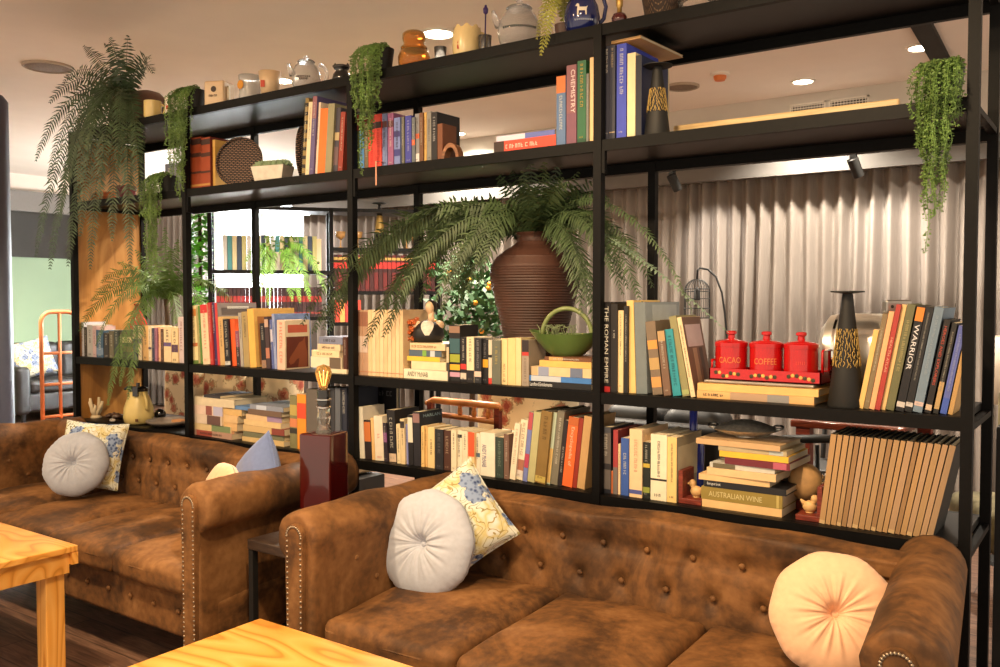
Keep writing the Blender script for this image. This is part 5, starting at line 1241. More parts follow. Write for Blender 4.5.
# hanging fern at the far left end of the shelf top
hp = atY(128, 72, .13); p = place(128, .13, ZT)
t = thing('planter', 'brown basket planter under the hanging fern at the left end, shelf top', 'planter', (p.x-.04, .16, ZT))
MB().lathe([(0, 0), (.06, 0), (.08, .12), (.085, .19), (.078, .19), (.07, .15), (0, .15)], 28).build('basket', woven_mat('dark_basket', srgb(50, 34, 24), srgb(110, 74, 48), 60), t, True)
hr = Vector((p.x-.04, .16, ZT+.17))
left = [(36, 160, -.12, .22), (48, 178, -.1, .24), (62, 205, -.12, .2), (36, 255, -.16, .2), (50, 268, -.1, .22), (68, 265, -.05, .22), (88, 150, -.14, .16), (75, 190, -.18, .2), (90, 268, -.06, .22), (112, 240, -.1, .16), (130, 265, -.08, .14), (140, 200, -.12, .12), (118, 170, -.16, .14), (100, 200, -.14, .2),
        (50, 102, .0, .24), (84, 46, .2, .22), (110, 38, .25, .24), (128, 36, .15, .24), (150, 58, .15, .2), (153, 72, .1, .2), (105, 44, .05, .24), (64, 82, .1, .26), (140, 165, -.05, .1), (128, 200, -.14, .14), (80, 235, -.14, .22), (58, 225, -.14, .24)]
fern('dark fern cascading from the left end of the shelf top', hr, tips_px([(x, y, Y, l*.85) for x, y, Y, l in left]), .064, M_fernd, cat='fern', pair=.0165, spread=.35, droop=.5, face=.75)
# fern in the left bay of the middle shelf
mr = atY(160, 300, .2)
t = thing('plant_pot', 'dark plant pot behind the far-left cream paperbacks', 'pot', (mr.x, .24, ZM))
MB().lathe([(0, 0), (.04, 0), (.055, .08), (.05, .08), (.045, .06), (0, .06)], 24).build('body', mat('dark_pot', srgb(60, 44, 36), .6), t, True)
mr = Vector((mr.x, .24, mr.z))
mid = [(80, 330, .0, .2), (92, 300, .1, .2), (102, 282, .12, .2), (128, 398, -.07, .16), (108, 404, -.06, .18), (120, 385, -.05, .17), (96, 345, -.03, .2), (150, 232, .2, .1), (165, 228, .25, .1), (178, 240, .15, .12), (190, 255, .25, .12), (136, 250, .15, .12), (118, 262, .2, .14), (234, 305, .3, .18), (215, 330, .3, .15), (180, 340, .1, .12), (205, 285, .15, .14), (146, 280, .02, .1), (130, 300, .0, .12), (170, 250, .05, .1)]
t_mf = fern('bright green fern on a brown stem in the left bay, middle shelf', mr, tips_px(mid), .056, M_fern2, cat='fern', pair=.0125, spread=.3)
MB().tube([(0, .0, ZM+.062-mr.z), (.004, 0, -.08), (0, 0, .005)], [.013, .012, .016], 10).build('stem', M_stem, t_mf, 'all')
# one drooping frond hanging from the shelf top near the pitcher
fr = place(556, .05, ZT)+Vector((0, 0, .004))
t = thing('fern_sprig', 'yellow-green fern sprig drooping over the shelf top left of the blue jug', 'fern', fr)
M_yfern = leaf_mat('yellow_fern_leaf', srgb(150, 150, 60))
MB().lathe([(0, 0), (.03, 0), (.036, .05), (.031, .05), (.028, .04), (0, .04)], 20, c=(0, .05, 0)).build('pot', M_brown_pot, t, True)
for tx, ty, lf, dx in ((541, 54, .034, 0), (546, 46, .03, .01), (537, 38, .03, -.015)):
    a = fr+Vector((0, .05, .045)); frond(t, [a, a+Vector((dx, -.02, .22)), atY(tx+16, -22, -.02), atY(tx+6, 10, -.035), atY(tx, ty, -.035)], lf, M_yfern, fr, .012, face=.8)

# trailing plants with tiny round leaves
def trailing(label, root, n, xspan, lens, m, pot=.05, seed=1, leafs=.009, front=-.035, cat='trailing plant', pothide=False, dens=.0075):
    rg = random.Random(seed); t = thing('trailing_plant', label, cat, root)
    MB().lathe([(0, 0), (pot*.75, 0), (pot, pot*1.9), (pot*.9, pot*1.9), (pot*.85, pot*1.6), (0, pot*1.6)], 24).build('pot', M_blackm, t, True)
    O = Vector(root); top = Vector((0, 0, pot*1.85))
    for k in range(n):
        u = (k+.5)/n*2-1+rg.uniform(-.1, .1); L = lens[0]+(lens[1]-lens[0])*max(0, 1-abs(u+rg.uniform(-.35, .35)))**1.2*rg.uniform(.55, 1.05)
        x = u*xspan*.5; yf = front-O.y+rg.uniform(-.03, .025)
        a = top+Vector((x*.5, rg.uniform(-.02, .02), 0)); b = top+Vector((x*.85, yf*.45, rg.uniform(.02, .05))); c = Vector((x, yf, pot*.9)); e = Vector((x*(.75+.2*rg.random()), yf+rg.uniform(-.01, .01), pot*.9-L))
        pts = bez([a, b, c], 12)+[c.lerp(e, q/24)+Vector((.004*math.sin(q*.7+k), .003*math.cos(q*.9+k), 0)) for q in range(1, 25)]
        mb = MB(); mb.tube(pts[::2], .0012, 4)
        d = 0; acc = 0
        for p0, p1 in zip(pts, pts[1:]):
            s = (p1-p0).length; q = 0
            while acc < s:
                pp = p0.lerp(p1, acc/s); th = rg.uniform(0, 2*PI)
                dv = Vector((math.cos(th), math.sin(th)-.25, rg.uniform(-.7, .25))).normalized(); w = dv.orthogonal().normalized(); w.rotate(Matrix.Rotation(rg.uniform(0, PI), 3, dv)) 
                nn = dv.cross(w); l = leafs*rg.uniform(.7, 1.25); st_ = pp+dv*l*.25
                b0 = len(mb.v)
                mb.v += [tuple(st_), tuple(st_+dv*l*.35+w*l*.42+nn*l*.1), tuple(st_+dv*l*.95), tuple(st_+dv*l*.35-w*l*.42+nn*l*.1), tuple(st_+dv*l*.45-nn*l*.16)]
                mb.f += [(b0, b0+1, b0+4), (b0+1, b0+2, b0+4), (b0+2, b0+3, b0+4), (b0+3, b0, b0+4)]
                acc += dens*rg.uniform(.6, 1.3)/2.0
            acc -= s
        mb.build('strand', m, t)
    return t
def tp(px, Y, z): return place(px, Y, z)
sc_ = lambda px, Y, z: mpp(place(px, Y, z))
trailing('bushy trailing plant hanging from the left shelf top over the leather volumes', tp(198, .06, ZT), 34, .15, (.14, .52), M_trail, .05, 2)
trailing('long trailing plant hanging from the shelf top over the third post', tp(383, .06, ZT), 34, .13, (.14, .46), M_trail, .05, 3)
trailing('trailing plant hanging from the right end of the upper shelf', tp(940, .07, Z3), 34, .12, (.1, .44), M_trail, .052, 4, leafs=.0085)
trailing('thin trailing plant hanging from the left bay of the upper shelf', tp(169, .06, Z3), 26, .12, (.16, .56), M_trail, .045, 5)
# ================================================================ sofas
def suede():
    m = new_mat('worn_brown_suede', .62); N, L, b = nodes(m)
    tc = N.new('ShaderNodeTexCoord'); mp = N.new('ShaderNodeMapping'); L.new(tc.outputs['Object'], mp.inputs['Vector']); mp.inputs['Scale'].default_value = (1, 1, 1)
    n1 = N.new('ShaderNodeTexNoise'); n1.inputs['Scale'].default_value = 3.6; n1.inputs['Detail'].default_value = 6; n1.inputs['Roughness'].default_value = .62; n1.inputs['Distortion'].default_value = .6
    n2 = N.new('ShaderNodeTexNoise'); n2.inputs['Scale'].default_value = 38; n2.inputs['Detail'].default_value = 4
    L.new(mp.outputs['Vector'], n1.inputs['Vector']); L.new(mp.outputs['Vector'], n2.inputs['Vector'])
    mx = N.new('ShaderNodeMath'); mx.operation = 'MULTIPLY_ADD'; mx.inputs[1].default_value = .28; L.new(n2.outputs['Fac'], mx.inputs[0]); L.new(n1.outputs['Fac'], mx.inputs[2])
    r = ramp(N, [(.40, srgb(44, 30, 20)), (.55, srgb(80, 54, 32)), (.69, srgb(118, 80, 45)), (.86, srgb(146, 104, 64))]); L.new(mx.outputs[0], r.inputs['Fac']); L.new(r.outputs['Color'], b.inputs['Base Color'])
    r2 = ramp(N, [(.3, (.6, .6, .6)), (.8, (.8, .8, .8))]); L.new(n1.outputs['Fac'], r2.inputs['Fac']); L.new(r2.outputs['Color'], b.inputs['Roughness'])
    bp = N.new('ShaderNodeBump'); bp.inputs['Strength'].default_value = .25; bp.inputs['Distance'].default_value = .004; L.new(mx.outputs[0], bp.inputs['Height']); L.new(bp.outputs['Normal'], b.inputs['Normal'])
    b.inputs['Specular IOR Level'].default_value = .25
    return m
M_suede = suede()
M_nail = mat('antique_nailhead', (.28, .22, .16), .42, .9, noise=0)
def smoothpoly(pts, n=6):
    "Catmull-Rom through 2D points"
    out = []
    P = [pts[0]]+list(pts)+[pts[-1]]
    for i in range(1, len(P)-2):
        for k in range(n):
            t = k/n; q = []
            for d in (0, 1):
                a, b, c, e = P[i-1][d], P[i][d], P[i+1][d], P[i+2][d]
                q.append(.5*(2*b+(c-a)*t+(2*a-5*b+4*c-e)*t*t+(-a+3*b-3*c+e)*t**3))
            out.append(tuple(q))
    out.append(pts[-1]); return out
def sofa(label, x0, x1, yb, nseat, rot, rows_btn, base_btn, dep=.80, HA=.745, HB=.735, SEAT=.44, splay=(0, 0)):
    t = thing('sofa', label, 'sofa', (x0, yb, 0), rot, 'brown sofas along the bookshelf')
    W = x1-x0; AW = .135; D = dep      # local: x 0..W, y 0 (back) .. -D (front)
    ax0, ax1 = .02, .155               # left arm inner face at ax1
    ins0, ins1 = .165, W-.165
    # base
    def crown(amp, ax):
        return amp
    MB().rbox(.06, W-.06, -D+.03, -.03, .17, .345, .02).build('base', M_suede, t, 'all')
    for (x, y) in ((.1, -D+.09), (W-.1, -D+.09), (.1, -.1), (W-.1, -.1)):
        MB().lathe([(0, 0), (.022, 0), (.032, .05), (.036, .17), (0, .17)], 16, c=(x, y, 0)).build('foot', M_blackm, t, True)
    # seat cushions
    cw = (ins1-ins0)/nseat
    for k in range(nseat):
        a, b = ins0+k*cw+.002, ins0+(k+1)*cw-.002; rg = random.Random(k+nseat)
        def cf(p, q, a=a, b=b):
            u = (p.x-(a+b)/2)/((b-a)/2); v = (p.y+(D+.20)/2)/((D-.2)/2)
            z = .009*(v+1)+.022*(1-u*u)*(1-v*v)+.004*math.sin(u*5+k)*math.cos(v*4+k*2)
            return Vector((p.x, p.y-.006*(1-u*u)*(1 if v < 0 else 0), p.z+(z if p.z > .4 else 0)))
        MB().rbox(a, b, -D-.012, -.20, .335, SEAT-.008, .032, 5, cf, 14).build('seat_cushion', M_suede, t, 'all')
    # backrest: tufted front, roll on top
    prof = smoothpoly([(-.215, .33), (-.225, .42), (-.228, .50), (-.222, .57), (-.212, .615), (-.215, .66), (-.21, .70), (-.18, HB-.005), (-.14, HB+.004), (-.10, HB-.005), (-.065, .69), (-.06, .64), (-.06, .40), (-.06, .20)], 6)
    Ls = [0]
    for a, b in zip(prof, prof[1:]): Ls.append(Ls[-1]+math.hypot(b[0]-a[0], b[1]-a[1]))
    btn = []
    for (z, xs_) in rows_btn: btn += [(x, z) for x in xs_]
    NX = max(60, int((ins1-ins0+.06)/.012))
    def backf(u, v):
        x = ins0-.05+(ins1-ins0+.10)*u; i = v*(len(prof)-1); k = min(int(i), len(prof)-2); f = i-k
        y = prof[k][0]*(1-f)+prof[k+1][0]*f; z = prof[k][1]*(1-f)+prof[k+1][1]*f
        if y < -.19 and z > .34:
            d = 0
            for bx, bz in btn:
                r2 = (x-bx)**2+(z-bz)**2
                if r2 < .03: d += .016*math.exp(-r2/.0006)+.008*math.exp(-r2/.004)
            # soft folds running between the buttons
            for bx, bz in btn:
                for sx in (-1, 1):
                    dx = (x-bx)*sx; dz = bz-z
                    if 0 < dz < .14 and abs(dx-dz*.62) < .03: d += .0035*math.exp(-((dx-dz*.62)/.009)**2)
            y += d
            if abs(z-.645) < .05: y += .004*math.sin(x*17)
        if z > .66: z += .004*math.sin(x*6.3+1)+.003*math.sin(x*15)
        return (x, y, z)
    nv = 84
    bm_ = MB().grid(backf, NX, nv); bk = bm_.build('backrest', M_suede, t, 'all')
    for bx, bz in btn:
        y = min((abs(q[1]-bz), q[0]) for q in prof[:30])[1]+.015
        MB().lathe([(0, .004), (.006, .0035), (.0095, 0), (.009, -.004)], 14, M=Matrix.Translation((bx, y, bz)) @ Matrix.Rotation(PI/2, 4, 'X')).build('button', M_suede, bk, 'all')
    # arms
    for s in (0, 1):
        def X(a, y=None):
            if s == 0: return a
            f = 1 if y is None else min(1, max(0, -y/D)); return W-a+splay[0]*(1-f)+splay[1]*f
        rc, zc, rr = .085, HA-.084, .084
        out = [(.160, .18), (.160, .45), (.163, zc-.03)]
        for k in range(15):
            a = -.05*PI+(k/14)*(1.30*PI); out.append((rc+rr*math.cos(a), zc+rr*math.sin(a)))
        out += [(.062, zc-.080), (.058, .5), (.058, .18)]
        out = out[:3]+[q for q in out[3:]]
        ring = []
        NY = 44
        ys = [-D+.0, -D-.018, -D-.022]+[-D+.0]  # placeholder
        secs = [(-D+.006, .84), (-D-.012, .93), (-D-.018, 1.0)]
        cx, cz = .095, .50
        vs = []; fs = []; n = len(out)
        Ys = [(-D-.030, .80), (-D-.028, .90), (-D-.018, .97), (-D+.004, 1.0)]+[(-D+.004+(D-.05)*k/NY, 1.0) for k in range(1, NY+1)]
        for (y, k) in Ys:
            for i, (a, z) in enumerate(out):
                aa = cx+(a-cx)*k; zz = zc+(z-zc)*k if z > zc-.1 else z
                # gathered pleats near the front of the roll
                if z > zc-.06 and y < -D+.10:
                    th = math.atan2(z-zc, a-rc); aa += .0025*math.sin(th*16)*math.cos(th); zz += .0025*math.sin(th*16)*math.sin(th)
                if z > zc: zz += .004*math.sin(y*9+s)+.003*math.sin(y*23+s*2)
                vs.append((X(aa, y), y, zz))
        m_ = len(Ys)
        for j in range(m_-1):
            for i in range(n-1): fs.append((j*n+i, (j+1)*n+i, (j+1)*n+i+1, j*n+i+1))
        fs.append(tuple(range(n))); fs.append(tuple((m_-1)*n+i for i in reversed(range(n))))
        ar = MB().add(vs, fs).build('armrest', M_suede, t, 'all')
        for bx_, bz_ in ((-.62, .60), (-.45, .60), (-.53, .52), (-.36, .52)):
            MB().lathe([(0, .004), (.006, .0035), (.0095, 0), (.009, -.003)], 14, M=Matrix.Translation((X(.161, bx_), bx_, bz_-.03)) @ Matrix.Rotation(PI/2 if s == 0 else -PI/2, 4, 'Y')).build('button', M_suede, ar, 'all')
        # front facing panel with nail trim
        pw = .037; top = HA-.034; cxp = .095
        pl = [(cxp-pw*.8, .19), (cxp+pw*.8, .19), (cxp+pw*.9, top-.2)]+[(cxp+pw*math.cos(k*PI/10), top-pw+pw*math.sin(k*PI/10)) for k in range(0, 11)]+[(cxp-pw*.9, top-.2)]
        pl = [(X(a), z) for a, z in pl]
        fp = MB().prism(pl, -D-.046, -D-.024).build('arm_panel', M_suede, t, True)
        nb = MB(); path = []
        path += [(cxp+pw*.74, .2+k*(top-pw-.2)/30) for k in range(30)]+[(cxp+pw*.8*math.cos(k*PI/13), top-pw+pw*.8*math.sin(k*PI/13)) for k in range(14)]+[(cxp-pw*.74, top-pw-k*(top-pw-.2)/30) for k in range(1, 31)]
        for a, z in path: nb.lathe([(.0042, 0), (.0034, .002), (0, .003)], 8, cap=False, M=Matrix.Translation((X(a), -D-.0458, z)) @ Matrix.Rotation(PI/2, 4, 'X'))
        nb.build('nailhead_trim', M_nail, fp, 'all')
    for bx in base_btn:
        MB().lathe([(0, .006), (.008, .005), (.012, 0), (.011, -.003)], 14, M=Matrix.Translation((bx, -D+.028, .265)) @ Matrix.Rotation(PI/2, 4, 'X')).build('button', M_suede, t, 'all')
    return t
def bx_row(xs_, x0): return [x-x0 for x in xs_]
RX0, RX1 = 2.69, 4.455
ub = [atY(x, y, -.225) for x, y in ((525, 523), (564, 528), (604, 535), (648, 543), (694, 550), (741, 556))]
lb = [atY(x, y, -.225) for x, y in ((507, 562), (544, 570), (581, 575), (622, 583), (668, 594), (714, 602))]
pu = (ub[-1].x-ub[0].x)/5; pl_ = (lb[-1].x-lb[0].x)/5
ux = [ub[0].x+pu*k for k in range(-3, 10) if RX0+.2 < ub[0].x+pu*k < RX1-.2]; lx = [lb[0].x+pl_*k for k in range(-3, 10) if RX0+.2 < lb[0].x+pl_*k < RX1-.2]
sofaR = sofa('brown suede rolled-arm sofa nearest the camera, below the middle post', RX0, RX1, -.045, 3, math.radians(.8), [(.615, [q-RX0 for q in ux]), (.515, [q-RX0 for q in lx])], [.4, .55, .7, .85, 1.0, 1.15, 1.3], HB=.712, HA=.735, dep=.765, splay=(-.026, .045))
LX0, LX1 = .18, 2.335
n = 13
sofaL = sofa('brown suede rolled-arm sofa at the left, beyond the red lamp', LX0, LX1, -.025, 4, 0, [(.62, [.24+.139*k for k in range(n)]), (.52, [.31+.139*k for k in range(n-1)])], [.3+.145*k for k in range(12)], dep=.745, HA=.742, HB=.725, splay=(-.045, .0))

# ---------------------------------------------------------------- cushions
def cloth(name, c, bump=.15):
    return mat(name, c, .85, noise=.05, scale=60, bump=bump, sheen=.25)
def round_cushion(label, px, py, Y, rpx, tilt, yaw, m, rx=None, thick=.06, folds=15, seed=1, roll=0):
    c = atY(px, py, Y); rr = rpx*mpp(c); t = thing('round_cushion', label, 'cushion', c)
    t.rotation_euler = (PI/2+tilt, roll, yaw)
    rg = random.Random(seed); ph = [rg.uniform(0, 6.3) for _ in range(6)]
    def f(u, v, side):
        a = 2*PI*u; r = rr*v*(1+.012*math.sin(a*9+ph[0])*v)
        h = thick*math.sqrt(max(0, 1-(v**2.6)))
        h -= thick*.62*math.exp(-(v/.13)**2)+thick*.18*math.exp(-(v/.36)**2)
        wr = math.sin(a*folds+ph[1]+1.2*math.sin(a*3+ph[2]))+.5*math.sin(a*(folds*2+3)+ph[3]); h += .0042*wr*math.exp(-((v-.28)/.28)**2)*v*2
        h += .0022*math.sin(a*40+ph[4])*math.exp(-((v-.97)/.06)**2)
        return (r*math.cos(a), r*math.sin(a), side*max(.0008, h))
    m_ = MB()
    vv = lambda v: 1-(1-v)**1.7
    m_.grid(lambda u, v: f(u, vv(v), 1), 128, 36, cu=True); m_.grid(lambda u, v: f(u, vv(v), -1), 128, 20, cu=True)
    m_.build('body', m, t, 'all')
    MB().lathe([(.013, .0), (.012, .005), (.006, .009), (0, .010)], 18, c=(0, 0, thick*.2)).build('button', m, t, 'all')
    return t
def pattern_mat():
    m = new_mat('vine_and_blue_flower_print', .85); N, L, b = nodes(m); tc = N.new('ShaderNodeTexCoord'); V = tc.outputs['Object']
    n = N.new('ShaderNodeTexNoise'); n.inputs['Scale'].default_value = 13; n.inputs['Detail'].default_value = 1.5; n.inputs['Distortion'].default_value = 1.2; L.new(V, n.inputs['Vector'])
    w = N.new('ShaderNodeMath'); w.operation = 'MULTIPLY'; w.inputs[1].default_value = 9; L.new(n.outputs['Fac'], w.inputs[0])
    fr = N.new('ShaderNodeMath'); fr.operation = 'PINGPONG'; fr.inputs[1].default_value = .5; L.new(w.outputs[0], fr.inputs[0])
    ln = ramp(N, [(0, (1, 1, 1)), (.06, (1, 1, 1)), (.11, (0, 0, 0))]); L.new(fr.outputs[0], ln.inputs['Fac'])
    cr = ramp(N, [(.3, srgb(204, 206, 200)), (.52, srgb(200, 202, 188)), (.60, srgb(194, 180, 124)), (.68, srgb(204, 206, 200))]); 
    n2 = N.new('ShaderNodeTexNoise'); n2.inputs['Scale'].default_value = 13; L.new(V, n2.inputs['Vector']); L.new(n2.outputs['Fac'], cr.inputs['Fac'])
    lc = ramp(N, [(.4, srgb(104, 110, 84)), (.6, srgb(150, 132, 74))]); L.new(n2.outputs['Fac'], lc.inputs['Fac'])
    m1 = N.new('ShaderNodeMix'); m1.data_type = 'RGBA'; L.new(ln.outputs['Color'], m1.inputs['Factor']); L.new(cr.outputs['Color'], m1.inputs[6]); L.new(lc.outputs['Color'], m1.inputs[7])
    vo = N.new('ShaderNodeTexVoronoi'); vo.inputs['Scale'].default_value = 11; vo.distance = 'EUCLIDEAN'; vo.inputs['Randomness'].default_value = .55; nd = N.new('ShaderNodeTexNoise'); nd.inputs['Scale'].default_value = 40; L.new(V, nd.inputs['Vector']); vm = N.new('ShaderNodeVectorMath'); vm.operation = 'MULTIPLY_ADD'; vm.inputs[1].default_value = (.045, .045, .045); L.new(nd.outputs['Color'], vm.inputs[0]); L.new(V, vm.inputs[2]); L.new(vm.outputs[0], vo.inputs['Vector'])
    fm = ramp(N, [(0, (1, 1, 1)), (.40, (1, 1, 1)), (.43, (0, 0, 0))]); L.new(vo.outputs['Distance'], fm.inputs['Fac'])
    v2 = N.new('ShaderNodeTexVoronoi'); v2.inputs['Scale'].default_value = 70; L.new(V, v2.inputs['Vector'])
    bc = ramp(N, [(.2, srgb(44, 62, 106)), (.55, srgb(128, 146, 178))]); L.new(v2.outputs['Distance'], bc.inputs['Fac'])
    m2 = N.new('ShaderNodeMix'); m2.data_type = 'RGBA'; L.new(fm.outputs['Color'], m2.inputs['Factor']); L.new(m1.outputs[2], m2.inputs[6]); L.new(bc.outputs['Color'], m2.inputs[7])
    L.new(m2.outputs[2], b.inputs['Base Color']); return m
M_pat = pattern_mat()
def square_cushion(label, centre, half, rot, m, thick=.075, seed=1, pip=None):
    t = thing('square_cushion', label, 'cushion', centre); t.rotation_euler = (Matrix.Rotation(rot[2], 3, 'Z') @ Matrix.Rotation(rot[0], 3, 'X') @ Matrix.Rotation(rot[1], 3, 'Z')).to_euler()
    rg = random.Random(seed); ph = [rg.uniform(0, 6) for _ in range(4)]
    def f(u, v, s):
        x, y = 2*u-1, 2*v-1
        pin = .07
        e = (1-x*x)*(1-y*y); h = thick*e**.42*(1+.05*math.sin(x*3+ph[0])*math.sin(y*4+ph[1]))
        k = 1-pin*(1-y*y)*abs(x)**3*0-.0
        X_ = half*x*(1-.07*(1-y*y)); Y_ = half*y*(1-.07*(1-x*x))
        return (X_, Y_, s*max(.0015, h+.002*math.sin(x*11+ph[2])*e))
    mm = MB(); sm = lambda q: .5-.5*math.cos(PI*q)
    for s in (1, -1): mm.grid(lambda u, v, s=s: f(sm(u), sm(v), s), 36, 36)
    mm.build('body', m, t, 'all'); 
    seam = [f(k/20, 0, 1) for k in range(20)]+[f(1, k/20, 1) for k in range(20)]+[f(1-k/20, 1, 1) for k in range(20)]+[f(0, 1-k/20, 1) for k in range(20)]
    MB().tube([(a, b, 0) for a, b, c in seam], .0035, 6, closed=True).build('seam', m, t, 'all')
    return t
M_wc = cloth('pale_grey_cotton', srgb(174, 178, 190)); M_pc = cloth('peach_cotton', srgb(234, 186, 148)); M_bl = cloth('slate_blue_cotton', srgb(104, 120, 164)); M_lg = cloth('light_grey_cotton', srgb(158, 162, 174))
round_cushion('pale grey round buttoned cushion on the nearest sofa', 427, 544, -.46, 54, -.28, math.radians(5), M_wc, seed=2)
round_cushion('peach round cushion against the right arm of the nearest sofa', 834, 615, -.42, 62, -.42, math.radians(20), M_pc, thick=.065, seed=5)
round_cushion('light grey round cushion on the left sofa', 76, 464, -.46, 32.5, -.36, math.radians(36), M_lg, seed=8)
c = atY(457, 522, -.37); square_cushion('patterned vine cushion tilted on its corner behind the pale round cushion', c, .148, (PI/2-.36, .68, math.radians(20)), M_pat, .07, 1)
c = atY(92, 455, -.36); square_cushion('patterned vine cushion in the far corner of the left sofa', c, .152, (PI/2-.30, -.05, math.radians(30)), M_pat, .07, 2)
c = atY(259, 476, -.34); square_cushion('slate blue cushion standing on its corner on the left sofa', c, .125, (PI/2-.2, .7, math.radians(-10)), M_bl, .065, 3)
round_cushion('peach round cushion peeping over the right arm of the left sofa', 221, 504, -.48, 41, -.18, math.radians(-16), M_pc, thick=.05, seed=9)

# ---------------------------------------------------------------- tables
def pine(name, stretch, c=(srgb(198, 130, 48), srgb(226, 158, 68), srgb(236, 176, 92))):
    m = new_mat(name, .38); N, L, b = nodes(m); tc = N.new('ShaderNodeTexCoord'); mp = N.new('ShaderNodeMapping'); mp.inputs['Scale'].default_value = stretch; L.new(tc.outputs['Object'], mp.inputs['Vector'])
    n = N.new('ShaderNodeTexNoise'); n.inputs['Scale'].default_value = 1.6; n.inputs['Detail'].default_value = 1; n.inputs['Distortion'].default_value = .15; L.new(mp.outputs['Vector'], n.inputs['Vector'])
    a = N.new('ShaderNodeMath'); a.operation = 'MULTIPLY'; a.inputs[1].default_value = 11; L.new(n.outputs['Fac'], a.inputs[0])
    f = N.new('ShaderNodeMath'); f.operation = 'FRACT'; L.new(a.outputs[0], f.inputs[0])
    r = ramp(N, [(0, c[1]), (.25, c[2]), (.7, c[1]), (.92, c[0]), (1, c[1])]); L.new(f.outputs[0], r.inputs['Fac']); L.new(r.outputs['Color'], b.inputs['Base Color'])
    b.inputs['Coat Weight'].default_value = .25; b.inputs['Coat Roughness'].default_value = .25
    return m
M_pine = pine('varnished_pine', (1.2, 3.4, 3.4)); M_pine2 = pine('varnished_pine_leg', (5, 5, .8))
def pine_table(label, x, y, w, d, z):
    t = thing('coffee_table', label, 'table', (x, y, 0), 0, 'pine coffee tables before the sofas')
    MB().rbox(-w/2, w/2, -d/2, d/2, z-.022, z, .003, 2).build('table_top', M_pine, t, True)
    for s in (-1, 1): MB().box(-w/2, w/2, s*d/2-(.022 if s > 0 else 0), s*d/2+(.022 if s < 0 else 0), z-.064, z-.0225).build('edge_strip', M_pine, t)
    ap = .03
    for s in (-1, 1): MB().box(s*(w/2-ap)-.011, s*(w/2-ap)+.011, -d/2+.022, d/2-.022, z-.095, z-.0225).build('apron', M_pine, t)
    for sx in (-1, 1):
        for sy in (-1, 1):
            cx, cy = sx*(w/2-.075), sy*(d/2-.06); MB().rbox(cx-.033, cx+.033, cy-.033, cy+.033, 0, z-.023, .003, 2).build('leg', M_pine2, t, True)
    return t
TZ = .5
cA = atZ(78, 545, TZ); cB = atZ(260, 618, TZ)
pine_table('pine coffee table at the far left before the left sofa', cA.x-.62, cA.y-.36, 1.24, .72, TZ)
pine_table('pine coffee table in the foreground before the nearest sofa', cB.x+.62, cB.y-.36, 1.24, .72, TZ)
# dark side table and the red lamp
sx0, sx1, sy0, sy1, sz = 2.345, 2.645, -.66, -.22, .545
t = thing('side_table', 'small dark side table between the two sofas', 'table', ((sx0+sx1)/2, (sy0+sy1)/2, 0))
hx, hy = (sx1-sx0)/2, (sy1-sy0)/2
MB().rbox(-hx, hx, -hy, hy, sz-.035, sz, .004, 2).build('table_top', wood_mat('dark_stained_wood', srgb(40, 30, 26), srgb(56, 42, 34), srgb(70, 54, 42), scale=6), t, True)
for ax in (-1, 1):
    for ay in (-1, 1): MB().box(ax*(hx-.014)-.011, ax*(hx-.014)+.011, ay*(hy-.014)-.011, ay*(hy-.014)+.011, 0, sz-.036).build('leg', M_blackm, t)
MB().box(-hx+.02, hx-.02, -hy+.005, -hy+.02, .12, .14).box(-hx+.02, hx-.02, hy-.02, hy-.005, .12, .14).build('stretcher', M_blackm, t)
lp = atY(320.5, 505, -.40); s = mpp((lp.x, -.4, .8))
t = thing('table_lamp', 'table lamp with a square glossy red base and amber bulb between the sofas', 'lamp', (lp.x+.02, -.40, sz))
ztop = atY(322, 432, -.4).z-sz; w2 = .062
t.rotation_euler = (0, 0, .25)
M_redlac = mat('dark_red_lacquer', srgb(66, 11, 11), .1, noise=.12, scale=6, coat=.8)
MB().rbox(-w2, w2, -w2, w2, 0, ztop, .006, 3).build('base', M_redlac, t, True)
k = s
z1 = ztop
MB().lathe([(0, 0), (.030, 0), (.026, .008), (.019, .03), (.024, .05), (.021, .07), (.022, .084), (0, .084)], 10, c=(0, 0, z1)).build('crystal_neck', mat('crystal', (.97, .95, .92), .03, noise=0, trans=.9, ior=1.4), t)
z2 = z1+.0845
MB().lathe([(.0225, 0), (.026, .003), (.026, .006), (.0225, .009)], 24, c=(0, 0, z2)).lathe([(.024, .028), (.028, .031), (.028, .034), (.024, .037)], 24, c=(0, 0, z2)).build('chrome_ring', M_chrome, t, True)
MB().lathe([(0, .006), (.0225, .006), (.024, .028), (.023, .034), (.023, .066), (.018, .07), (0, .07)], 24, c=(0, 0, z2)).build('socket', M_bglaze, t, True)
z3 = z2+.07
MB().lathe([(0, 0), (.014, 0), (.017, .012), (.026, .04), (.029, .058), (.022, .078), (0, .086)], 24, c=(0, 0, z3)).build('bulb', mat('amber_bulb', (.95, .62, .22), .05, noise=0, trans=.8, ior=1.3), t, 'all')
fl = MB()
for q in range(6):
    a = q*PI/3; fl.tube([(.004*math.cos(a), .004*math.sin(a), z3+.012), (.013*math.cos(a), .013*math.sin(a), z3+.06)], .0008, 4)
fl.build('filament', mat('filament', (1, .6, .2), .5, noise=0, emit=(1, .55, .18), es=4), t)
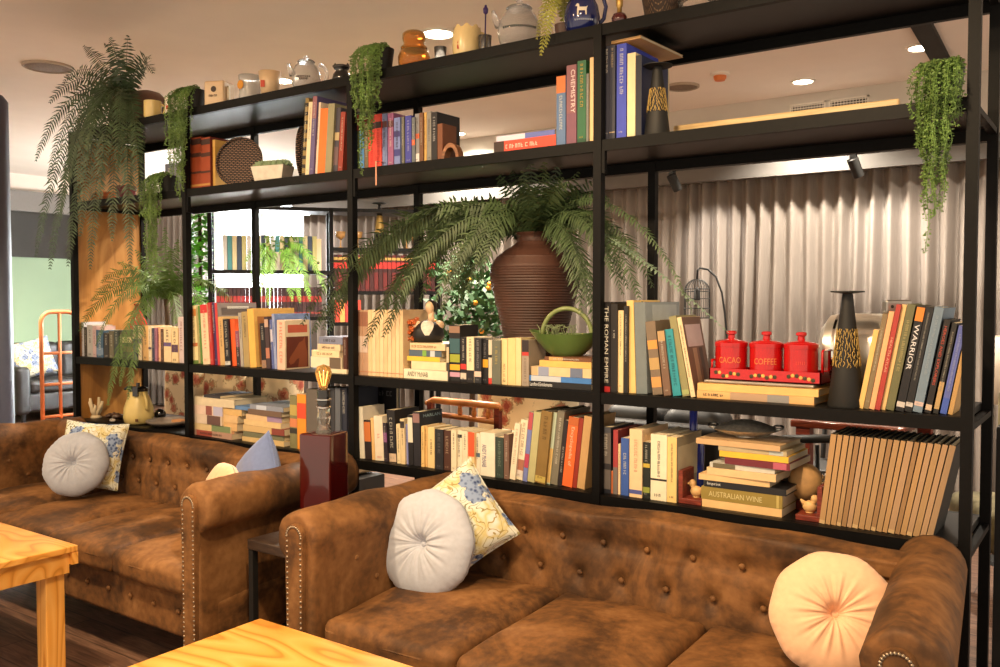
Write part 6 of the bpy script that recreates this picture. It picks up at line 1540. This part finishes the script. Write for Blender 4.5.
# ================================================================ behind the shelf
# second black shelf, set at an angle
sa, sb, sc3 = atZ(207, 207, 2.1), atZ(329, 210, 2.1), atZ(440, 213, 2.1)
du = (sc3-sa); du.z = 0; LEN = du.length; ang = math.atan2(du.y, du.x); du.normalize()
dmid = (sb-sa).dot(du)
t_s2 = thing('bookshelf', 'second black steel bookshelf standing at an angle before the window', 'bookshelf', (sa.x, sa.y, 0), ang)
D2 = .34; p2 = .035
for x in (0, dmid, LEN-p2):
    for y in (0, D2-p2): MB().box(x, x+p2, y, y+p2, 0, 2.12).build('post', M_black, t_s2)
def s2x(px, y=0.0):   # local x of an image column on the shelf's front
    d = ray(px, 300); o = Vector((sa.x, sa.y, 0)); n = Vector((-du.y, du.x, 0)); o2 = o+n*y
    k = (o2-CAM).dot(n)/d.dot(n); return (CAM+d*k-o).dot(du)
def s2z(px, py, y=0.0):
    d = ray(px, py); o = Vector((sa.x, sa.y, 0)); n = Vector((-du.y, du.x, 0)); o2 = o+n*y
    k = (o2-CAM).dot(n)/d.dot(n); return (CAM+d*k).z
def s2board(x0, x1, z):
    MB().box(x0+p2 if x0 == 0 else x0+p2, x1, .002, D2-.002, z-.03, z).build('shelf_board', M_board, t_s2)
zL1, zL2 = s2z(265, 270), s2z(265, 317); zR1, zR2, zR3 = s2z(385, 248), s2z(385, 291), s2z(385, 322)
for z in (2.12, zL1, zL2, .75, .3): s2board(0, dmid, z)
for z in (2.12, zR1, zR2, zR3, .75, .3): s2board(dmid, LEN-p2, z)
def s2loc(x, y, z): return Vector((sa.x, sa.y, 0))+du*x+Vector((-du.y, du.x, 0))*y+Vector((0, 0, z))
_vol = {}
def volume_proto(key, w, d, h, col, bands):
    r = bpy.data.objects.new('book', None); COL.objects.link(r)
    cover_parts(r, w, d, h, col, .0022); e = -.0004
    for f0, f1, c in bands: MB().box(.0003, w-.0003, e, .001, h*f0, h*f1).build('spine_band', imat(c), r); e -= .0002
    return r
def run(x0, x1, z, n, h, cols, desc, where, group, bands=(), d=.2, gap=.004):
    w = (x1-x0)/n; protos = {}
    for k in range(n):
        c = cols[k % len(cols)]
        if c not in protos: o = volume_proto(c, w-gap, d, h, c, bands); protos[c] = o
        else: o = copy_tree(protos[c])
        o.location = s2loc(x0+k*w, .05, z+.0003); o.rotation_euler = (0, 0, ang)
        dd = desc if isinstance(desc, str) else desc[k % len(cols)]
        tag(o, f"{dd}, {ORD[k+1]} in {where}", 'book', group)
lawb = ((.0, .05, (90, 30, 24)), (.52, .62, (60, 22, 20)), (.62, .80, (214, 50, 40)), (.86, .93, (214, 170, 80)))
run(dmid+p2+.005, s2x(441), zR2, 24, s2z(385, 255)-zR2, ((70, 24, 22), (112, 32, 28)), 'dark red law volume', 'the far shelf right of its middle post', 'red law volumes on the far shelf', lawb)
run(s2x(216), s2x(325)-.02, zL2, 26, s2z(265, 287)-zL2, ((62, 40, 40), (70, 42, 40)), 'dark volume with a red band', 'the far shelf behind the pale fern', 'dark banded volumes on the far shelf', ((.5, .7, (170, 50, 44)), (.1, .16, (150, 60, 50))))
run(s2x(223), s2x(318), zL1, 20, s2z(265, 235)-zL1, ((226, 214, 190), (90, 150, 140), (230, 206, 150), (70, 80, 90), (206, 190, 120)), ('pale book', 'sea-green book', 'cream book', 'slate book', 'straw-coloured book'), 'the far upper row by the window', 'pale books on the far shelf')
run(dmid+p2+.01, s2x(362), zR3-.0, 5, s2z(350, 300)-zR3, ((216, 70, 50), (236, 160, 80), (190, 60, 50), (226, 190, 120)), ('red book', 'orange book', 'crimson book', 'tan book'), 'the far shelf below the law volumes', 'bright books on the far shelf')
# candle goblets and a cone stick on the far shelf
M_goblet = mat('amber_goblet', srgb(206, 160, 104), .2, noise=.05, coat=.5)
for px, wh in ((341, 'left of the third post'), (358, 'just right of the third post'), (407, 'left of the right-hand pair beside the fern'), (415, 'rightmost of the row')):
    c = s2loc(s2x(px, .12), .12, zR1); t = thing('goblet', f'amber glass goblet on the far shelf, {wh}', 'goblet', c, 0, 'goblets on the far shelf')
    MB().lathe([(0, 0), (.035, 0), (.03, .006), (.007, .012), (.006, .07)], 20).build('stem', M_goblet, t, 'all'); MB().lathe([(.006, .07), (.036, .095), (.044, .14), (.04, .14), (.03, .1), (0, .08)], 24).build('cup', M_goblet, t, 'all')
c = s2loc(s2x(380, .12), .12, zR1); hh = s2z(380, 203, .12)-zR1
t = thing('candlestick', 'cone candlestick with a gold body on the far shelf', 'candlestick', c)
MB().lathe([(0, 0), (.058, 0), (.055, .04), (.045, hh*.34)], 28).build('foot', M_blackm, t, True); MB().lathe([(.045, hh*.34), (.024, hh*.72)], 28, cap=False).build('gold_band', M_gold, t, True); MB().lathe([(.024, hh*.72), (.012, hh*.97), (.06, hh*.985), (.06, hh), (0, hh)], 28).build('neck', M_blackm, t, True)
for k, (px, y0, y1, lb) in enumerate(((312, 239, 271, 'cream box file left of the far shelf post'), (323, 239, 257, 'small cream box file beside the far shelf post'))):
    x = s2x(px); t = thing('box_file', lb, 'box file', s2loc(x-(.062 if k else .12), .06, zL1), ang, 'cream box files on the far shelf'); h = s2z(px, y0, .06)-zL1
    MB().box(0, .055 if k else .09, 0, .2, 0, h).build('case', mat('cream_board', srgb(226, 206, 170), .7, noise=.04), t); MB().lathe([(0, 0), (.012, 0), (.012, .001), (0, .001)], 14, M=Matrix.Translation((.028, -.0004, h*.25)) @ Matrix.Rotation(PI/2, 4, 'X')).build('finger_hole', M_dark, t)
# pale fern on the far shelf and ivy column left of it
fr = s2loc(s2x(277, -.03), .0, zL1+.16)
t = thing('planter', 'white planter of the pale fern before the window', 'planter', s2loc(s2x(277, .1), .1, zL1), 0); MB().lathe([(0, 0), (.06, 0), (.085, .15), (.078, .15), (.07, .13), (0, .13)], 24).build('pot', M_plaster, t, True)
fr = s2loc(s2x(277, .1), .1, zL1+.14)
def s2pt(px, py, y=-.08): return (*s2loc(s2x(px, y), y, s2z(px, py, y)),)
fern('pale fern hanging from the far shelf before the window', fr, [(*s2pt(x, y, yy), l) for x, y, yy, l in ((326, 292, -.12, .2), (318, 272, -.12, .2), (300, 302, -.14, .12), (292, 300, -.14, .12), (310, 300, -.1, .16), (258, 300, -.12, .12), (268, 304, -.14, .1), (250, 285, -.1, .16), (276, 240, .1, .1), (266, 235, .0, .1), (290, 236, .05, .12), (305, 240, .0, .16), (246, 262, -.05, .16))], .07, M_fern3, pair=.02, spread=.35)
ip = atY(200, 250, 2.0)
t = thing('ivy_column', 'tall bright ivy climbing a slim pole left of the far shelf', 'ivy', (ip.x, 2.0, 0))
MB().tube([(0, 0, 0), (0, 0, 2.3)], .014, 8).build('pole', M_stem, t)
MB().box(-.11, .11, -.11, .11, 0, .3).build('pot', M_plaster, t)
for s in range(9):
    m = MB(); rg = random.Random(s+50)
    for k in range(110):
        z = .5+s*.2+rg.uniform(0, .21); a = rg.uniform(0, 6.28); c = Vector((math.cos(a)*.05, math.sin(a)*.05, z)); d = Vector((math.cos(a), math.sin(a), rg.uniform(-.5, .4))).normalized(); w = d.cross(Vector((0, 0, 1))).normalized()
        l = rg.uniform(.045, .075); b0 = len(m.v); m.v += [tuple(c), tuple(c+d*l*.4+w*l*.5), tuple(c+d*l+Vector((0, 0, -.02))), tuple(c+d*l*.4-w*l*.5)]; m.f.append((b0, b0+1, b0+2, b0+3))
    m.build('foliage', M_ivy, t)
# leafy plant with orange fruit behind the big vase
bp = atY(470, 330, 1.75)
t = thing('fruit_bush', 'leafy potted bush with small orange fruit behind the big brown vase', 'bush', (bp.x, 1.75, 0))
MB().lathe([(0, 0), (.16, 0), (.2, .35), (.18, .35), (.16, .3), (0, .3)], 24).build('pot', M_plaster, t, True); MB().tube([(0, 0, .3), (.02, 0, .8), (0, 0, 1.2)], .018, 8).build('trunk', M_stem, t)
for s in range(8):
    m = MB(); rg = random.Random(s+90); cc = Vector((rg.uniform(-.22, .22), rg.uniform(-.15, .15), 1.0+.075*s))
    for k in range(120):
        c = cc+Vector((rg.gauss(0, .1), rg.gauss(0, .1), rg.gauss(0, .06))); d = Vector((rg.uniform(-1, 1), rg.uniform(-1, 1), rg.uniform(-.4, 1))).normalized(); w = d.orthogonal().normalized(); l = rg.uniform(.05, .09); b0 = len(m.v)
        m.v += [tuple(c), tuple(c+d*l*.45+w*l*.24), tuple(c+d*l), tuple(c+d*l*.45-w*l*.24)]; m.f.append((b0, b0+1, b0+2, b0+3))
    m.build('foliage', leaf_mat('bush_leaf', srgb(52, 92, 48)), t)
rg = random.Random(4)
for k in range(12):
    MB().grid(lambda u, v: (.016*math.sin(PI*v)*math.cos(2*PI*u), .016*math.sin(PI*v)*math.sin(2*PI*u), .016*math.cos(PI*v)), 12, 8, cu=True).build('fruit', mat('orange_fruit', srgb(236, 160, 50), .4, noise=.05), t, 'all', loc=(rg.uniform(-.24, .24), rg.uniform(-.2, -.05), rg.uniform(1.0, 1.55)))
# floral settee and spindle armchair behind the lower shelf
def floral():
    m = new_mat('cream_floral_upholstery', .85); N, L, b = nodes(m); tc = N.new('ShaderNodeTexCoord')
    v = N.new('ShaderNodeTexVoronoi'); v.inputs['Scale'].default_value = 10; v.inputs['Randomness'].default_value = .8; L.new(tc.outputs['Object'], v.inputs['Vector'])
    n = N.new('ShaderNodeTexNoise'); n.inputs['Scale'].default_value = 30; n.inputs['Distortion'].default_value = 2; L.new(tc.outputs['Object'], n.inputs['Vector'])
    a = N.new('ShaderNodeMath'); a.operation = 'MULTIPLY_ADD'; a.inputs[1].default_value = .6; L.new(n.outputs['Fac'], a.inputs[0]); L.new(v.outputs['Distance'], a.inputs[2])
    r = ramp(N, [(.46, srgb(150, 70, 56)), (.58, srgb(190, 126, 96)), (.66, srgb(150, 130, 96)), (.74, srgb(228, 208, 172))]); L.new(a.outputs[0], r.inputs['Fac']); L.new(r.outputs['Color'], b.inputs['Base Color']); return m
M_flor = floral(); M_honey = wood_mat('honey_wood', srgb(170, 96, 44), srgb(198, 122, 60), srgb(214, 142, 78), scale=6, rough=.35)
fx0, fx1 = atY(192, 390, .95).x, atY(318, 400, .95).x
t = thing('settee', 'cream floral settee with its back to the lower shelf', 'settee', (0, 0, 0))
nb = 3; w = (fx1-fx0)/nb
for k in range(nb):
    MB().rbox(fx0+k*w+.004, fx0+(k+1)*w-.004, .74, .90, .42, .97, .06, 4, lambda p, q: Vector((p.x, p.y-.03*math.cos(q.x*4)*math.cos(q.z*4), p.z)), 8).build('back_cushion', M_flor, t, 'all')
    MB().rbox(fx0+k*w+.004, fx0+(k+1)*w-.004, .91, 1.45, .28, .42, .05).build('seat_cushion', M_flor, t, 'all')
MB().box(fx0-.05, fx1+.05, .66, 1.45, .18, .275).build('frame', M_blackm, t)
for x in (fx0-.02, fx1+.02):
    for y in (.7, 1.4): MB().box(x-.025, x+.025, y-.025, y+.025, 0, .18).build('leg', M_honey, t)
ay = .78
q0, q1 = atY(434, 400, ay), atY(498, 407, ay)
t = thing('armchair', 'floral armchair with honey wood spindle arm behind the lower shelf', 'armchair', (0, 0, 0))
zr = q0.z
for yy in (ay, ay+.62):
    rl = MB(); rl.tube([(q0.x-.05, yy, zr-.02), (q0.x, yy, zr), ((q0.x+q1.x)/2, yy, zr-.002), (q1.x, yy, zr-.004), (q1.x+.02, yy, zr-.02)], [.012, .017, .018, .017, .012], 10); rl.build('arm_rail', M_honey, t, 'all')
    zl = atY(475, 418, ay).z
    MB().tube([(q0.x+.05, yy, zl), (q1.x, yy, zl-.01)], .014, 10).build('lower_rail', M_honey, t, 'all')
    for px in (460, 474, 488):
        xx = atY(px, 410, ay).x; MB().lathe([(.008, zl), (.013, zl+(zr-zl)*.35), (.009, zl+(zr-zl)*.6), (.012, zr-.012)], 12, c=(xx, yy, 0)).build('spindle', M_honey, t, 'all')
    for xx in (q0.x-.02, q1.x): MB().box(xx-.014, xx+.014, yy-.014, yy+.014, 0, zr-.01).build('leg', M_mah, t)
bxa = q0.x-.28
MB().rbox(q0.x-.02, q1.x+.14, ay+.34, ay+.56, .50, zr+.16, .07, 4).build('back_cushion', M_flor, t, 'all')
MB().rbox(q0.x-.0, q1.x-.03, ay+.03, ay+.59, .30, .495, .06, 4).build('seat_cushion', M_flor, t, 'all')
c = atY(497, 418, ay+.2); t2 = thing('bolster', 'rolled cream floral bolster on the spindle armchair', 'cushion', (c.x, ay+.19, .602)); MB().lathe([(0, -.13), (.07, -.125), (.1, -.1), (.103, 0), (.1, .1), (.07, .125), (0, .13)], 28, M=Matrix.Rotation(PI/2, 4, 'X')).build('body', M_flor, t2, 'all')
# black leather sofa and mahogany table behind the right bays
M_leather = mat('black_leather', srgb(26, 24, 23), .55, noise=.2, scale=8, bump=.2)
def plain_sofa(label, x, y, rot, w, m=M_leather):
    t = thing('sofa', label, 'sofa', (x, y, 0), rot)
    MB().rbox(.12, w-.12, -.8, -.05, .12, .32, .03).build('base', m, t, 'all')
    for k in range(2):
        a = .16+(w-.32)/2*k; b_ = a+(w-.32)/2-.004
        MB().rbox(a, b_, -.82, -.22, .32, .46, .045).build('seat_cushion', m, t, 'all'); MB().rbox(a, b_, -.3, -.08, .42, .86, .07).build('back_cushion', m, t, 'all')
    for a in (0, w-.155): MB().rbox(a, a+.155, -.85, -.03, .1, .62, .05).build('armrest', m, t, 'all')
    MB().rbox(.13, w-.13, -.09, 0, .12, .8, .03).build('back_panel', m, t, 'all')
    for a in (.1, w-.1):
        for b_ in (-.76, -.1): MB().lathe([(.02, 0), (.028, .13)], 12, c=(a, b_, 0)).build('foot', M_blackm, t)
    return t
qa = atY(605, 412, 1.1); qb = atY(742, 412, 1.1)
plain_sofa('black leather sofa with its back to the right bays of the shelf', qb.x+.05, 1.05, PI, qb.x-qa.x+.25)
qa = atY(790, 424, 1.35); qb = atY(905, 418, 1.35)
t = thing('dining_table', 'glossy red-brown wooden table behind the right bay of the shelf', 'table', ((qa.x+qb.x)/2, 1.7, 0)); hw = (qb.x-qa.x)/2; zt_ = atY(830, 423, 1.35).z
MB().rbox(-hw, hw, -.35, .45, zt_-.03, zt_, .006, 2).build('table_top', wood_mat('glossy_mahogany', srgb(76, 34, 24), srgb(104, 48, 32), srgb(124, 62, 42), scale=5, rough=.15), t, True)
for a in (-1, 1):
    for b_ in (-.3, .4): MB().box(a*(hw-.05)-.03, a*(hw-.05)+.03, b_-.03, b_+.03, 0, zt_-.031).build('leg', M_mah, t)
def side_chair(label, x, y, rz):
    t = thing('chair', label, 'chair', (x, y, 0), rz, 'black chairs at the red-brown table')
    MB().rbox(-.2, .2, -.2, .2, .43, .46, .012).build('seat', M_leather, t, 'all')
    for a in (-1, 1):
        MB().tube([(a*.18, .18, 0), (a*.18, .19, .46), (a*.17, .23, .84)], .014, 8).build('back_leg', M_blackm, t, 'all'); MB().tube([(a*.18, -.18, 0), (a*.18, -.18, .44)], .014, 8).build('front_leg', M_blackm, t, 'all')
        
    for k in (-2, -1, 0, 1, 2): MB().tube([(k*.055, .2, .5), (k*.055, .232, .82)], .008, 6).build('spindle', M_blackm, t, 'all')
    MB().tube([(-.18, .232, .83), (0, .245, .85), (.18, .232, .83)], .016, 8).build('top_rail', M_blackm, t, 'all')
q = atY(868, 425, 1.25); side_chair('black spindle chair nearest the shelf at the red-brown table', q.x, .95, PI); side_chair('black spindle chair at the far side of the red-brown table', q.x-.35, 2.35, 0)
# cage floor lamp
cp = atY(697, 300, 2.6); 
t = thing('floor_lamp', 'arched floor lamp with a black wire cage shade before the curtain', 'lamp', (0, 0, 0))
zb_, zt2 = atY(697, 318, 2.6).z, atY(697, 279, 2.6).z; rc = 12.5*mpp(cp)
m = MB()
for k in range(20):
    a = 2*PI*k/20; m.tube([(cp.x+rc*math.cos(a), 2.6+rc*math.sin(a), zb_)]+[(cp.x+rc*math.cos(a)*math.cos(e), 2.6+rc*math.sin(a)*math.cos(e), zt2-rc+rc*math.sin(e)) for e in [PI/2*j/7 for j in range(7)]], .0022, 5)
for z in (zb_, zb_+.06, zb_+.12, zb_+.18, zt2-rc): m.tube([(cp.x+rc*math.cos(2*PI*k/28), 2.6+rc*math.sin(2*PI*k/28), z) for k in range(28)], .0026, 5, closed=True)
m.build('cage_shade', M_blackm, t)
MB().lathe([(0, .0), (.022, .0), (.02, .06), (.008, .075), (0, .08)], 16, c=(cp.x, 2.6, zt2-.13)).build('socket', M_blackm, t, True)
pp = [atY(x, y, 2.6) for x, y in ((697, 279), (697.5, 270), (700, 268), (708, 269.5), (716, 277), (722, 293), (725, 315), (727, 340))]
bx_ = pp[-1].x+.02
MB().tube([tuple(q) for q in pp]+[(bx_, 2.6, .5), (bx_, 2.6, .02)], .0065, 8).build('pole', M_blackm, t, 'all'); MB().lathe([(0, 0), (.15, 0), (.15, .02), (0, .026)], 32, c=(bx_, 2.6, 0)).build('foot', M_blackm, t, True)
# hand truck
hx = -3.6; q0, q1 = atX(42, 380, hx), atX(78, 380, hx); zt3 = atX(56, 312, hx).z
M_or = mat('orange_enamel', srgb(206, 126, 76), .5, noise=.06)
t = thing('hand_truck', 'orange steel hand truck standing near the green wall', 'hand truck', (0, 0, 0))
ya, yb2 = q0.y, q1.y; rcn = .1
m = MB(); m.tube([(hx, ya, .16), (hx, ya, zt3-rcn)]+[(hx, ya+rcn-rcn*math.cos(a), zt3-rcn+rcn*math.sin(a)) for a in [PI/2*k/6 for k in range(1, 7)]]+[(hx, yb2-rcn+rcn*math.sin(a), zt3-rcn+rcn*math.cos(a)) for a in [PI/2*k/6 for k in range(7)]]+[(hx, yb2, .16)], .019, 10); m.build('frame', M_or, t, 'all')
MB().tube([(hx, (ya+yb2)/2, .2), (hx, (ya+yb2)/2, zt3)], .016, 8).build('centre_bar', M_or, t, 'all')
for py in (353, 384, 416):
    z = atX(56, py, hx).z; MB().tube([(hx, ya, z), (hx, yb2, z)], .014, 8).build('cross_bar', M_or, t, 'all')
MB().box(hx-.01, hx+.24, ya-.02, yb2+.02, .02, .035).box(hx-.012, hx+.0, ya-.02, yb2+.02, .02, .2).build('toe_plate', M_or, t)
for y in (ya-.05, yb2+.05): MB().lathe([(0, -.025), (.09, -.025), (.1, -.012), (.1, .012), (.09, .025), (0, .025)], 24, c=(0, 0, 0), M=Matrix.Translation((hx-.1, y, .1)) @ Matrix.Rotation(PI/2, 4, 'X')).build('wheel', M_blackm, t, True)
MB().tube([(hx-.1, ya-.06, .1), (hx-.1, yb2+.06, .1)], .01, 8).build('axle', M_steel, t)
# black sofa by the green wall
s3 = atX(6, 380, -5.2)
plain_sofa('black leather sofa along the green wall beyond the hand truck', -5.84, atX(8, 380, -5.3).y-.05, PI/2, 1.55)
c = atX(24, 374, -5.45); square_cushion('blue and white patterned cushion on the far black sofa', (-5.24, c.y, max(.70, c.z)), .21, (PI/2-.25, .25, math.radians(70)), M_pat, .07, 7)
# dark round post at the left edge
q = atX(1.5, 300, -1.6)
struct('trim_5', MB().lathe([(.13, 0), (.13, atX(3, 104, -1.6).z), (.10, atX(3, 98, -1.6).z), (0, atX(3, 97, -1.6).z)], 32, c=(-1.6, q.y-.07, 0)), mat('dark_blue_grey_paint', srgb(54, 54, 66), .5, noise=.05), True)
# floral chair and cream cushion at the right edge
q = atY(990, 460, 1.6); q.x += .16
t = thing('floral_chair', 'green floral high-backed chair beyond the right end of the shelf', 'armchair', (q.x, 1.6, 0), .5)
M_flor2 = mat('faded_green_floral', srgb(120, 112, 84), .9, noise=.35, scale=14)
MB().rbox(-.12, .3, -.06, .1, .3, atY(990, 385, 1.6).z, .05).build('backrest', M_flor2, t, 'all'); MB().rbox(-.12, .3, .1, .6, .26, .45, .05).build('seat', M_flor2, t, 'all')
for a in (-.08, .26):
    for b_ in (0, .54): MB().box(a-.02, a+.02, b_-.02, b_+.02, 0, .28).build('leg', M_mah, t)
c = atY(993, 370, 2.6); t = thing('floor_lamp', 'cream drum lampshade on a stem beyond the right end of the shelf', 'lamp', (c.x+.12, 2.6, 0))
MB().lathe([(.16, atY(993, 402, 2.6).z), (.15, atY(993, 336, 2.6).z), (.147, atY(993, 336, 2.6).z), (.157, atY(993, 402, 2.6).z)], 32).build('shade', mat('cream_shade', seen(250, 226, 190), .8, noise=.02), t, 'all'); MB().tube([(0, 0, .02), (0, 0, 1.2)], .012, 8).build('stem', M_blackm, t); MB().lathe([(0, 0), (.14, 0), (.13, .02), (0, .025)], 24).build('foot', M_blackm, t, True)
# dark post right of the shelf end
q = atY(998.5, 540, .75)
struct('trim_6', MB().rbox(q.x-.01, q.x+.12, .72, .84, 0, atY(998, 426, .75).z, .004), M_blackm)
# ================================================================ lights and view
w = bpy.data.worlds.new('room_ambient'); SC.world = w; w.use_nodes = True
bg = w.node_tree.nodes['Background']; bg.inputs['Color'].default_value = (1.0, .82, .62, 1); bg.inputs['Strength'].default_value = .85
def front_light(x, y, e, label, spot=105, col=(1, .72, .42), aim=None):
    t = downlight(Vector((x, y, 0)), label, .06)
    l = bpy.data.lights.new('downlight_beam', 'SPOT'); l.energy = e; l.color = col; l.spot_size = math.radians(spot); l.spot_blend = .6; l.shadow_soft_size = .07
    lo = bpy.data.objects.new('downlight_beam', l); COL.objects.link(lo); lo.parent = t; lo.location = (0, 0, -.04)
    if aim: lo.rotation_euler = Vector((aim[0]-x, aim[1]-y, aim[2]-CEIL)).to_track_quat('-Z', 'Y').to_euler()
front_light(3.9, -1.75, 160, 'ceiling downlight over the nearest sofa and coffee table', 100, aim=(3.7, -.4, .5))
front_light(2.3, -1.9, 125, 'ceiling downlight over the gap between the two sofas', 100, aim=(2.3, -.3, .6))
front_light(.6, -1.9, 90, 'ceiling downlight over the left sofa', 100, aim=(.9, -.3, .6))
front_light(3.4, -3.4, 90, 'ceiling downlight behind the photographer, wide beam', 120, aim=(3.0, 0, 1.2))
front_light(-3.6, 1.2, 520, 'added ceiling downlight to brighten the green wall beyond the shelf end', 140, (1, .84, .64))  # added lamp, lifts the dark green wall and hand truck
front_light(1.2, 2.2, 260, 'added ceiling downlight to brighten the far angled shelf', 150, (1, .86, .68))  # added lamp, lights the far shelf and the curtain behind it
front_light(-2.4, 3.0, 220, 'added ceiling downlight to brighten the curtain left of the far shelf', 150, (1, .93, .86))  # added cooler lamp for the curtain beside the window
# daylight coming through the window
l = bpy.data.lights.new('window_daylight', 'AREA'); l.shape = 'RECTANGLE'; l.size = wx1-wx0-.15; l.size_y = WZ1-WZ0-.15; l.energy = 1300; l.color = (.86, .94, 1.0)
lo = bpy.data.objects.new('window_daylight', l); COL.objects.link(lo); lo.location = ((wx0+wx1)/2, BACK+.3, (WZ0+WZ1)/2); lo.rotation_euler = (-PI/2, 0, 0)
l = bpy.data.lights.new('added_ceiling_fill', 'AREA'); l.shape = 'RECTANGLE'; l.size = wx1-wx0-.2; l.size_y = .8; l.energy = 100; l.color = (1, .95, .88)  # added fill light inside the room, aimed up to brighten the far-left ceiling
lo = bpy.data.objects.new('added_ceiling_fill', l); COL.objects.link(lo); lo.location = ((wx0+wx1)/2, BACK-.2, 1.2); lo.rotation_euler = (Vector((-4.6, 2.6, CEIL))-lo.location).to_track_quat('-Z', 'Y').to_euler()
vs_ = SC.view_settings
vs_.view_transform = 'Standard'; vs_.look = 'None'; vs_.gamma = 1; vs_.use_curve_mapping = False; vs_.exposure = .64
SC.cycles.max_bounces = 8; SC.cycles.transparent_max_bounces = 12
SC.cycles.use_denoising = True
SC.cycles.sample_clamp_indirect = 4
SC.cycles.caustics_reflective = False; SC.cycles.caustics_refractive = False
